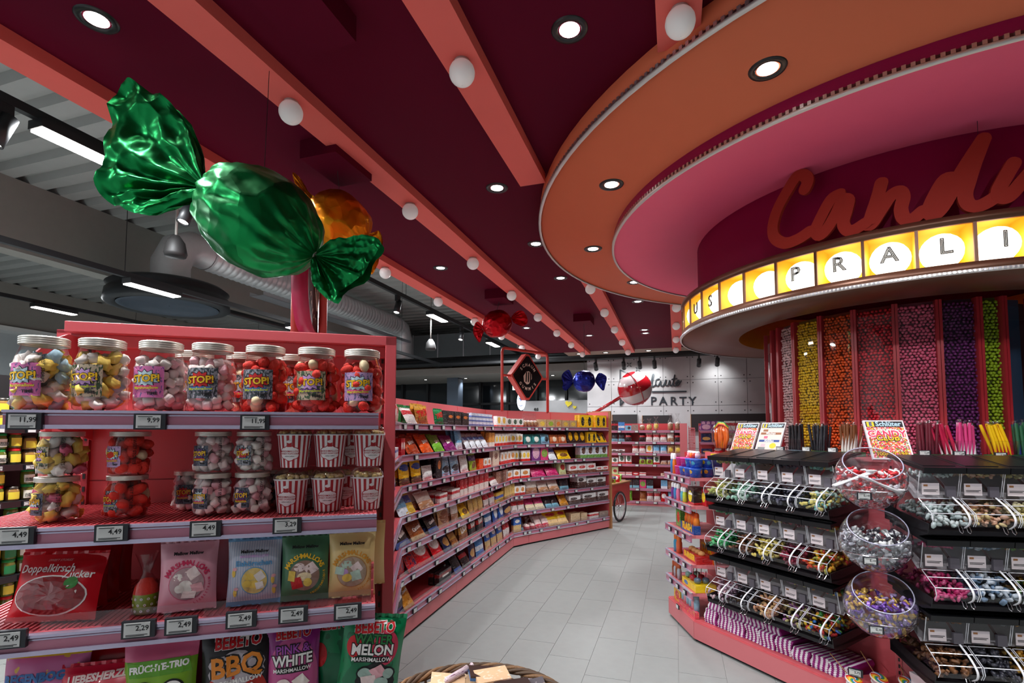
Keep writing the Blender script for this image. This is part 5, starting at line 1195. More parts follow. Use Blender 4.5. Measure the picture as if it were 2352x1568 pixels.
# rows: (crop, x0, x1, count, height, kind, print, description, words, rows behind)
S = {0: [('a', 150, 255, 1, .105, 'bag', 'twixw', 'white biscuit bar bag', 'TWIX', 0), ('a', 268, 405, 1, .085, 'flat', 'redw', 'white and red bag lying back', '', 0), ('a', 400, 560, 1, .095, 'bag', 'twixb', 'golden brown biscuit bar bag', 'TWIX', 1), ('a', 612, 725, 1, .085, 'bag', 'twixg', 'green biscuit bar bag', 'TWIX', 0), ('a', 735, 985, 3, .085, 'box', 'dark', 'black chocolate bar cartons', '', 1), ('a', 1290, 1402, 2, .085, 'box', 'wy', 'white cartons with yellow rings', '', 0),
        ('b', 115, 280, 3, .075, 'box', 'wg', 'white cartons with green dots', '', 0), ('b', 285, 422, 4, .13, 'twist', 'cookie', 'clear twisted sweets bags', '', 1), ('b', 428, 510, 1, .075, 'box', 'kraft', 'kraft carton with yellow motif', '', 0), ('b', 514, 595, 1, .075, 'box', 'kraftg', 'kraft carton with green motif', '', 0), ('b', 598, 660, 1, .075, 'box', 'krafto', 'kraft carton with orange motif', '', 0), ('b', 665, 815, 2, .07, 'box', 'kraft', 'small kraft cartons by yellow boxes', '', 0), ('b', 835, 980, 1, .165, 'box', 'ybw', 'large yellow windowed box', '', 1), ('b', 1000, 1112, 1, .165, 'box', 'ybw', 'yellow windowed box at the oak end', '', 1)],
     1: [('a', 148, 220, 1, .045, 'box', 'wb', 'small blue and yellow pack', '', 0), ('a', 225, 270, 2, .085, 'box', 'red', 'red bar packs', '', 3), ('a', 280, 440, 1, .10, 'flat', 'obrown', 'russet cereal bar bag', 'Balisto', 2), ('a', 442, 590, 1, .105, 'flat', 'orange', 'bright orange cereal bar bag', 'Balisto', 1), ('a', 585, 712, 1, .10, 'flat', 'green', 'lime green cereal bar bag', 'Balisto', 1), ('a', 705, 850, 1, .095, 'flat', 'purple', 'purple cereal bar bag', 'Balisto', 2), ('a', 852, 935, 1, .15, 'bag', 'lblue', 'tall light blue pack', '', 2), ('a', 940, 1195, 4, .10, 'flat', 'wb', 'blue and white bags lying back', '', 1), ('a', 1205, 1270, 2, .11, 'box', 'ow', 'orange and white slim cartons', '', 1), ('a', 1275, 1560, 8, .10, 'box', 'kindery', 'white cartons with yellow motif', '', 1),
        ('b', 120, 272, 4, .095, 'box', 'kinder', 'white cartons with red base', '', 0), ('b', 290, 458, 2, .075, 'bag', 'teal', 'teal bags', '', 1), ('b', 462, 548, 1, .075, 'bag', 'tealb', 'light blue bag', '', 2), ('b', 552, 722, 2, .07, 'bag', 'copper', 'copper coloured bags', '', 1), ('b', 728, 905, 3, .12, 'bag', 'dkyel', 'dark bags with yellow labels', '', 1), ('b', 912, 1010, 1, .115, 'box', 'ybw', 'yellow box with dark windows', '', 0), ('b', 1016, 1112, 1, .11, 'flat', 'ybw', 'tilted yellow box with dark windows', '', 0)],
     2: [('a', 140, 225, 1, .12, 'bag', 'blue', 'blue bag at the near corner', '', 0), ('a', 235, 355, 1, .12, 'bag', 'yel', 'yellow caramel bag next to the blue one', '', 1), ('a', 365, 490, 1, .12, 'bag', 'yel', 'yellow caramel bag next to the white one', '', 1), ('a', 485, 610, 1, .07, 'bag', 'white', 'short white bag with blue print', '', 0), ('a', 615, 690, 1, .13, 'box', 'black', 'black carton with orange oval', '', 2), ('a', 692, 905, 2, .105, 'bag', 'oreo', 'pale blue biscuit bags', '', 2), ('a', 905, 1000, 1, .10, 'bag', 'white', 'white biscuit bag', '', 0), ('a', 1005, 1090, 1, .105, 'bag', 'gp', 'green and purple bag', '', 1), ('a', 1095, 1145, 1, .075, 'box', 'orange', 'small orange carton', '', 0), ('a', 1150, 1230, 2, .07, 'box', 'kinder', 'small white and red cartons', '', 0), ('a', 1245, 1325, 1, .155, 'box', 'cream', 'tall cream carton', '', 0), ('a', 1335, 1568, 6, .10, 'box', 'kinder', 'white milk bar cartons', '', 1),
        ('b', 190, 345, 4, .10, 'box', 'kindery', 'white cartons with yellow motif', '', 0), ('b', 360, 448, 1, .145, 'box', 'purpegg', 'purple egg carton', '', 0), ('b', 450, 528, 1, .14, 'box', 'pinkg', 'pink and green egg carton', '', 0), ('b', 532, 612, 1, .13, 'flat', 'wb', 'blue and white bag leaning back', '', 0), ('b', 618, 750, 1, .09, 'flat', 'yflat', 'wide yellow bag lying back', '', 0), ('b', 845, 1118, 4, .135, 'box', 'milk', 'blue and white milk cartons', '', 1)],
     3: [('a', 135, 205, 1, .08, 'bag', 'lgreen', 'pale green bag at the corner', '', 0), ('a', 205, 335, 1, .12, 'flat', 'lblue', 'pale blue bag with bear print', '', 0), ('a', 280, 400, 1, .13, 'flat', 'fin', 'yellow and navy bag', '', 0), ('a', 400, 640, 1, .09, 'flat', 'cookie', 'wide cream and red bag', '', 1), ('a', 655, 752, 1, .055, 'box', 'redw', 'low white and red carton', '', 2), ('a', 790, 890, 1, .06, 'box', 'redw', 'second low white and red carton', '', 2), ('a', 885, 970, 2, .11, 'box', 'redbox', 'red and cream cartons', '', 1), ('a', 975, 1040, 1, .12, 'box', 'redbox', 'taller red carton', '', 0), ('a', 1045, 1205, 3, .12, 'box', 'redbox', 'red cartons with cream print', '', 1), ('a', 1210, 1320, 1, .07, 'flat', 'redw', 'white and red bag lying back', '', 0), ('a', 1330, 1420, 2, .10, 'box', 'brownbox', 'brown cartons', '', 1),
        ('b', 10, 105, 2, .10, 'box', 'brownbox', 'brown cartons beyond the bend', '', 1), ('b', 110, 245, 2, .08, 'box', 'kinder', 'white cartons with red base', '', 1), ('b', 252, 345, 1, .08, 'box', 'kinder', 'wide white and red carton', '', 0), ('b', 358, 500, 1, .075, 'flat', 'magenta', 'magenta bag of wrapped sweets', '', 1), ('b', 505, 630, 1, .07, 'flat', 'magenta', 'second magenta bag of wrapped sweets', '', 1), ('b', 640, 715, 1, .15, 'bag', 'lgreen', 'tall pale green bag', '', 3), ('b', 730, 1000, 3, .095, 'box', 'wpink', 'white cartons with red ribbon', '', 1), ('b', 1005, 1125, 2, .055, 'box', 'wpink', 'low white cartons', '', 0)],
     4: [('a', 130, 185, 1, .08, 'bag', 'white', 'white bag at the corner', '', 0), ('a', 190, 330, 1, .10, 'flat', 'peanut', 'black peanut chocolate pack', 'Peanut', 3), ('a', 345, 520, 1, .10, 'flat', 'brown', 'brown caramel chocolate pack', 'Caramel', 3), ('a', 540, 660, 1, .10, 'flat', 'peanut', 'black caramel chocolate pack', 'Caramel', 3), ('a', 665, 800, 1, .12, 'bag', 'tan', 'tan biscuit pack', '', 4), ('a', 810, 895, 1, .12, 'bag', 'cookie', 'cream and brown pack', '', 1), ('a', 900, 1000, 1, .09, 'flat', 'yflat', 'yellow bag lying back', '', 1), ('a', 1000, 1160, 3, .11, 'bag', 'gold', 'orange gold packs', '', 2), ('a', 1165, 1290, 2, .11, 'bag', 'redw', 'red and cream packs', '', 2), ('a', 1380, 1480, 4, .15, 'box', 'gold', 'tall gold cartons', '', 0),
        ('b', 10, 85, 1, .08, 'box', 'fin', 'yellow and blue carton', '', 0), ('b', 190, 298, 2, .085, 'box', 'kinder', 'white cartons with red base', '', 2), ('b', 312, 425, 1, .12, 'bag', 'cookie', 'white and blue bag of biscuits', '', 1), ('b', 430, 640, 2, .11, 'flat', 'cookie', 'cream bags of cookies', '', 2), ('b', 648, 740, 1, .115, 'bag', 'choko2', 'dark bag with pale figure', '', 1), ('b', 815, 905, 1, .13, 'box', 'schoko', 'tall truffle carton', '', 2), ('b', 910, 1098, 2, .095, 'box', 'schoko', 'white truffle cartons', '', 1)],
     5: [('a', 150, 200, 1, .10, 'box', 'brown', 'open brown tray of yellow packs', '', 0), ('a', 215, 310, 1, .12, 'bag', 'mixred', 'red bag of mixed minis', '', 1), ('a', 315, 445, 1, .11, 'flat', 'mixred', 'second red bag of mixed minis', '', 1), ('a', 425, 590, 1, .15, 'flat', 'kit', 'large red wafer bag', 'KitKat', 1), ('a', 590, 715, 1, .135, 'flat', 'kit', 'red wafer bag beside the large one', 'KitKat', 1), ('a', 715, 800, 1, .13, 'flat', 'navy', 'navy minis bag', '', 1), ('a', 800, 880, 1, .13, 'flat', 'lion', 'brown striped minis bag', '', 1), ('a', 895, 1005, 1, .14, 'bag', 'lion', 'golden brown minis bag', 'LION', 1), ('a', 1005, 1170, 2, .135, 'bag', 'mars', 'black minis bags', 'Mars', 1), ('a', 1180, 1260, 1, .125, 'bag', 'bluew', 'blue and white minis bag', '', 1), ('a', 1265, 1390, 2, .12, 'bag', 'blue', 'royal blue coconut bags', '', 1), ('a', 1395, 1480, 1, .11, 'bag', 'navy', 'navy bag before the bend', '', 1),
        ('b', 95, 165, 1, .10, 'bag', 'navy', 'navy bag in the bend', '', 1), ('b', 165, 300, 2, .11, 'bag', 'redw', 'red and white figure bags', '', 1), ('b', 305, 490, 2, .11, 'flat', 'pinkbag', 'pink and cream sprinkle bags', '', 1), ('b', 500, 630, 2, .11, 'flat', 'choko2', 'black and turquoise bags', '', 1), ('b', 640, 725, 1, .13, 'flat', 'crunch', 'kraft coloured bag', '', 0), ('b', 730, 848, 1, .085, 'box', 'schoko', 'dark foam kiss carton', '', 2), ('b', 855, 1010, 1, .095, 'box', 'schoko', 'wide white foam kiss carton', '', 1), ('b', 1015, 1125, 1, .095, 'box', 'schoko', 'white foam kiss carton at the oak end', '', 1)],
     6: [('a', 160, 300, 1, .12, 'bag', 'peanut', 'black caramel bag at the near corner', 'Caramel', 0), ('a', 275, 395, 1, .16, 'flat', 'crunch', 'orange gold crunchy caramel bag', 'Crunchy', 0), ('a', 640, 820, 1, .075, 'box', 'celeb', 'black and red minis carton', 'Celebrations', 1), ('a', 830, 920, 1, .12, 'flat', 'peanut', 'black bag beside the minis carton', '', 1), ('a', 920, 1010, 1, .12, 'flat', 'dkred', 'black and red bag', '', 1), ('a', 1010, 1080, 1, .13, 'bag', 'navy', 'navy bag with red badge', '', 0), ('a', 1080, 1180, 1, .13, 'bag', 'bluew', 'blue biscuit bag', '', 0), ('a', 1185, 1380, 3, .13, 'bag', 'bigb', 'blue bags with golden wafers', '', 0), ('a', 1385, 1450, 2, .13, 'bag', 'redw', 'red and tan bags', '', 0), ('a', 1470, 1568, 1, .155, 'box', 'bigb', 'tall blue and white carton', '', 0),
        ('b', 225, 290, 1, .09, 'bag', 'choko2', 'small dark bag', '', 0), ('b', 292, 400, 2, .11, 'twist', 'clearp', 'clear bags of pink sweets', '', 1), ('b', 400, 540, 2, .11, 'flat', 'clearp', 'pale pink sweets bags', '', 1), ('b', 500, 640, 1, .14, 'flat', 'yellowbag', 'yellow wine gum bag', '', 0), ('b', 630, 725, 1, .14, 'flat', 'yellowbag', 'second yellow wine gum bag', '', 0), ('b', 745, 840, 1, .085, 'box', 'pack_stack', 'stack of pale wafer cartons', '', 1), ('b', 850, 910, 1, .075, 'box', 'pack_stack', 'smaller stack of pale wafer cartons', '', 1), ('b', 930, 1025, 1, .06, 'box', 'redw', 'white carton with red ribbon', '', 0), ('b', 1030, 1125, 1, .06, 'box', 'greyf', 'greyish flat carton', '', 0)]}
WTEXT = mat('pack_white_words', (244, 240, 234), .5)
for row, items in S.items():
    for (c, x0, x1, n, h, kind, mk, desc, words, behind) in items:
        for k in range(n):
            a = cpx(c, x0 + (x1 - x0) * k / n); b = cpx(c, x0 + (x1 - x0) * (k + 1) / n); i, s, p0 = seg_of(a); j, s2, p1 = seg_of(b)
            h_ = min(h * 1.42, .186 if kind != 'flat' else .215)
            wd = min(max((p1 - p0).length * .96, .03), .30); d = .045 if kind == 'box' else .04
            # view is oblique: the visible span also covers the pack's depth
            if c == 'a': wd = max(.035, wd * .9)
            inset = .014 if kind != 'flat' else .012
            lab = '%s on the %s shelf of the curved shelving' % (desc, ROWN[row]); grp = '%s, %s shelf' % (desc, ROWN[row]) if n * (behind + 1) > 1 else None
            if n > 1: lab = '%s from left of the %s on the %s curved shelf' % (ORD[k], desc, ROWN[row])
            o = place((a + b) / 2, row, inset + (d / 2 if kind in ('twist',) else (.02 if kind == 'bag' else 0)), wd, h_, d, kind, mk, lab, grp)
            if words and kind in ('bag', 'flat'):
                f = bagfn(wd, h_, d, hash(mk) % 17)
                dtext(o, f, words, WTEXT if words != 'TWIX' else BRED, 0, h_ * .56, wd * 1.25 / max(3, len(words)), 1.0, .18, .06)
            elif words: text(words, wd * 1.2 / len(words), WTEXT, o, (0, -.0015, h_ * .6), bold=.05)
            for q in range(behind):
                lb2 = '%s behind the front, %s curved shelf' % (desc, ROWN[row])
                dq = (.052 if kind == 'box' else .048 if kind == 'bag' else .05 if kind == 'twist' else .045) * (q + 1)
                place((a + b) / 2, row, inset + dq + .005, wd, min(h_ * (1 + .09 * (q + 1)), .185), d, kind, mk, lb2, grp, dz=.0)
# green bar packs piled behind the biscuit bar bags, blue and white small packs piled three high
for k in range(9):
    lvl = k // 4; x = 160 + (k % 4) * 120 + lvl * 30
    place(cpx('a', x), 0, .19 + .02 * (k % 2), .12, .022, .10, 'box', 'twixg', 'green bar pack piled behind the biscuit bar bags, top shelf of the curved shelving', 'green bar packs piled on the top shelf', dz=lvl * .0235 + .11)
for k in range(3):
    place(cpx('a', 200 + k * 190), 0, .19, .17, .108, .12, 'box', 'twixg', 'green multipack carrying the green bar pile on the top shelf', 'green bar packs piled on the top shelf')
for lv, (x0, x1, n) in enumerate([(1000, 1280, 7), (1000, 1270, 7), (1030, 1262, 6)]):
    for k in range(n):
        a, b = cpx('a', x0 + (x1 - x0) * k / n), cpx('a', x0 + (x1 - x0) * (k + 1) / n)
        wd = (seg_of(b)[2] - seg_of(a)[2]).length * .92
        place((a + b) / 2, 0, .035, wd, .043, .05, 'box', 'bw', 'small blue and white pack in the three high pile on the top shelf', 'blue and white packs piled on the top shelf', dz=lv * .0445)
TGX = {0: ('a', [225, 355, 520, 660, 780, 955, 1037, 1130, 1220, 1343], 'b', [62, 170, 322, 396, 472, 548, 625, 700, 932]), 1: ('a', [360, 645, 765, 900, 968, 1045, 1110, 1262, 1310, 1480], 'b', [183, 320, 503, 600, 775, 958]), 2: ('a', [288, 398, 520, 672, 765, 945, 1060, 1150, 1228, 1308, 1375, 1455], 'b', [88, 163, 238, 405, 490, 580, 655, 783, 868]),
       3: ('a', [280, 400, 570, 710, 835, 965, 1095, 1208, 1258, 1352, 1430], 'b', [68, 140, 237, 318, 452, 735, 790, 1040]), 4: ('a', [285, 400, 570, 710, 840, 960, 1095, 1210, 1300, 1390, 1490], 'b', [140, 243, 360, 590, 692, 788, 945]), 5: ('a', [210, 340, 600, 830, 980, 1110, 1250, 1330, 1420], 'b', [60, 125, 238, 375, 555, 708, 790]), 6: ('a', [215, 360, 520, 640, 900, 1010, 1110, 1190, 1270, 1380], 'b', [20, 130, 280, 325, 440, 612, 793, 903, 1062])}
for row, (c1, xa, c2, xb) in TGX.items():
    kk = -1
    for c, xs_ in ((c1, xa), (c2, xb)):
        for x in xs_:
            kk += 1
            i, s, p = seg_of(cpx(c, x)); t, m_ = seg_t(i), seg_m(i)
            tagthing('1,99', p + m_ * .012 + Vector((0, 0, MZ[row] - .024)), math.atan2(t.y, t.x), '%s price tag from the near end on the %s rail of the curved shelving' % (ORD[kk], ROWN[row]), 'price tags on the %s rail of the curved shelving' % ROWN[row], 1.0, False)
for k in range(9):      # near end of the bottom rails toward the camera
    p = MP[1] + (MP[0] - MP[1]).normalized() * (.08 + .10 * k); t, m_ = seg_t(0), seg_m(0)
    tagthing('1,99', p + m_ * .012 + Vector((0, 0, MZ[6] - .024)), math.atan2(t.y, t.x), '%s price tag after the bend on the bottom rail toward the near unit' % ORD[k], 'price tags on the near end of the bottom rail', 1.0, False)

# ================================================================== SIGNS ON TOP, CART
CORALT = mat('coral_tube', (206, 74, 66), .4)
def back_pt(px, i, d=MD + .0):
    m_ = seg_m(i); P0 = MP[i] - m_ * d; r = ray(px, 990); t = P0.dot(m_) / (r[0] * m_.x + r[1] * m_.y); return Vector((r[0] * t, r[1] * t, 0))
pa, pb = back_pt(1153, 3), back_pt(1258, 4)
def z_at(p, py): return H + Vector(ray(1176, py)).z * p.y / ray(1176, py)[1]
fs = empty('diamond_sign_frame', pa + Vector((0, 0, 1.79))); tag(fs, 'coral tube frame with black diamond sign on the curved shelving', 'sign')
A1, A2 = pa.copy(), pb.copy(); zt1 = z_at(pa, 798); A1.z = 1.79; A2.z = 1.79
tp1, tp2 = Vector((A1.x, A1.y, zt1)), Vector((A2.x, A2.y, zt1)); dr = (tp2 - tp1).normalized()
MB().tube([x - fs.location for x in (A1, tp1 - Vector((0, 0, .06)), tp1 - Vector((0, 0, .02)) + dr * .012, tp1 + dr * .05, tp2 - dr * .05, tp2 - Vector((0, 0, .02)) - dr * .012, tp2 - Vector((0, 0, .06)), A2)], .021, 10).build('tube_frame', CORALT, fs)
zm = z_at((pa + pb) / 2, 866); cn = (A1 + A2) / 2; cn.z = zm; nrm = Vector((dr.y, -dr.x, 0)); hw = (A2 - A1).length
for a_, b_ in ((A1, -1), (A2, 1)):
    q = Vector((a_.x, a_.y, zm)); MB().tube([q - fs.location, cn + dr * b_ * hw * .30 - fs.location], .018, 8).build('cross_bar', CORALT, fs)
dia = MB(); dh, dwd = .335, hw * .345; fr_ = M_frame(cn - fs.location, dr, Vector((0, 0, 1)), nrm)
def diam(s): return [(-dwd * s, .02 * s), (-dwd * s * .96, -.02 * s), (-.03 * s, -dh * s), (.03 * s, -dh * s), (dwd * s * .96, -.02 * s), (dwd * s, .02 * s), (.03 * s, dh * s), (-.03 * s, dh * s)]
dia.prism(diam(1), -.06, .04, 0, fr_); d0 = dia.build('diamond_panel', CORALT, fs); d1 = MB().prism(diam(.9), .04, .043, 0, fr_).build('black_face', BLACK, fs)
CRT = mat('cream_sign_print', (226, 206, 190), .5)
def on_face(x, z): return (cn - fs.location) + dr * x + Vector((0, 0, z)) + nrm * .046
arc_text(d1, on_face, 'SCHAUM', CRT, 0, .02, .155, math.radians(145), math.radians(35), .062, .03); arc_text(d1, on_face, 'GUMMIS', CRT, 0, .0, .175, math.radians(215), math.radians(325), .062, .03, True)
lg = MB(); lg.prism([(-.075, -.07), (-.085, .01), (-.03, .075), (.02, .085), (.075, .05), (.08, -.02), (.02, -.10), (-.02, -.11)], .044, .047, 0, fr_); lg.build('sweet_logo', CRT, d1)
for x in (-.035, .01, .05): MB().prism([(x - .012, -.075), (x + .008, -.075), (x + .018, .07), (x - .002, .07)], .047, .049, 0, fr_).build('logo_stripe', BLACK, d1)
# near round sign
qa, qb = aty(677, 765, 2.95), aty(741, 765, 3.08); qa.z = qb.z = 1.79
rs = empty('round_sign_frame', qa); tag(rs, 'coral tube frame with round black sign behind the near shelf unit', 'sign')
zt_ = aty(700, 560, 3.0).z
dq_ = (qb - qa).normalized()
MB().tube([x - rs.location for x in (qa, Vector((qa.x, qa.y, zt_ - .03)), Vector((qa.x, qa.y, zt_)) + dq_ * .03, Vector((qb.x, qb.y, zt_)) - dq_ * .03, Vector((qb.x, qb.y, zt_ - .03)), qb)], .024, 12).build('tube_frame', CORALT, rs)
cc = aty(727, 668, 3.0); nn = Vector((.981, .19, 0)).normalized(); tt = Vector((-nn.y, nn.x, 0)); fr2 = M_frame(cc - rs.location, tt, Vector((0, 0, 1)), nn)
MB().lathe([(.001, -.085), (.26, -.085), (.26, .0), (.245, .0)], 48, 0, fr2).build('round_panel', mat('magenta_sign_rim', (190, 44, 84), .4), rs); bf = MB().lathe([(.001, .0), (.246, .0)], 48, 0, fr2).build('black_face', BLACK, rs)
MB().tube([cc - rs.location - tt * .24 - nn * .05, Vector((qa.x, qa.y, cc.z)) - rs.location], .024, 10).build('cross_bar', CORALT, rs)
arc_text(bf, lambda x, z: (cc - rs.location) + tt * x + Vector((0, 0, z)) + nn * .003, 'KREATIONEN', CRT, 0, 0, .19, math.radians(200), math.radians(340), .05, .02, True)
lgm = MB()
for a_, b_ in [((-.05, .06), (-.05, -.02)), ((-.05, -.02), (0, -.12)), ((0, -.12), (.05, -.02)), ((.05, -.02), (.05, .06)), ((0, .03), (0, -.10))]:
    p1, p2 = [(cc - rs.location) + tt * x + Vector((0, 0, z)) + nn * .004 for x, z in (a_, b_)]; lgm.tube([p1, p2], .004, 5)
lgm.build('cone_logo', CRT, bf)
# ice cream style cart at the oak end
ct = empty('vintage_sweets_cart', Vector((1.62, 8.47, 0)), (0, 0, -.62)); tag(ct, 'coral vintage sweets cart with spoked wheel at the oak end', 'cart')
o = MB().box(-.28, .02, -.05, .75, .27, .62).build('cart_box', CORALT, ct); bevel(o, .008); MB().box(-.30, .04, -.07, .77, .615, .635).build('cart_rim', WOOD, ct)
def wheel(x, y):
    wh = empty('wheel', (x, y, .25)); wh.parent = ct
    MR = M_frame((0, 0, 0), (0, 1, 0), (0, 0, 1), (1, 0, 0))
    tire = MB(); tire.tube([(0, .235 * math.cos(2 * math.pi * k / 36), .235 * math.sin(2 * math.pi * k / 36)) for k in range(36)], .017, 8, closed=True); tire.build('tyre', BLACK, wh)
    rim = MB(); rim.tube([(0, .212 * math.cos(2 * math.pi * k / 36), .212 * math.sin(2 * math.pi * k / 36)) for k in range(36)], .009, 6, closed=True); rim.build('rim', SILVER, wh)
    MB().tube([(-.03, 0, 0), (.03, 0, 0)], .018, 8).build('hub', SILVER, wh)
    spm = MB().tube([(0, 0, .015), (0, 0, .21)], .0016, 4).mesh('spoke', CHROME)
    for k in range(20): link('spoke', spm, wh, ((-1) ** k * .008, 0, 0), (2 * math.pi * k / 20, 0, 0))
wheel(.06, .22); wheel(-.33, .22)
MB().tube([(-.15, .22, .25), (.07, .22, .25)], .012, 8).build('axle', SILVER, ct)
for k, (x, y, mk) in enumerate([(-.05, .02, 'redw'), (-.16, .05, 'orange'), (-.06, .18, 'gp'), (-.18, .22, 'redbox'), (-.06, .36, 'kit'), (-.18, .40, 'pinkbag'), (-.1, .55, 'green')]):
    q = ct.matrix_basis @ Vector((x, y, .64)); o = link('sweets_bag', prod_mesh('bag', .12, .11, .04, mk), None, q, (-.2, .1 * (k % 3 - 1), -.62 + .4 * (k % 3 - 1))); tag(o, '%s sweets bag standing in the coral cart' % ['white and red', 'orange', 'green and purple', 'red and cream', 'red', 'pink and cream', 'lime green'][k], 'bag', 'bags in the coral cart')
# ================================================================== PICK AND MIX STAND
class Fr:
    def __init__(s, o, ang): s.o = Vector(o); s.a = ang; s.u = Vector((math.cos(ang), math.sin(ang), 0)); s.n = Vector((-math.sin(ang), math.cos(ang), 0))
    def W(s, x, y, z): return s.o + s.u * x + s.n * y + Vector((0, 0, z))
    def px(s, px, py, y):
        p = onplane(px, py, s.o + s.n * y, s.n); q = p - s.o; return q.dot(s.u), p.z
FA = Fr((1.303, 3.759, 0), math.atan2(-.89831, .43935)); FB = Fr((1.93, 2.46, 0), math.radians(-9.2)); FE = Fr((1.285, 4.291, 0), math.atan2(-.532, .018))
stand = empty('pick_and_mix_stand', FA.o); tag(stand, 'coral stand carrying rows of clear sweets bins around the tower', 'display stand')
def SL(p): return p - stand.location
def slab(pts, z0, z1, name, m): return MB().prism([(SL(p).x, SL(p).y) for p in pts], z0, z1).build(name, m, stand)
E0, E1 = FE.W(0, 0, 0), FE.W(.532, 0, 0); A1_ = FA.W(1.43, 0, 0); B1_ = FB.W(1.25, 0, 0)
ib = [FE.W(-.02, .34, 0), FA.W(.12, .36, 0), FA.W(1.24, .36, 0), FB.W(.17, .36, 0), FB.W(1.25, .36, 0)]
front = [E0, E1, A1_, B1_]
for a, b in zip(front[:-1], front[1:]):
    t = (b - a).normalized(); n = Vector((-t.y, t.x, 0)); L = (b - a).length; k = max(1, round(L / 1.0))
    for i in range(k):
        p, q = a + t * (L * i / k + .002), a + t * (L * (i + 1) / k - .002)
        slab([p, q, q + n * .03, p + n * .03], .02, .135, 'plinth_panel', CORALP); slab([p + n * .005, q + n * .005, q + n * .05, p + n * .05], .135, .15, 'plinth_lip', CORAL)
    slab([a + n * .02, b + n * .02, b + n * .04, a + n * .04], 0, .02, 'floor_gap_strip', BLACKM)
slab([E0, E1, A1_, B1_, ib[4], ib[3], ib[2], ib[1], ib[0]], .135, .142, 'base_board', CORAL)
for f, x0, x1 in ((FA, .13, 1.24), (FB, .17, 1.25)):
    slab([f.W(x0, .345, 0), f.W(x1, .345, 0), f.W(x1, .36, 0), f.W(x0, .36, 0)], .05, 1.33, 'back_panel', CORAL)
    slab([f.W(x0 - .03, .33, 0), f.W(x1, .33, 0), f.W(x1, .60, 0), f.W(x0 - .03, .60, 0)], 1.325, 1.345, 'counter_top', CORALP)
# corner post with slots for the bowls
cm_ = (FA.W(1.24, .36, 0) + FB.W(.17, .36, 0)) / 2; cdir = Vector((.61, .79, 0)); ca = Vector((cdir.y, -cdir.x, 0))
slab([cm_ - ca * .10 - cdir * .04, cm_ + ca * .10 - cdir * .04, cm_ + ca * .10 - cdir * .02, cm_ - ca * .10 - cdir * .02], .14, 1.36, 'corner_panel', CORALP)
slm2 = MB().box(-.004, .004, -.001, .001, -.009, .009).mesh('slot', BLACK)
for sgn in (-1, 1):
    p0 = cm_ + ca * .085 * sgn - cdir * .045
    pst = slab([p0 - ca * .012, p0 + ca * .012, p0 + ca * .012 + cdir * .01, p0 - ca * .012 + cdir * .01], .14, 1.36, 'slotted_post', CORAL)
    for k in range(34): link('slot', slm2, pst, SL(p0 - cdir * .0015) + Vector((0, 0, .18 + k * .034)), (0, 0, math.atan2(ca.y, ca.x)))
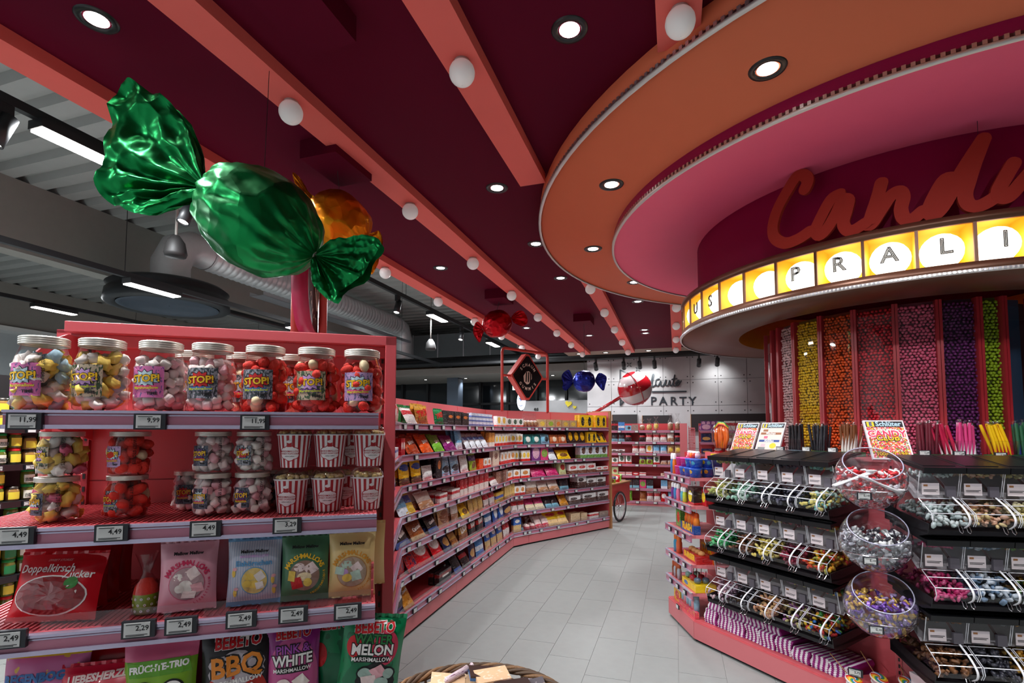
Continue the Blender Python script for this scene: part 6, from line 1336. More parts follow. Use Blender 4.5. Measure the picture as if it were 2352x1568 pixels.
# ---------------------------------------------------------------- bins
PROFZ = 0.0
RIMM = mat('acrylic_edge_light', (214, 216, 222), .2, .2, spec=.8); HANDLE = mat('milky_strap', (226, 226, 230), .35)
CARD = mat('info_card', (226, 214, 216), .6); HOLD = mat('dark_holder', (92, 88, 96), .3); BLACKT = mat('black_tray', (20, 18, 22), .4)
_BN = {}
def bin_meshes(w):
    if w in _BN: return _BN[w]
    h = w / 2 - .003; sh = MB()
    prof = [(.035, -.015), (.045, -.06), (.06, -.135), (.055, -.145), (-.04, -.205), (-.05, -.235), (-.035, -.262), (.03, -.278), (.30, -.24), (.30, .02)]
    for sgn in (-1, 1):       # side panes
        sh.add([(sgn * h, y, z) for y, z in prof], [tuple(range(len(prof)))], 0)
    for a, b in ((0, 1), (1, 2)): sh.add([(-h, *prof[a]), (h, *prof[a]), (h, *prof[b]), (-h, *prof[b])], [(0, 1, 2, 3)], 0, True)
    for a, b in ((4, 5), (5, 6), (6, 7), (7, 8), (8, 9)): sh.add([(-h, *prof[a]), (h, *prof[a]), (h, *prof[b]), (-h, *prof[b])], [(0, 1, 2, 3)], 0, a < 7)
    shell = sh.mesh('clear_shell', CLEAR)
    fl = MB(); fl.add([(-h, .05, -.146), (h, .05, -.146), (h, -.042, -.204), (-h, -.042, -.204)], [(0, 1, 2, 3)], 0)
    e = .0022
    for pa_, pb_ in (((-h, .052, -.146), (-h, -.042, -.204)), ((h, .052, -.146), (h, -.042, -.204)), ((-h, -.042, -.204), (h, -.042, -.204)), ((-h, .052, -.146), (h, .052, -.146)), ((-h, .012, -.17), (h, .012, -.17)), ((-h, .035, -.015), (-h, .06, -.135)), ((h, .035, -.015), (h, .06, -.135)), ((-h, -.05, -.235), (-h, -.035, -.262)), ((h, -.05, -.235), (h, -.035, -.262)), ((-h, -.042, -.204), (-h, -.05, -.235)), ((h, -.042, -.204), (h, -.05, -.235))):
        fl.tube([pa_, pb_], e, 4, 1)
    flap = fl.mesh('scoop_flap', [CLEAR, RIMM])
    chute = MB().box(-h + .004, h - .004, .0, .19, -.002, .0, 0, M_frame((0, .095, -.15), (1, 0, 0), (0, .80, .60), (0, -.60, .80))).mesh('inner_chute', mat('grey_chute', (206, 200, 202), .5))
    ld = MB(); ld.box(-w / 2 + .001, w / 2 - .001, 0, .31, -.012, .004, 0, Matrix.Rotation(.16, 4, 'X')); ld.box(-w / 2 + .02, w / 2 - .02, .04, .28, .004, .007, 0, Matrix.Rotation(.16, 4, 'X')); ld.box(-w / 2 + .001, w / 2 - .001, -.004, .006, -.022, .006, 0, Matrix.Rotation(.16, 4, 'X'))
    lid = ld.mesh('lid', BLACK)
    hp = smooth_path([(0, .058, -.128), (0, .02, -.150), (0, -.03, -.178), (0, -.066, -.215), (0, -.062, -.248), (0, -.03, -.27)], 4)
    hd = MB().tube(hp, .0055, 6, flat=.5).tube([(-.008, .06, -.125), (.008, .06, -.125)], .007, 6).mesh('handle', HANDLE)
    card = MB().box(-w * .40, w * .02, .050, .052, -.128, -.072, 0, Matrix.Translation((0, .0, 0)) ).mesh('info_card', CARD)
    hold = MB().box(w * .16, w * .38, .040, .055, -.135, -.085).mesh('price_holder', HOLD)
    hk = MB(); hk.tube([(-.012, -.03, -.262), (-.014, -.045, -.285), (-.008, -.05, -.292), (.0, -.045, -.285), (.002, -.03, -.265)], .0016, 4); hook = hk.mesh('wire_hook', CHROME)
    ink = MB().box(-w * .36, -w * .26, .0490, .0502, -.088, -.079).mesh('logo_print', mat('card_logo', (150, 100, 60), .6)); ink2 = MB().box(-w * .36, -w * .06, .0490, .0502, -.112, -.1095).mesh('text_print', INK); ink3 = MB().box(-w * .36, -w * .02, .0490, .0502, -.106, -.1035).mesh('text_print', INK)
    _BN[w] = (shell, flap, lid, hd, card, hold, hook, ink, ink2, ink3, chute); return _BN[w]
def sweet(name, c): return mat('candy_' + name, tuple(int(x * .86) for x in c), .35, var=.22, scale=70, coat=.3, sss=.15)
SW = {'lime': [(176, 190, 90), (206, 196, 120)], 'mint': [(150, 206, 176), (200, 226, 210)], 'smoke': [(70, 74, 86), (44, 44, 56)], 'ink': [(40, 42, 60), (70, 70, 90)], 'pastel': [(176, 216, 196), (236, 222, 120), (120, 190, 180)], 'green': [(30, 160, 90), (60, 190, 110)], 'cola': [(96, 50, 30), (150, 96, 60)], 'banana': [(240, 216, 90), (246, 228, 130)], 'berry': [(150, 30, 60), (110, 20, 50)], 'bears': [(240, 150, 20), (226, 60, 20), (244, 190, 40), (170, 170, 60)], 'rose': [(230, 190, 196), (206, 170, 190)], 'coal': [(36, 36, 44), (60, 60, 70)], 'peach': [(236, 190, 130), (220, 160, 120)], 'lilac': [(170, 110, 160), (200, 190, 120)], 'confetti': [(30, 110, 190), (226, 150, 30), (200, 40, 40), (60, 150, 60), (240, 200, 40)], 'ice': [(206, 224, 220), (226, 236, 232)], 'tan': [(206, 150, 110), (226, 180, 150), (240, 214, 150)], 'cream': [(240, 226, 150), (244, 234, 180)], 'fuchsia': [(200, 40, 110), (220, 90, 140)], 'dolphin': [(214, 226, 236), (130, 160, 190)], 'fruit': [(60, 50, 50), (230, 170, 40), (130, 190, 90)], 'hazel': [(120, 76, 44), (150, 100, 60)], 'night': [(50, 50, 62), (90, 90, 100)], 'amber': [(230, 160, 40), (240, 190, 80)]}
def pick_bin(f, x, z, w, key, label, seed, cols):
    o = empty('sweets_bin', f.W(x, .0, z), (0, 0, f.a)); tag(o, label, 'sweets bin')
    ms = bin_meshes(w)
    for nm, me in zip(('clear_shell', 'scoop_flap', 'lid', 'handle', 'info_card', 'price_holder'), ms[:6]):
        q = link(nm, me, o)
        if nm == 'handle': q.location = (w * .30, 0, 0)
        if nm == 'info_card': c_ = q
    for me, nm in zip(ms[7:10], ('logo_print', 'text_print', 'text_print')): link(nm, me, c_)
    for hx in (w * .22, w * .40): link('wire_hook', ms[6], o, (hx, 0, 0))
    link('inner_chute', ms[10], o)
    r = np.random.RandomState(seed); pts = []
    n = 115
    for _ in range(n):
        y = r.uniform(-.03, .27); zz = -.262 + .12 * max(0, y) + r.uniform(0, .055 if y > 0 else .045)
        pts.append((r.uniform(-w / 2 + .014, w / 2 - .014), y, zz))
    for _ in range(26): pts.append((r.uniform(-w / 2 + .014, w / 2 - .014), r.uniform(.05, .10), -.20 + r.uniform(0, .03)))
    for _ in range(36): pts.append((r.uniform(-w / 2 + .014, w / 2 - .014), r.uniform(.06, .13), r.uniform(-.04, -.02)))
    mm = [sweet('%s%d' % (key, i), c) for i, c in enumerate(SW[key])]
    shp = {0: ICO1, 1: BLOCK, 2: ICO1}[seed % 3]
    me = heap_mesh('loose_sweets', mm, pts, shp, r.uniform(.0095, .0135, len(pts)), seed, (1.5, .9, .7))
    q = link('loose_sweets', me, None, f.W(x, 0, z), (0, 0, f.a)); tag(q, 'loose %s sweets heaped in a clear bin, %s' % (cols, label.split(', ')[1]), 'sweets', None, 'stuff')
    return o
BZ = [1.322, .982, .634]
LK = [['lime', 'mint', 'smoke', 'ink', 'pastel'], ['green', 'cola', 'banana', 'berry', 'bears'], ['rose', 'coal', 'peach', 'lilac', 'confetti']]
LC = [['lime', 'pale mint', 'smoky grey', 'inky blue', 'pastel mixed'], ['bright green', 'cola brown', 'banana yellow', 'berry red', 'orange bear'], ['rose white', 'coal black', 'peach', 'lilac', 'confetti coloured']]
RK = [['ice', 'tan', 'cream', 'peach', 'mint'], ['fuchsia', 'dolphin', 'fruit', 'berry', 'bears'], ['hazel', 'night', 'amber', 'lime', 'rose']]
RCn = [['icy white', 'tan', 'cream stick', 'apricot', 'mint'], ['fuchsia', 'white and blue', 'fruit mixed', 'wine red', 'amber'], ['hazel brown', 'night grey', 'amber yellow', 'olive', 'rose']]
RWN = ['upper row', 'middle row', 'lower row']
for r_ in range(3):
    for f, keys, cn_, w, x0, nb, nm in ((FA, LK, LC, .172, .16, 5, 'long'), (FB, RK, RCn, .182, .03, 5, 'near')):
        for k in range(nb):
            pick_bin(f, x0 + w * (k + .5), BZ[r_], w - .002, keys[r_][k], 'clear bin of %s sweets, %s of the %s stand side' % (cn_[r_][k], RWN[r_], nm), r_ * 10 + k + (50 if f is FB else 0), cn_[r_][k])
        tr = MB(); L = w * nb
        M = f.W(0, 0, 0)
        pf = [(-.02, -.285), (.04, -.292), (.34, -.25), (.34, -.285), (.05, -.325), (-.02, -.305)]
        fr3 = M_frame(SL(f.W(x0 - .004, 0, BZ[r_])), f.n, Vector((0, 0, 1)), f.u)
        tr.prism(pf, 0, L + .008, 0, fr3); tr.build('black_bin_tray', BLACKT, stand)
        for q in (0, L + .004): MB().prism([(-.03, -.255), (-.02, -.30), (.34, -.29), (.34, -.20), (.2, -.23)], q, q + .004, 0, fr3).build('tray_side', BLACKT, stand)
# ---------------------------------------------------------------- spherical bowls on the corner post
BOWLC = [('red', [(214, 40, 50), (236, 226, 226), (160, 40, 46)], 'red and white'), ('silver', [(200, 204, 206), (60, 56, 66), (226, 228, 226)], 'silver and black'), ('violet', [(110, 70, 160), (180, 160, 206), (220, 180, 90)], 'violet')]
for i, (px, py) in enumerate([(1998, 1097), (2009, 1240), (2021, 1388)]):
    c = aty(px, py, 2.62); R = .158
    tl = .62; ax = Vector((-.38, -.92, 0)).normalized()   # opening faces the aisle
    zup = (ax * math.sin(tl) + Vector((0, 0, math.cos(tl)))).normalized(); xx = Vector((-ax.y, ax.x, 0)); yy = zup.cross(xx)
    Mb = M_frame((0, 0, 0), xx, yy, zup)
    o = empty('sweets_globe_bowl', c); tag(o, 'clear globe bowl of %s wrapped sweets on the corner post, %s' % (BOWLC[i][2], ['top one', 'middle one', 'lowest one'][i]), 'bowl')
    prof = [(R * math.sin(a), -R * math.cos(a)) for a in [math.pi * k / 24 for k in range(0, 18)]]
    MB().lathe(prof, 36, 0, Mb).build('clear_globe', BOWL, o); rr, zz = prof[-1]
    MB().tube([Mb @ Vector((rr * math.cos(2 * math.pi * k / 40), rr * math.sin(2 * math.pi * k / 40), zz)) for k in range(40)], .003, 6, closed=True).build('opening_rim', mat('lilac_rim', (190, 190, 214), .2, .4), o)
    ring_r = R * .99; zr = -.055
    MB().tube([(math.cos(2 * math.pi * k / 40) * math.sqrt(R * R - zr * zr) * 1.02, math.sin(2 * math.pi * k / 40) * math.sqrt(R * R - zr * zr) * 1.02, zr) for k in range(40)], .0022, 5, closed=True).build('wire_ring', CHROME, o)
    MB().tube([(0, math.sqrt(R * R - zr * zr), zr), SL(cm_ - cdir * .03) + stand.location - c + Vector((0, 0, zr))] if False else [Vector((.55, .8, 0)).normalized() * R, Vector((0, 0, zr)) + Vector((cm_.x - c.x, cm_.y - c.y, 0)) * .98], .004, 6).build('wire_arm', CHROME, o)
    r = np.random.RandomState(i); pts = []
    while len(pts) < 330:
        p = r.uniform(-R, R, 3)
        if .55 * R < np.linalg.norm(p) < R * .93 and p[2] < .015 + .05 * (1 - (p[0] ** 2 + p[1] ** 2) / R ** 2) or (np.linalg.norm(p) < R * .9 and -.01 < p[2] < .035): pts.append(tuple(p))
    mm = [mat('wrap_%s%d' % (BOWLC[i][0], k), cc_, .22, .25, var=.3, scale=90, coat=.5) for k, cc_ in enumerate(BOWLC[i][1])]
    q = link('wrapped_sweets', heap_mesh('wrapped_sweets', mm, pts, BLOCK, .0125, i, (1.5, .8, .55)), None, c); tag(q, '%s foil wrapped sweets heaped inside the %s globe bowl' % (BOWLC[i][2], ['top', 'middle', 'lowest'][i]), 'sweets', None, 'stuff')
    tp = aty([1985, 1999, 2013][i], [1139, 1288, 1446][i], 2.455 + .01 * i); t_ = tagthing(['Nougat', '0,10', '0,10'][i] if i else '0,10', tp, -.35, 'grey price tag hanging under the %s globe bowl' % ['top', 'middle', 'lowest'][i], None, .98)
# crossed milky scoops on the top bowl
SCO = mat('milky_scoop', (226, 224, 228), .35, sss=.1)
for a_, b_, lb in (((1915, 1115), (2000, 1085), 'milky plastic scoop pointing to the long stand side'), ((1975, 1092), (2065, 1130), 'milky plastic scoop crossing over the other on the top bowl')):
    p, q = aty(*a_, 2.42), aty(*b_, 2.45); d = q - p
    o = empty('plastic_scoop', p); tag(o, lb, 'scoop'); pts = [p + d * t for t in (0, .15, .45, .75, 1.0)]
    MB().tube([x - p for x in pts], [.013, .016, .009, .014, .018], 8, flat=.45).build('scoop_handle', SCO, o)
    MB().lathe([(.001, 0), (.018, .002), (.026, .012)], 14, 0, M_frame(d, (1, 0, 0), (0, 1, 0), (0, 0, 1))).build('scoop_bowl', SCO, o)
# ---------------------------------------------------------------- candy sticks in clear boxes
STM = {}
def stick_mesh(c1, c2):
    k = (c1, c2)
    if k in STM: return STM[k]
    mb = MB(); n = 16; seg = 8; Lh = .165; r = .0085; m1 = mat('stick_%d_%d_%d' % c1, c1, .3, coat=.6); m2 = mat('stick_%d_%d_%d' % c2, c2, .3, coat=.6); vs = []; fs = []
    for i in range(n + 1):
        for s_ in range(seg):
            a = 2 * math.pi * s_ / seg + i * .22; vs.append((r * math.cos(a), r * math.sin(a), Lh * i / n))
    o = 0; mb.add(vs, []); 
    for i in range(n):
        for s_ in range(seg):
            mb.f.append((i * seg + s_, i * seg + (s_ + 1) % seg, (i + 1) * seg + (s_ + 1) % seg, (i + 1) * seg + s_)); mb.m.append(0 if s_ < 5 else 1); mb.sm.append(True)
    mb.lathe([(r * 1.02, Lh), (r * .5, Lh + .006), (r * 1.3, Lh + .016)], 8, 2); STM[k] = mb.mesh('candy_stick', [m1, m2, FOILC]); return STM[k]
CART = pack('stick_carton', (20, 130, 70), None, (.3, .5, .2, .3, (150, 200, 120)), (8, (10, 90, 50), .4)); CARTB = pack('stick_carton_b', (170, 206, 226), None, (.5, .5, .3, .3, (220, 150, 110)), (8, (120, 170, 200), .4))
BUN = [(1833, 1035, FA, (28, 27, 30), (20, 20, 24), 'black', 11), (1888, 1035, FA, (30, 30, 36), (20, 20, 24), 'blackest', 12), (1957, 1035, FA, (110, 62, 30), (236, 230, 220), 'brown and white', 10), (2125, 1035, FB, (104, 30, 44), (84, 20, 36), 'wine red', 11), (2172, 1038, FB, (190, 30, 70), (236, 220, 220), 'red and white', 7), (2215, 1040, FB, (206, 60, 120), (240, 230, 236), 'pink and white', 10), (2300, 1042, FB, (236, 190, 20), (180, 20, 44), 'yellow and red', 10), (2350, 1040, FB, (40, 90, 60), (40, 50, 120), 'rainbow', 8)]
for bi_, (px, py, f, c1, c2, nm, n) in enumerate(BUN):
    yb = .43; x, _ = f.px(px, py, yb); z = 1.347
    bx = empty('stick_box', f.W(x, yb, z), (0, 0, f.a)); tag(bx, 'clear box on printed carton holding %s candy sticks' % nm, 'display box')
    w2 = .052
    MB().box(-w2, w2, -.05, .05, 0, .026).build('printed_carton', CARTB if bi_ in (0,) else CART, bx)
    cb = MB()
    for q in ((-w2, -.05, w2, -.05), (w2, -.05, w2, .05), (w2, .05, -w2, .05), (-w2, .05, -w2, -.05)): cb.add([(q[0], q[1], .026), (q[2], q[3], .026), (q[2], q[3], .10), (q[0], q[1], .10)], [(0, 1, 2, 3)])
    cb.tube([(-w2, -.05, .10), (w2, -.05, .10)], .0013, 4); cb.build('clear_sides', CLEAR, bx)
    sm_ = stick_mesh(c1, c2); r = random.Random(bi_)
    for k in range(n):
        row = k % 2; xo = -w2 * .82 + 2 * w2 * .82 * (k + .5) / n; yo = -.028 + row * .036
        lean = (r.uniform(-.06, .06) + (.0 if bi_ not in (4, 6) else -.28) + (.12 * (xo / w2) if bi_ in (1, 2) else 0))
        o = link('candy_stick', sm_, None, f.W(x + xo - (0.02 if bi_ in (4, 6) else 0) * 0, yb + yo, z + .028), (r.uniform(-.08, .06), lean, f.a), (1, 1, r.uniform(.94, 1.06)))
        tag(o, '%s twisted candy stick standing in its clear box' % nm if nm not in ('black', 'blackest', 'wine red') else {'black': 'black liquorice stick in the box next to the posters', 'blackest': 'black liquorice stick beside the brown and white sticks', 'wine red': 'wine red candy stick beside the candy poster'}[nm], 'candy stick', '%s candy sticks' % nm)
for k, (px, py) in enumerate([(1793, 1031), (1853, 1032), (1913, 1034), (2123, 1041), (2203, 1043), (2298, 1046)]):
    f = FA if k < 3 else FB; yb = .355; x, z = f.px(px, py, yb)
    tagthing('1,29', f.W(x, yb, z), f.a, 'price tag reading 1,29 %s' % ['next to the tilted posters', 'between the two black stick boxes', 'before the brown and white sticks', 'under the wine red sticks', 'under the pink and white sticks', 'under the yellow and red sticks'][k], None, .95)
# ---------------------------------------------------------------- poster stands
CANDYP = None
def sprinkle_mat():
    if 'sprinkle_print' in MATS: return MATS['sprinkle_print']
    m = bpy.data.materials.new('sprinkle_print'); m.use_nodes = True; nt = m.node_tree; b = nt.nodes['Principled BSDF']; b.inputs['Roughness'].default_value = .3
    tc = nt.nodes.new('ShaderNodeTexCoord'); vo = nt.nodes.new('ShaderNodeTexVoronoi'); vo.inputs['Scale'].default_value = 150; nt.links.new(tc.outputs['Object'], vo.inputs['Vector'])
    rp = nt.nodes.new('ShaderNodeValToRGB'); sp = nt.nodes.new('ShaderNodeSeparateColor'); nt.links.new(vo.outputs['Color'], sp.inputs[0]); nt.links.new(sp.outputs[0], rp.inputs[0])
    cols = [(206, 40, 44), (226, 90, 60), (236, 190, 60), (70, 140, 70), (230, 120, 150), (240, 220, 210), (200, 50, 60)]; cr = rp.color_ramp; cr.interpolation = 'CONSTANT'
    while len(cr.elements) < len(cols): cr.elements.new(0.5)
    for i, c in enumerate(cols): cr.elements[i].position = i / len(cols); cr.elements[i].color = lin(c)
    nt.links.new(rp.outputs[0], b.inputs['Base Color']); MATS['sprinkle_print'] = m; return m
NAVY = mat('poster_header', (34, 32, 40), .4); EDK = mat('logo_yellow', (246, 210, 40), .4); EBL = mat('logo_blue', (40, 70, 140), .4); FRAME = mat('white_frame', (226, 222, 226), .3, .2); SKYT = mat('poster_script', (190, 220, 236), .4); PNKT = mat('poster_pink', (226, 60, 100), .4); CRM = mat('poster_cream', (222, 206, 196), .5)
def poster(f, x, y, z, w, h, lean, price, label, second=False, turn=0.0):
    o = empty('poster_stand', f.W(x, y, z), (-lean, 0, f.a + turn)); tag(o, label, 'poster stand')
    MB().box(-w / 2, w / 2, 0, .012, 0, h).build('white_frame', FRAME, o); k = .008
    pn = MB().box(-w / 2 + k, w / 2 - k, -.0006, 0, k, h - k).build('poster', CRM if second else sprinkle_mat(), o)
    def q(x0, x1, z0, z1, m, nm, e=.001): MB().box(x0 * w, x1 * w, -e, 0, z0 * h, z1 * h).build(nm, m, pn)
    q(-.46, .46, .82, .965, NAVY, 'header_print'); q(-.43, -.25, .83, .955, EDK, 'logo_print', .0014)
    text('E', h * .125, EBL, pn, (-.34 * w, -.0020, .893 * h), bold=.06); text('Schlüter', w * .19, SKYT, pn, (.10 * w, -.0016, .895 * h), bold=.03)
    if not second:
        text('Schlüters', w * .15, WTX, pn, (0, -.0014, .745 * h), bold=.02)
        text('CANDY', w * .27, WTX, pn, (0, -.0013, .635 * h), bold=.10); text('CANDY', w * .27, PNKT, pn, (0, -.0020, .635 * h), bold=.03)
        text('CLUB', w * .23, INK, pn, (0, -.0013, .535 * h), bold=.10); text('CLUB', w * .23, YTX, pn, (0, -.0020, .535 * h), bold=.03)
        text(price, w * .15, INK, pn, (0, -.0014, .13 * h), bold=.10); text(price, w * .15, YTX, pn, (0, -.0022, .13 * h), bold=.02)
    else:
        q(-.42, .42, .60, .67, mat('brown_ribbon', (150, 90, 50), .5), 'ribbon_print'); text('Mischen', w * .12, WTX, pn, (.0, -.0016, .635 * h), bold=.02); q(-.42, .42, .36, .43, EBL, 'ribbon_print'); text('Abfüllen', w * .12, WTX, pn, (.0, -.0016, .395 * h), bold=.02)
        q(-.40, -.10, .10, .19, mat('scale_grey', (120, 124, 124), .5), 'scale_print'); q(-.30, -.12, .20, .30, MPK, 'sweet_print'); decal(pn, lambda a, b: Vector((a, -.0014, b)), shape2d('oval', 24), YTX, .2 * w, .24 * h, w * .13, w * .11, 0, 'coin_print'); q(-.25, -.10, .47, .55, MROSE, 'sweet_print'); q(-.35, -.15, .70, .77, MATS['brown_ribbon'], 'sweet_print')
    MB().box(-.02, .02, .012, .016, 0, h * .8, 0, Matrix.Rotation(-.5, 4, 'X')).build('rear_strut', FRAME, o); return o
x, _ = FA.px(1694, 1036, .33); poster(FA, x, .36, 1.347, .19, .235, .42, '100g - 1,19€', 'candy club price poster nearest the colourful tubs')
x, _ = FA.px(1752, 1038, .33); poster(FA, x, .36, 1.347, .19, .235, .42, '', 'cream instruction poster beside the candy club poster', True)
x, _ = FB.px(2060, 1040, .33); poster(FB, x, .36, 1.347, .205, .235, .42, '100g - 1,19€', 'large candy club price poster in the middle of the stand')
# ---------------------------------------------------------------- striped paper bags, swirl lollies on the base
STRI = pack('magenta_stripe_paper', (236, 228, 234), None, None, None, .6, (4, (150, 20, 120)))
def paper_bundle(f, x, y, z, w, d, h, seed, label, turn=0.0):
    mb = MB(); r = random.Random(seed); n = 14
    def side(i, j):
        a = (i - .5) * w; zz = j * h; return (a + .004 * math.sin(j * 9 + seed), -.004 * math.sin(j * math.pi * n) - .006 * math.sin(j * 5 + seed), zz)
    mb.grid(side, 8, 22); t_ = [side(i / 8, 1) for i in range(9)]
    mb.add(t_ + [(p[0], d, h * .92) for p in t_], [(i, i + 1, i + 10, i + 9) for i in range(8)], 0)
    for sgn, i in ((-1, 0), (1, 1)):
        c_ = [side(i, j / 22) for j in range(23)]; mb.add(c_ + [(p[0], d, p[2] * .92) for p in c_], [(j, j + 1, j + 24, j + 23) for j in range(22)], 0)
    o = mb.build('striped_paper_bags', STRI, None, f.W(x, y, z), (0, 0, f.a + turn)); tag(o, label, 'paper bags', 'magenta striped paper bag bundles'); return o
for k in range(9):
    paper_bundle(FA, .10 + k * .112, .06 + .01 * (k % 2), .143, .108, .25, .095 if k < 6 else .075, k, ['first', 'second', 'third', 'fourth', 'fifth', 'sixth', 'seventh', 'eighth', 'ninth'][k] + ' magenta striped paper bag bundle from the toy shelf corner, on the base', .05 * (k % 3 - 1))
for k in range(5):
    paper_bundle(FA, .12 + k * .115, .08, .24, .11, .23, .06, 20 + k, ['first', 'second', 'third', 'fourth', 'fifth'][k] + ' upper striped paper bag bundle from the toy shelf corner', .08 * (k % 2))
for k in range(4):
    paper_bundle(FB, .22 + k * .2, .05, .143, .18, .25, .13, 40 + k, ['first', 'second', 'third', 'fourth'][k] + ' striped paper bag bundle under the near stand side', .2 if k == 0 else 0)
LOLC = [mat('lolly_%d' % i, c, .25, coat=.6) for i, c in enumerate([(214, 40, 50), (240, 150, 30), (244, 214, 60), (60, 160, 80), (40, 120, 190), (236, 236, 232)])]
lm = MB(); nr, ns = 10, 48
for i in range(nr):
    for s_ in range(ns):
        r0, r1 = .04 * i / nr, .04 * (i + 1) / nr; a0, a1 = 2 * math.pi * s_ / ns + i * .22, 2 * math.pi * (s_ + 1) / ns + i * .22
        lm.add([(r0 * math.cos(a0 - 0), r0 * math.sin(a0), .006), (r1 * math.cos(a0 + .22), r1 * math.sin(a0 + .22), .006), (r1 * math.cos(a1 + .22), r1 * math.sin(a1 + .22), .006), (r0 * math.cos(a1), r0 * math.sin(a1), .006)], [(0, 1, 2, 3)], (s_ // 4) % 6)
lm.lathe([(.04, .006), (.043, 0), (.04, -.006), (.001, -.006)], 32, 5); LOLM = lm.mesh('swirl_disc', LOLC)
stm = MB().tube([(0, .03, 0), (0, .16, .03)], .0025, 6).mesh('stick', WOOD)
for k, (px, py) in enumerate([(1962, 1562), (2019, 1558), (2085, 1568), (2130, 1590)]):
    p = onplane(px, py, FA.W(1.2, .1, 0), FA.n) if False else atz(px, py, .20)
    o = empty('swirl_lollipop', p, (.35, .1 * k, .3 - .25 * k)); tag(o, 'rainbow swirl lollipop lying on the base, %s from the striped bags' % ['first', 'second', 'third', 'fourth'][k], 'lollipop'); link('swirl_disc', LOLM, o); link('stick', stm, o)
    MB().lathe([(.001, -.012), (.03, -.012), (.03, -.03)], 12).build('paper_collar', PAPER, o)
slab([FA.W(1.0, .0, 0), A1_, FB.W(.2, 0, 0), FB.W(.2, .34, 0), FA.W(1.1, .34, 0)], .142, .165, 'lolly_ledge', CORAL)
p = atz(1965, 1544, .235); tagthing('2,75', p, FA.a + .45, 'price tag reading 2,75 beside the swirl lollipops', None, 1.05)
# ================================================================== TOY SWEETS SHELVES AT THE STAND END
EZ = [1.16, .955, .745, .535, .335]
toy = empty('toy_sweets_shelf', FE.o); tag(toy, 'coral end shelf with toy sweets beside the clear bins', 'shelf')
def TL_(p): return p - toy.location
for z in EZ:
    pts = [FE.W(.0, 0, 0), FE.W(.532, 0, 0), FE.W(.532, .03, 0), FA.W(.15, .16, 0), FA.W(.15, .34, 0), FE.W(.0, .34, 0)]
    sh = MB().prism([(TL_(p).x, TL_(p).y) for p in pts], z - .022, z).build('shelf_board', CORALP, toy)
    rl = MB(); fr4 = M_frame(TL_(FE.W(0, 0, z)), FE.u, FE.n, Vector((0, 0, 1)))
    rl.box(-.01, .535, -.012, -.001, -.05, .002, 0, fr4).box(-.01, .535, -.017, -.001, -.004, .003, 1, fr4).box(-.01, .535, -.017, -.001, -.052, -.043, 1, fr4); rl.build('price_rail', [RAIL, LILAC], sh)
    rl2 = MB(); fr5 = M_frame(TL_(FE.W(0, 0, z)), FE.n, -FE.u, Vector((0, 0, 1)))
    rl2.box(-.012, .30, .0, .012, -.05, .002, 0, fr5).box(-.012, .30, .012, .016, -.004, .003, 1, fr5); rl2.build('price_rail', [RAIL, LILAC], sh)
MB().prism([(TL_(p).x, TL_(p).y) for p in (FE.W(.0, .33, 0), FE.W(.53, .33, 0), FE.W(.53, .345, 0), FE.W(.0, .345, 0))], .14, 1.33).build('back_panel', CORAL, toy)
for zi, z in enumerate(EZ + [.142]):
    for k in range(3):
        if zi == 5 and k != 1: continue
        tagthing('0,99', FE.W(.12 + k * .15, -.019, z - .025 if zi < 5 else .155), FE.a, '%s price tag from left on the %s rail of the toy sweets shelf' % (ORD[k], ['top', 'second', 'third', 'fourth', 'fifth', 'base'][zi]), 'price tags on the %s rail of the toy sweets shelf' % ['top', 'second', 'third', 'fourth', 'fifth', 'base'][zi], .85, False)
TUBB = P_('tubblue', (30, 84, 190), None, (.3, .62, .13, .22, (244, 190, 30)), (8, (220, 60, 60), .30), blob2=(.7, .55, .12, .22, (90, 190, 210))); TUBP = P_('tubpink', (206, 30, 130), None, (.4, .6, .14, .22, (244, 200, 40)), (8, (60, 90, 190), .34))
TUBM = []
for m in (TUBB, TUBP): TUBM.append(MB().lathe([(.001, 0), (.040, 0), (.046, .055), (.048, .058), (.048, .064), (.044, .066), (.001, .064)], 20).mesh('tub', m))
tubs = [(.30, .05, 0, 0), (.40, .05, 0, 0), (.50, .05, 0, 0), (.47, .15, 0, 0), (.20, .05, 0, 1), (.30, .06, 1, 1), (.40, .06, 1, 0), (.49, .06, 1, 0), (.46, .16, 1, 0), (.20, .06, 1, 1), (.40, .25, 0, 0), (.40, .25, 1, 0)]
for k, (x, y, lv, c) in enumerate(tubs):
    o = link('sweets_tub', TUBM[c], None, FE.W(x, y, EZ[0] + .002 + lv * .0675), (0, 0, k * .7)); tag(o, '%s printed sweets tub, %s, on the toy sweets shelf' % (['blue', 'pink'][c], ['lower layer', 'upper layer'][lv]), 'tub', '%s sweets tubs, %s' % (['blue', 'pink'][c], ['lower layer', 'upper layer'][lv]))
def ebox(x, y, z, w, h, d, m, label, turn=0.0, name='sweets_carton', cat='carton', words=None, wm=None):
    o = MB().box(-w / 2, w / 2, 0, d, 0, h).box(-w / 2 + .001, w / 2 - .001, -.0008, 0, h * .9, h).build(name, m, None, FE.W(x, y, z + .002), (0, 0, FE.a + turn)); tag(o, label, cat)
    if words: text(words, w * 1.3 / len(words), wm or WTX, o, (0, -.0015, h * .62), bold=.06)
    return o
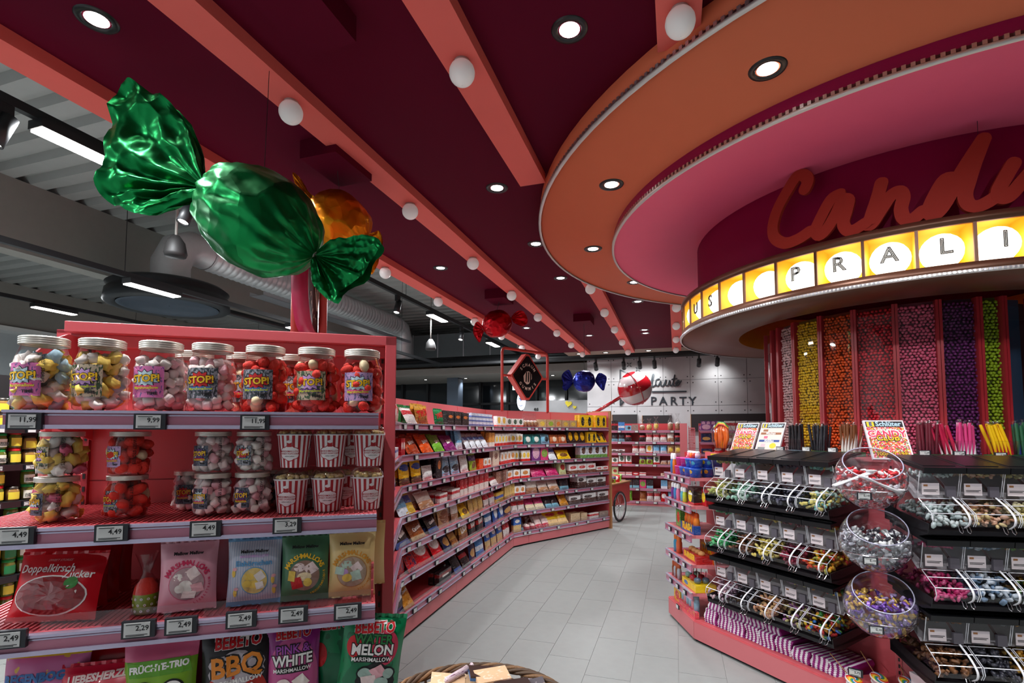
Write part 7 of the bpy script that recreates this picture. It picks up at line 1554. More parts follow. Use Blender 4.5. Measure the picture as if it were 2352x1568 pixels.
def bottles(xs_, y, z, cols, h, r, label, grp, cap=(240, 240, 240)):
    for k, x in enumerate(xs_):
        c = cols[k % len(cols)]; o = empty('sweets_bottle', FE.W(x, y, z + .002)); tag(o, label, 'bottle', grp)
        MB().lathe([(.001, 0), (r, 0), (r, h * .55), (r * .8, h * .66), (r * .8, h * .70)], 12).build('body', mat('bottle_%d_%d_%d' % c, c, .3, coat=.4), o); MB().lathe([(r * .85, h * .70), (r * .85, h * .9), (r * .5, h), (.001, h)], 12).build('cap', mat('cap_%d_%d_%d' % cap, cap, .35), o)
YLID = mat('yellow_tub_lid', (240, 214, 30), .35)
ebox(.45, .22, EZ[0] + .137, .16, .03, .10, YLID, 'bright yellow tub lid box above the blue tubs'); ebox(.15, .12, EZ[0] + .0, .10, .17, .06, P_('bigpot', (196, 30, 40), None, (.55, .6, .35, .25, (236, 226, 220)), (7, (150, 20, 30), .35)), 'red carton with white words behind the pink tubs', 0, words='BIG')
bottles([.07, .12], .03, EZ[0], [(60, 130, 200), (226, 120, 40)], .16, .018, 'tall sweets tube at the front corner of the top toy shelf', 'tubes on the top toy shelf', (236, 236, 240))
bottles([.26, .31, .36, .42], .10, EZ[0] + .137, [(236, 150, 160), (240, 130, 40), (226, 60, 40), (240, 190, 200)], .05, .02, 'small bright sweets bottle standing on the tubs', 'bottles on the tubs')
ebox(.42, .04, EZ[1], .12, .125, .09, P_('bubble', (34, 26, 28), (.8, 1.1, (60, 30, 30)), (.4, .45, .3, .34, (236, 214, 50)), None, .35, None, (.0, .12, (190, 30, 40))), 'black and red bubble gum carton on the second toy shelf', 0, words='Bubble'); ebox(.51, .10, EZ[1], .10, .12, .09, P_('bubble2', (190, 30, 40), None, (.5, .5, .3, .3, (240, 214, 50))), 'red and yellow gum carton on the second toy shelf')
bottles([.08, .14, .2], .03, EZ[1], [(120, 50, 140), (60, 140, 200), (230, 120, 160)], .13, .02, 'colourful toy sweets tube on the second toy shelf', 'tubes on the second toy shelf'); bottles([.26, .31], .04, EZ[1], [(90, 180, 210), (200, 220, 60)], .11, .02, 'short toy sweets tube beside the gum carton', 'short tubes on the second toy shelf')
bottles([.3, .36, .42, .47], .06, EZ[2] + .03, [(232, 110, 30), (236, 130, 40)], .12, .024, 'orange drink shaped sweets bottle in the blue tray', 'orange bottles in the blue tray', (232, 90, 30)); ebox(.39, .02, EZ[2], .26, .06, .05, P_('flash', (30, 70, 150), None, (.35, .5, .22, .36, (236, 120, 40)), (8, (60, 110, 190), .34)), 'blue tray printed with orange lettering on the third toy shelf', 0, 'display_tray', 'tray', 'FLASH', YTX)
ebox(.15, .04, EZ[2], .10, .14, .05, P_('greenpack', (90, 150, 60), None, (.5, .5, .3, .3, (226, 60, 40)), (6, (240, 210, 60), .34)), 'green and yellow pack on the third toy shelf')
TRY = P_('burger', (200, 36, 34), None, (.5, .5, .34, .3, (236, 200, 60)), (6, (160, 20, 24), .4)); ebox(.40, .03, EZ[3], .26, .055, .12, TRY, 'red burger gummy tray on the fourth toy shelf', 0, 'display_tray', 'tray', 'BURGER', YTX); ebox(.42, .15, EZ[3], .24, .15, .01, P_('star', (220, 110, 40), None, (.4, .7, .3, .16, (90, 150, 160)), (5, (200, 60, 40), .36)), 'orange star display card behind the burger tray', 0, 'display_card', 'display card', 'STAR', YTX)
BUN_ = mat('bun', (206, 150, 90), .6)
for k in range(4):
    o = MB().lathe([(.001, 0), (.024, .0), (.026, .012), (.022, .024), (.001, .032)], 14).build('burger_gummy', BUN_, None, FE.W(.31 + k * .06, .085, EZ[3] + .058)); tag(o, 'brown burger shaped gummy standing in the red tray', 'gummy', 'burger gummies in the red tray')
bottles([.10, .16], .04, EZ[3], [(60, 150, 190), (226, 110, 60)], .14, .024, 'tall toy sweets bottle beside the star display', 'bottles on the fourth toy shelf', (226, 120, 50))
TRY2 = P_('yellowtray', (244, 206, 30), None, (.3, .5, .14, .3, (40, 120, 190)), (7, (206, 60, 50), .32)); ebox(.40, .02, EZ[4], .27, .05, .15, TRY2, 'yellow tray of round cup lollies on the fifth toy shelf', 0, 'display_tray', 'tray')
DOME = clear('dome_clear', (246, 246, 248), 1.2, .08)
for k in range(6):
    x, y = .30 + (k % 3) * .085, .06 + (k // 3) * .06; o = empty('cup_lolly', FE.W(x, y, EZ[4] + .053)); tag(o, 'round clear cup lolly with stick in the yellow tray', 'lolly', 'cup lollies in the yellow tray')
    MB().lathe([(.001, 0), (.022, 0), (.027, .02), (.024, .035), (.001, .044)], 14).build('cup', mat('cup_fill_%d' % (k % 3), [(120, 160, 150), (180, 40, 60), (90, 110, 130)][k % 3], .2, coat=.8), o); MB().tube([(0, 0, .04), (.004, 0, .085)], .003, 6).build('stick', PNKT if k % 2 else WTX, o)
bottles([.06, .1, .14, .18], .03, EZ[4], [(150, 80, 50), (190, 200, 210)], .12, .017, 'slim clear toy sweets tube beside the yellow tray', 'tubes on the fifth toy shelf', (190, 90, 50))
bottles([.22, .27, .32, .37, .42, .47], .05, .16, [(150, 190, 206), (226, 150, 160), (140, 180, 200)], .155, .021, 'pastel spray sweets bottle on the base of the toy shelf', 'spray bottles on the base', (150, 190, 200)); ebox(.36, .015, .143, .33, .05, .03, P_('spraytray', (226, 70, 90), None, None, (6, (240, 200, 60), .38)), 'pink tray holding the pastel spray bottles', 0, 'display_tray', 'tray')
ebox(.12, .03, .143, .14, .17, .04, P_('sunburst', (236, 200, 40), None, (.5, .3, .3, .2, (206, 50, 60)), None, .35, (6, (226, 130, 40))), 'yellow sunburst display card on the base of the toy shelf')
# big bagged lollies behind the posters
o = empty('bagged_lollies', FA.W(FA.px(1655, 1030, .40)[0], .42, 1.347), (0, 0, FA.a)); tag(o, 'clear bag of long orange and rainbow lollies beside the posters', 'lollies')
for k in range(5): MB().tube([(-.05 + k * .02, 0, .02), (-.06 + k * .028, .01 * (k % 2), .10), (-.055 + k * .026, 0, .17), (-.03 + k * .015, 0, .20)], [.006, .014, .013, .005], 8).build('lolly', mat('amber_lolly', (232, 110, 30), .2, coat=.7), o)
for k in range(4): MB().tube([(-.065, -.01, .165 + k * .007), (-.02, -.012, .205 + k * .007), (.03, -.012, .20 + k * .007), (.07, -.01, .165 + k * .007)], .0045, 6).build('rainbow_band', LOLC[k], o)
MB().lathe([(.04, 0), (.075, .08), (.08, .16), (.05, .22)], 16).build('clear_bag', FOILC, o)
# ================================================================== FOIL WRAPPED SWEETS HANGING FROM THE CEILING
def foil(name, c, fs=9):
    if name in MATS: return MATS[name]
    m = mat(name, c, .36, .8, var=.12, scale=5, bump=.0)
    nt = m.node_tree; b = nt.nodes['Principled BSDF']; tc = [n for n in nt.nodes if n.type == 'TEX_COORD'][0]
    vo = nt.nodes.new('ShaderNodeTexVoronoi'); vo.inputs['Scale'].default_value = fs; vo.feature = 'F1'; nt.links.new(tc.outputs['Object'], vo.inputs['Vector'])
    bp = nt.nodes.new('ShaderNodeBump'); bp.inputs['Strength'].default_value = .4; bp.inputs['Distance'].default_value = .02; nt.links.new(vo.outputs['Distance'], bp.inputs['Height']); nt.links.new(bp.outputs[0], b.inputs['Normal'])
    return m
def crumple(p, f, seed):
    q = Vector((p.x * f + seed, p.y * f, p.z * f)); d = noise.voronoi(q)[0]; return d[0]
def foil_sweet(cpx_, cpy_, Y, neckL, neckR, Rpx, rimL, rimR, mtl, label, seed, top, nu=72, nv=56, wg=46):
    c = aty(cpx_, cpy_, Y); k = Y / F_PX; o = empty('foil_wrapped_sweet', c); tag(o, label, 'hanging sweet')
    a = aty(*neckL, Y) - c; b = aty(*neckR, Y) - c; ax = (b - a).normalized(); L = (b - a).length; mid_ = (a + b) / 2; dep = Vector((0, 1, 0)); dep = (dep - ax * dep.dot(ax)).normalized(); up = ax.cross(dep); R = Rpx * k
    def body(i, j):
        t = -1 + 2 * j; th = 2 * math.pi * i; r = R * max(0.0, 1 - abs(t) ** 2.5) ** .62
        e = max(0, abs(t) - .35) / .65
        pl = math.cos(th * 11 + 3 * math.sin(th * 2 + seed)) * .5 + math.cos(th * 17 + seed) * .5
        r *= 1 + .13 * pl * e * (1.1 - e * .5) - .045 * abs(math.sin(th * 7 + 2.2 * math.sin(t * 3 + seed) + 3 * math.sin(th * 2))) * (.35 + e); r = max(r, R * .045)
        p = mid_ + ax * (t * L / 2) + (dep * math.cos(th) + up * math.sin(th)) * r
        n_ = (dep * math.cos(th) + up * math.sin(th)); s = (crumple(Vector((ax.dot(p) * .45, dep.dot(p), up.dot(p))) / R, 2.6, seed) - .5) * .13 + (crumple(p / R, 5.0, seed + 3) - .4) * .05 * (.2 + e)
        return p + n_ * (R * s * min(1, r / (R * .4)))
    MB().grid(body, nu, nv, cu=True).build('sweet_body', mtl, o)
    for nk, rim in ((a, rimL), (b, rimR)):
        if not rim: continue
        pts = [aty(*q, Y) - c for q in rim]; path = smooth_path(pts, 4); m_ = len(path); cen = sum(path, Vector()) / m_; sz = max((p - nk).length for p in path)
        def wing(i, j, sg):
            f = i * (m_ - 1); i0 = int(min(f, m_ - 2)); rp = path[i0].lerp(path[i0 + 1], f - i0); s = j
            p = nk.lerp(rp, .03 + .97 * s); w_ = math.sin(math.pi * i) ** .6 * sz * .09 * (s ** .8)
            pl = math.cos(i * 34 + 4 * math.sin(i * 9 + seed)) * .06 * sz * (1 - s) * s * 3
            cr = (crumple(p / sz, 4.2, seed + 9 * sg) - .45) * .15 * s + (crumple(p / sz, 10.0, seed + 5 * sg) - .45) * .065 * s
            q = p + dep * (sg * w_ + pl * sg + sz * cr * sg * .9) + up * (sz * cr * .18)
            return q
        mb = MB(); mb.grid(lambda i, j: wing(i, j, -1), wg, wg // 2); mb.grid(lambda i, j: wing(1 - i, j, 1), 30, 16); mb.build('wrapper_end', mtl, o)
        mb = MB(); mb.tube([nk + (dep * math.cos(q) + up * math.sin(q)) * R * .06 for q in [2 * math.pi * z / 10 for z in range(10)]], R * .02, 5, closed=True); mb.build('tie', mat('silver_tie', (150, 156, 150), .3, .6), o)
    tp = body(.25 if up.z > 0 else .75, .5); 
    MB().tube([Vector((0, 0, R * .9)), Vector((top[0] - c.x, top[1] - c.y, ZC - (.110 if seed > 1 else .0005) - c.z))], .0015 if Y < 5 else .003, 5).build('string', BLACKM, o)
    return o
GREENF = foil('green_foil', (0, 124, 60)); ORF = foil('orange_foil', (226, 136, 16), 14); REDF = foil('red_foil', (176, 6, 22), 20); BLUF = foil('blue_foil', (36, 48, 150), 24)
tg = aty(618, 200, 2.35)
foil_sweet(604, 497, 2.3, (474, 432), (724, 586), 117, [(470, 393), (445, 310), (402, 246), (345, 214), (314, 200), (288, 214), (272, 262), (263, 340), (262, 400), (244, 442), (262, 468), (300, 480), (345, 486), (372, 470), (430, 464), (464, 452)], [(733, 578), (765, 556), (820, 547), (868, 553), (879, 572), (855, 600), (838, 640), (793, 664), (772, 694), (748, 682), (722, 655), (713, 610)], GREENF, 'large green foil wrapped sweet hanging above the near shelf unit', 1, (tg.x, tg.y), 130, 90, 130)
to = atz(775, 372, ZC - .06)
foil_sweet(780, 510, 3.35, (720, 462), (838, 558), 66, [(722, 452), (705, 436), (690, 410), (676, 402), (682, 430), (700, 462), (716, 470)], [(838, 545), (855, 536), (876, 538), (874, 580), (852, 628), (842, 600), (836, 570)], ORF, 'orange foil wrapped sweet hanging behind the green one', 2, (to.x, to.y), 64, 48)
tr_ = atz(1147, 683, ZC - .06)
foil_sweet(1141, 741, 6.75, (1109, 756), (1174, 731), 31, [(1110, 750), (1098, 739), (1090, 746), (1087, 764), (1094, 778), (1102, 786), (1108, 770), (1112, 760)], [(1175, 726), (1186, 716), (1200, 714), (1210, 728), (1211, 742), (1197, 748), (1180, 740), (1176, 735)], REDF, 'red foil wrapped sweet hanging over the curved shelving', 3, (tr_.x, tr_.y), 56, 40)
tb_ = atz(1341, 735, ZC - .06)
foil_sweet(1342, 875, 8.2, (1316, 876), (1367, 874), 24.5, [(1316, 870), (1308, 850), (1296, 854), (1290, 864), (1294, 880), (1292, 890), (1300, 897), (1310, 888), (1317, 880)], [(1367, 870), (1376, 856), (1390, 862), (1393, 870), (1390, 884), (1386, 897), (1376, 888), (1368, 878)], BLUF, 'blue foil wrapped sweet hanging before the concrete wall', 4, (tb_.x, tb_.y), 56, 40)
# giant lollipop
Yl = 9.2; lc = aty(1458, 892, Yl); LRad = 39 * Yl / F_PX
lo = empty('giant_lollipop', lc); tag(lo, 'giant red and white ball lollipop leaning before the concrete wall', 'lollipop decoration')
LR_, LW_ = mat('lolly_red', (176, 28, 38), .12, coat=1.0), mat('lolly_white', (216, 198, 200), .12, coat=1.0)
mb = MB(); axis = Vector((-.42, -.25, .87)).normalized(); q_ = axis.to_track_quat('Z', 'Y').to_matrix().to_4x4(); nl = 40
for i in range(nl):
    t0, t1 = math.pi * i / nl, math.pi * (i + 1) / nl; band = 0 if int((i + 3) / 8) % 2 == 0 else 1
    mb.lathe([(LRad * math.sin(t0), LRad * math.cos(t0)), (LRad * math.sin(t1), LRad * math.cos(t1))], 40, band, q_)
mb.build('ball', [LR_, LW_], lo)
e_ = aty(1364, 949, 9.6) - lc
sd = e_.normalized(); s1 = axis.cross(Vector((0, -1, 0))).normalized()
for n_ in (s1,):
    x_, y_ = axis, n_.cross(axis)
    MB().tube([(x_ * math.cos(2 * math.pi * k / 48) + y_ * math.sin(2 * math.pi * k / 48)) * (LRad * 1.008) for k in range(48)], LRad * .035, 6, closed=True).build('strap', LR_, lo)
MB().tube([sd * LRad * .98, e_], .030, 10).build('stick', LR_, lo)
MB().lathe([(.001, .0), (.11, 0), (.11, .02), (.04, .04), (.03, .1)], 20).build('stick_foot', LR_, lo, e_ - Vector((0, 0, .06)))
post_z = lc.z + e_.z
MB().tube([e_, e_ - Vector((0, 0, post_z - .02))], .028, 8).build('floor_post', CORALT, lo)
MB().lathe([(.001, 0), (.18, 0), (.18, .015), (.001, .02)], 20).build('floor_foot', CORALT, lo, (e_.x, e_.y, -lc.z))

# ================================================================== WICKER BASKET
bc = Vector((-.145, 2.075, 0)); BRz, BRr = .40, .39
bk = empty('wicker_basket', bc); tag(bk, 'round brown wicker basket filled with chocolate packs', 'basket')
WK = mat('wicker', (128, 96, 64), .6, var=.35, scale=30, bump=.4, bscale=120); WK2 = mat('wicker_dark', (84, 64, 46), .6, var=.3, scale=30)
for s_ in range(5):
    n = 90; ph = 2 * math.pi * s_ / 5
    MB().tube([((BRr + .014 * math.cos(k / n * 2 * math.pi * 9 + ph)) * math.cos(2 * math.pi * k / n), (BRr + .014 * math.cos(k / n * 2 * math.pi * 9 + ph)) * math.sin(2 * math.pi * k / n), BRz + .012 * math.sin(k / n * 2 * math.pi * 9 + ph)) for k in range(n)], .0085, 6, closed=True).build('rim_strand', WK if s_ % 2 else WK2, bk)
for lv in range(14):
    r = BRr - .10 * (1 - lv / 14) ** 1.2 - .012; n = 72
    MB().tube([((r + .006 * (1 if (k + lv) % 2 else -1)) * math.cos(2 * math.pi * k / n), (r + .006 * (1 if (k + lv) % 2 else -1)) * math.sin(2 * math.pi * k / n), .02 + lv * .026) for k in range(n)], .011, 5, closed=True).build('weaver', WK if lv % 3 else WK2, bk)
stk_ = MB().tube([(BRr - .112, 0, .0), (BRr - .055, 0, .13), (BRr - .022, 0, .28), (BRr - .01, 0, BRz)], .006, 5).mesh('stake', WK2)
for k in range(36): link('stake', stk_, bk, (0, 0, 0), (0, 0, 2 * math.pi * k / 36))
MB().lathe([(.001, .30), (BRr - .03, .30)], 40).build('liner', WK2, bk); MB().lathe([(.001, 0), (BRr - .1, 0), (BRr - .1, .02), (.001, .02)], 30).build('base', WK2, bk)
BXM = pack('beige_chocolate', (224, 190, 150), None, (.62, .55, .2, .3, (150, 100, 66)), (6, (236, 214, 190), .42)); BLM = pack('blue_chocolate', (50, 110, 176), (.6, 1.1, (60, 44, 40)), None, (5, (90, 150, 206), .36)); GYM = pack('grey_chocolate', (96, 92, 98), None, None, (6, (180, 176, 180), .34)); CLM = pack('wrapped_roll', (206, 190, 196), None, None, (7, (110, 50, 90), .4))
bxm = {k: MB().box(-.075, .075, -.045, .045, 0, .022).mesh('pack', m) for k, m in (('b', BXM), ('l', BLM), ('g', GYM))}; rlm = MB().tube([(-.07, 0, .015), (-.06, 0, .015), (.06, 0, .015), (.07, 0, .015)], [.004, .015, .015, .004], 10).lathe([(.004, 0), (.014, .02)], 8, 0, M_frame((.07, 0, .015), (0, 1, 0), (0, 0, 1), (1, 0, 0))).mesh('roll', CLM)
BI = [(1180, 1530, 'b', .5, .25), (1130, 1558, 'b', .35, .2), (1020, 1562, 'b', .1, .2), (952, 1548, 'b', .45, .3), (1235, 1548, 'l', .6, .15), (1125, 1520, 'l', .2, .1), (1270, 1562, 'g', .2, .2), (1060, 1535, 'b', -.4, .15), (1090, 1528, 'r', .3, 0), (1040, 1535, 'r', .8, 0), (1210, 1565, 'r', .2, 0), (990, 1572, 'r', .5, 0), (1085, 1575, 'g', -.3, .1), (1180, 1585, 'l', .3, .1), (1060, 1600, 'b', .5, .1), (1150, 1610, 'b', -.3, .1), (970, 1600, 'l', .2, .1), (1240, 1600, 'b', .8, .1)]
for k, (px, py, t, rz, tl) in enumerate(BI):
    z = .345 + .02 * ((k * 7) % 4); p = atz(px, py, z)
    d2 = Vector((p.x - bc.x, p.y - bc.y)); 
    if d2.length > BRr - .10: d2 = d2.normalized() * (BRr - .10); p = Vector((bc.x + d2.x, bc.y + d2.y, z))
    nm = {'b': 'beige chocolate box', 'l': 'blue chocolate pack', 'g': 'grey chocolate pack', 'r': 'wrapped roll of sweets'}[t]
    o = link('chocolate_pack' if t != 'r' else 'sweets_roll', bxm[t] if t != 'r' else rlm, None, p, (tl, .12 * ((k % 3) - 1), rz)); tag(o, '%s lying in the wicker basket' % nm, 'chocolate' if t != 'r' else 'sweets', '%s in the basket' % nm)

# ================================================================== PICKLE SHELVES IN THE HALL (far left)
DKS = mat('black_shelf_metal', (26, 26, 28), .5); pw0 = -4.65
pk = empty('pickle_jar_shelving', B(pw0, 2.0, 0), RB); tag(pk, 'black hall shelving stocked with pickle jars', 'shelving')
MB().box(-.5, -.47, -1.6, 4.2, 0, 1.95).build('back_panel', DKS, pk)
PZ = [1.53, 1.255, .985, .715, .445, .175]
for z in PZ:
    s_ = MB().box(-.47, 0, -1.6, 4.2, z - .02, z).build('shelf_board', DKS, pk); MB().box(0, .012, -1.6, 4.2, z - .045, z).build('price_rail', BLACK, s_)
for v in (-1.6, -.6, .4, 1.4, 2.4, 3.4): MB().box(-.5, -.44, v - .02, v + .02, 0, 1.95).build('upright', DKS, pk)
LIDG = mat('green_lid', (24, 140, 66), .35); PKG = mat('pickle_green', (92, 98, 34), .2, var=.4, scale=40, coat=.8); PKT = mat('mustard_fill', (150, 112, 60), .25, coat=.6); LIDK = mat('dark_lid', (60, 52, 44), .4, .4); LYE = mat('yellow_label', (226, 206, 60), .5); LGR = mat('green_label', (30, 120, 66), .5); LWH = mat('cream_label', (226, 224, 206), .5); LIDR = mat('red_lid', (190, 30, 36), .35)
def pjar(R, h, body, lid, lab, words):
    return (MB().lathe([(.001, 0), (R, .002), (R, h * .72), (R * .82, h * .84)], 16).mesh('glass', body), MB().lathe([(R * .9, h * .82), (R * .9, h), (.001, h)], 16).mesh('lid', lid), (lab, words, R, h))
PJ = {'a': pjar(.043, .115, PKG, LIDG, LGR, 'GEWÜRZ'), 'b': pjar(.043, .105, PKT, LIDK, LYE, ''), 'c': pjar(.043, .115, PKG, LIDG, LWH, 'GURKEN'), 'd': pjar(.04, .12, PKG, LIDR, LYE, '')}
lbm = {}
for k, (g_, l_, (lab, words, R, h)) in PJ.items(): lbm[k] = MB().lathe([(R + .001, h * .12), (R + .001, h * .62)], 8, 0, None, True, -math.pi / 2 - .9, -math.pi / 2 + .9).mesh('label', lab)
PN = {'a': 'green lidded gherkin jar with green label', 'b': 'brown mustard jar with yellow label', 'c': 'green lidded gherkin jar with cream label', 'd': 'red lidded pickle jar with yellow label'}
for zi, z in enumerate(PZ):
    for col in range(9):
        t = ['aacbaacba', 'aaacdbaac', 'cbcdbcaab', 'acbdacbda', 'ddbdacbda', 'dadbdacbd'][zi][col]; g_, l_, (lab, words, R, h) = PJ[t]
        for lv in range(2):
            if (zi, col, lv) in ((3, 2, 1), (3, 3, 1), (2, 4, 1)): continue
            o = empty('pickle_jar', B(pw0 - .055, 2.0 + .15 + col * .092, z + .001 + lv * (h + .001)), (0, 0, -ANG + math.pi / 2)); tag(o, '%s on the %s black hall shelf' % (PN[t], ['top', 'second', 'third', 'fourth', 'fifth', 'lowest'][zi]), 'jar', '%s, %s' % (PN[t], ['top', 'second', 'third', 'fourth', 'fifth', 'lowest'][zi]))
            link('glass', g_, o); link('lid', l_, o); lb = link('label', lbm[t], o)
            if words and 0 < zi < 3:
                text(words, .018, WTX if t == 'a' else INK, lb, (0, -R - .0025, h * .36), bold=.04); text('GURKEN' if t == 'a' else 'SCHEIBEN', .016, WTX if t == 'a' else INK, lb, (0, -R - .0025, h * .24), bold=.04)
    for q in range(5): tagthing('2,29', B(pw0 + .02, 2.2 + q * .19, z - .024), -ANG + math.pi / 2, '%s price tag from the near end, %s black hall shelf' % (ORD[q],  ['top', 'second', 'third', 'fourth', 'fifth', 'lowest'][zi]), 'price tags on the %s black hall shelf' % ['top', 'second', 'third', 'fourth', 'fifth', 'lowest'][zi], 1.0, zi in (1, 2))

# ================================================================== REAR SHELVING BEFORE THE CONCRETE WALL
VR = 10.75
wr0, _ = w_at(1404, 1050, VR); wr1, _ = w_at(1566, 1050, VR); wr2, _ = w_at(1760, 1050, VR)
RZ = [1.515, 1.285, 1.055, .83, .60, .345, .09]
rs_ = empty('rear_sweets_shelving', B(wr0, VR, 0), RB); tag(rs_, 'coral rear shelving with biscuits before the concrete wall', 'shelving')
def rear_unit(par, x0, x1, rows, depth=.36):
    MB().box(x0, x1, depth, depth + .02, 0, 1.66).build('back_panel', CORAL, par)
    for x in (x0, (x0 + x1) / 2, x1): MB().box(x - .012, x + .012, depth - .01, depth + .025, 0, 1.66).build('upright', CORAL, par)
    MB().box(x0, x1, 0, depth, 0, .06).build('plinth', CORALP, par)
    for z in rows:
        s_ = MB().box(x0, x1, 0, depth, z - .018, z).build('shelf_board', CORAL, par); MB().box(x0, x1, -.012, 0, z - .045, z + .002).build('price_rail', RAIL, s_); MB().box(x0, x1, -.016, -.012, z - .006, z + .003).build('rail_edge', LILAC, s_)
Lr = wr1 - wr0
rear_unit(rs_, -1.6, Lr, RZ)
RS_ = [['box:dkred:large dark chocolate box:.2', 'box:bluew:round blue and yellow gift box:.17', 'box:tealb:flat pale blue cartons:.1', 'box:greyf:grey cartons:.12', 'twist:cookie:clear bags of biscuits:.22', 'twist:gold:clear bags of nuts:.24', 'twist:kraft:tall clear bag with bow:.28', '', 'twist:cookie:tall clear cookie bags with gold bow:.34', 'twist:cookie:tall clear cookie bags with gold bow:.34'],
       ['bag:choko2:black nut bags:.16', 'bag:choko2:black nut bags:.16', 'bag:dkred:dark biscuit bags:.16', '', 'bag:dkred:dark biscuit bags beside the gap:.16', 'bag:redw:red and white cookie bags:.16', 'bag:redw:red and white cookie bags:.16', 'bag:redw:red and white cookie bags:.16', 'bag:cookie:cream cookie bags:.16', 'bag:dkred:dark red bag at the end:.16'],
       ['box:schoko:low white chocolate cartons:.07', 'box:schoko:low white chocolate cartons:.07', '', 'bag:redw:red and white tall bags:.16', 'bag:redw:red and white tall bags:.16', 'box:wy:white carton with cookie:.16', 'bag:lblue:silver blue wafer bags:.14', 'bag:lblue:silver blue wafer bags:.14', 'bag:kraft:golden wafer bag:.14', 'bag:kraft:golden wafer bag:.14'],
       ['box:wg:green and white cartons:.12', 'bag:wg:green and white bags:.16', 'bag:wg:green and white bags:.16', '', 'bag:gp:olive bags:.15', 'bag:gp:olive bags:.15', 'bag:wg:dark green bag:.15', 'flat:cookie:biscuit trays lying flat:.1', 'flat:cookie:biscuit trays lying flat:.1', ''],
       ['box:lgreen:pale green carton:.16', 'box:redw:red and white roll packs:.06', 'box:redw:red and white roll packs:.06', 'box:red:red roll packs:.06', 'box:redw:white roll packs:.06', '', '', 'box:cream:cream roll packs:.05', 'box:cream:cream roll packs:.05', ''],
       ['', 'box:wpink:pink cookie carton:.16', 'box:choko2:dark cookie window box with pink edge:.17', 'box:choko2:dark cookie window box with pink edge:.17', 'box:pinkg:pink cookie box:.17', 'box:choko2:second dark window box:.17', '', 'box:lblue:blue edged cookie box:.17', 'box:brownbox:brown cookie box:.15', ''],
       ['bag:blue:blue cereal bag:.18', 'bag:green:lime green cereal bags:.2', 'bag:green:lime green cereal bags:.2', '', 'bag:brown:brown cereal bag:.18', 'bag:redw:red and white cereal bags:.18', 'bag:redw:red and white cereal bags:.18', 'bag:kit:red cereal bag:.18', 'bag:lblue:pale blue cereal bag:.18', 'bag:lblue:pale blue cereal bag:.18']]
def rear_items(par_x0, Lw, spec, z, rown, unitn):
    n = len(spec); cnt = {}
    for s_ in spec: cnt[s_] = cnt.get(s_, 0) + 1
    for k, s_ in enumerate(spec):
        if not s_: continue
        kind, mk, desc, h = s_.split(':'); h = float(h); wd = Lw / n * .92
        q = B(wr0 + par_x0 + Lw * (k + .5) / n, VR + (.05 if kind != 'twist' else .1), z + .003 + (.009 if kind in ('bag', 'flat') else 0))
        o = link({'box': 'sweets_carton', 'bag': 'sweets_bag', 'flat': 'sweets_bag', 'twist': 'twisted_sweets_bag'}[kind], prod_mesh(kind, wd, h, .06, mk), None, q, ((-.12 if kind == 'bag' else -.85 if kind == 'flat' else 0), 0, -ANG)); tag(o, '%s on the %s shelf of the %s' % (desc, rown, unitn), 'carton' if kind == 'box' else 'bag', '%s, %s shelf of the %s' % (desc, rown, unitn) if cnt[s_] > 1 else None)
for row, spec in enumerate(RS_): rear_items(0, Lr, spec, RZ[row], ROWN[row], 'rear shelving')
for row, z in enumerate(RZ):
    for k in range(4): tagthing('1,99', B(wr0 + Lr * (k + .5) / 4, VR - .018, z - .022), -ANG, '%s tiny price tag from left on the %s rail of the rear shelving' % (ORD[k], ROWN[row]), 'price tags on the rear shelving', 1.25, False)
# second rear unit behind the tubs, coral end panel and mesh panel
r2 = empty('rear_gift_shelving', B(wr1 + .35, VR, 0), RB); tag(r2, 'coral rear shelving with purple boxes behind the posters', 'shelving'); rear_unit(r2, 0, 2.2, RZ[:5])
RS2 = [['box:purpegg:small purple cartons:.12', 'box:purpegg:small purple cartons:.12', 'box:redw:red and white gift packs:.18', 'box:redw:red and white gift packs:.18', 'box:white:white gift cartons:.17', 'box:white:white gift cartons:.17', 'box:wpink:pink gift packs:.2', 'box:wpink:pink gift packs:.2', 'box:white:white cartons at the tower:.17', ''],
       ['box:navy:dark blue cartons:.17', 'box:navy:dark blue cartons:.17', 'bag:cream:cream gift bags:.16', 'bag:cream:cream gift bags:.16', 'bag:cookie:white gift bag:.16', 'box:brownbox:brown gift cartons:.16', 'box:brownbox:brown gift cartons:.16', 'bag:dkred:dark gift bag:.16', '', ''],
       ['box:navy:blue gift carton:.1', 'flat:kit:red folded gift bags:.16', 'flat:kit:red folded gift bags:.16', 'box:gp:green carton:.1', 'bag:choko2:dark bag:.14', '', '', '', '', '']]
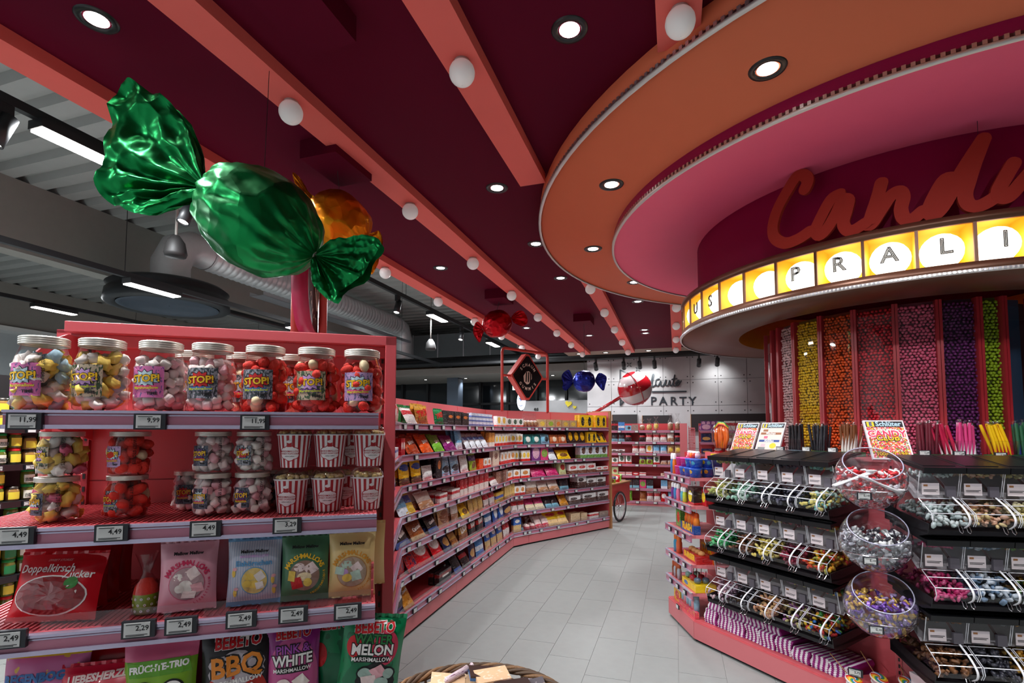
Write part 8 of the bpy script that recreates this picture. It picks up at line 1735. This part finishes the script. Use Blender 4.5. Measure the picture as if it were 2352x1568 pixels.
for row, spec in enumerate(RS2): rear_items(Lr + .36, 2.15, spec, RZ[row], ROWN[row], 'rear gift shelving')
for lv in range(2):
    for k in range(5 - lv):
        o = link('sweets_carton', prod_mesh('box', .085, .09, .08, 'purpegg'), None, B(wr1 + .38 + k * .09 + lv * .045, VR + .16, RZ[0] + .003 + .092 * lv), (0, 0, -ANG)); tag(o, 'purple carton stacked on the top shelf of the rear gift shelving', 'carton', 'stacked purple cartons on the rear gift shelving')
p0 = aty(1570, 1000, 9.6); q0 = aty(1589, 1000, 9.4)
o = MB().box(-.065, .065, -.02, .02, 0, aty(1570, 972, 9.6).z).build('coral_end_panel', CORALP, None, (p0.x, p0.y, 0), RB); tag(o, 'plain coral upright panel before the rear shelving', 'panel')
mp = empty('coral_mesh_panel', (q0.x, q0.y, 0), RB); tag(mp, 'coral perforated panel beside the plain coral panel', 'panel'); zt9 = aty(1589, 978, 9.4).z
MB().box(-.06, -.05, -.01, .01, 0, zt9).box(.05, .06, -.01, .01, 0, zt9 - .05).box(-.06, .055, -.01, .01, zt9 - .05, zt9 - .03).build('panel_frame', CORALP, mp)
g_ = MB()
for k in range(26): g_.box(-.05, .05, -.003, .003, .75 + k * .03, .762 + k * .03)
for k in range(6): g_.box(-.045 + k * .016, -.037 + k * .016, -.003, .003, .75, zt9 - .05)
g_.build('wire_mesh', CORAL, mp)
# dark boards on the wall above the shelving
for k, (x0, x1, y0, y1) in enumerate([(1407, 1464, 952, 972), (1476, 1543, 954, 972), (1587, 1765, 951, 978)]):
    a, z1_ = w_at(x0, y0, VW); b_, _ = w_at(x1, y0, VW); _, z0_ = w_at(x0, y1 + 12, VW)
    o = MB().box(0, b_ - a, -.05, 0, 0, z1_ - z0_).build('dark_wall_board', mat('dark_board', (38, 36, 38), .5), None, B(a, VW - .005, z0_), RB); tag(o, 'dark board on the concrete wall, %s' % ['behind the oak end', 'above the middle of the rear shelving', 'behind the posters and tower'][k], 'wall board')
    MB().box(-.01, 0, -.06, 0, 0, z1_ - z0_).build('oak_edge', WOOD, o)
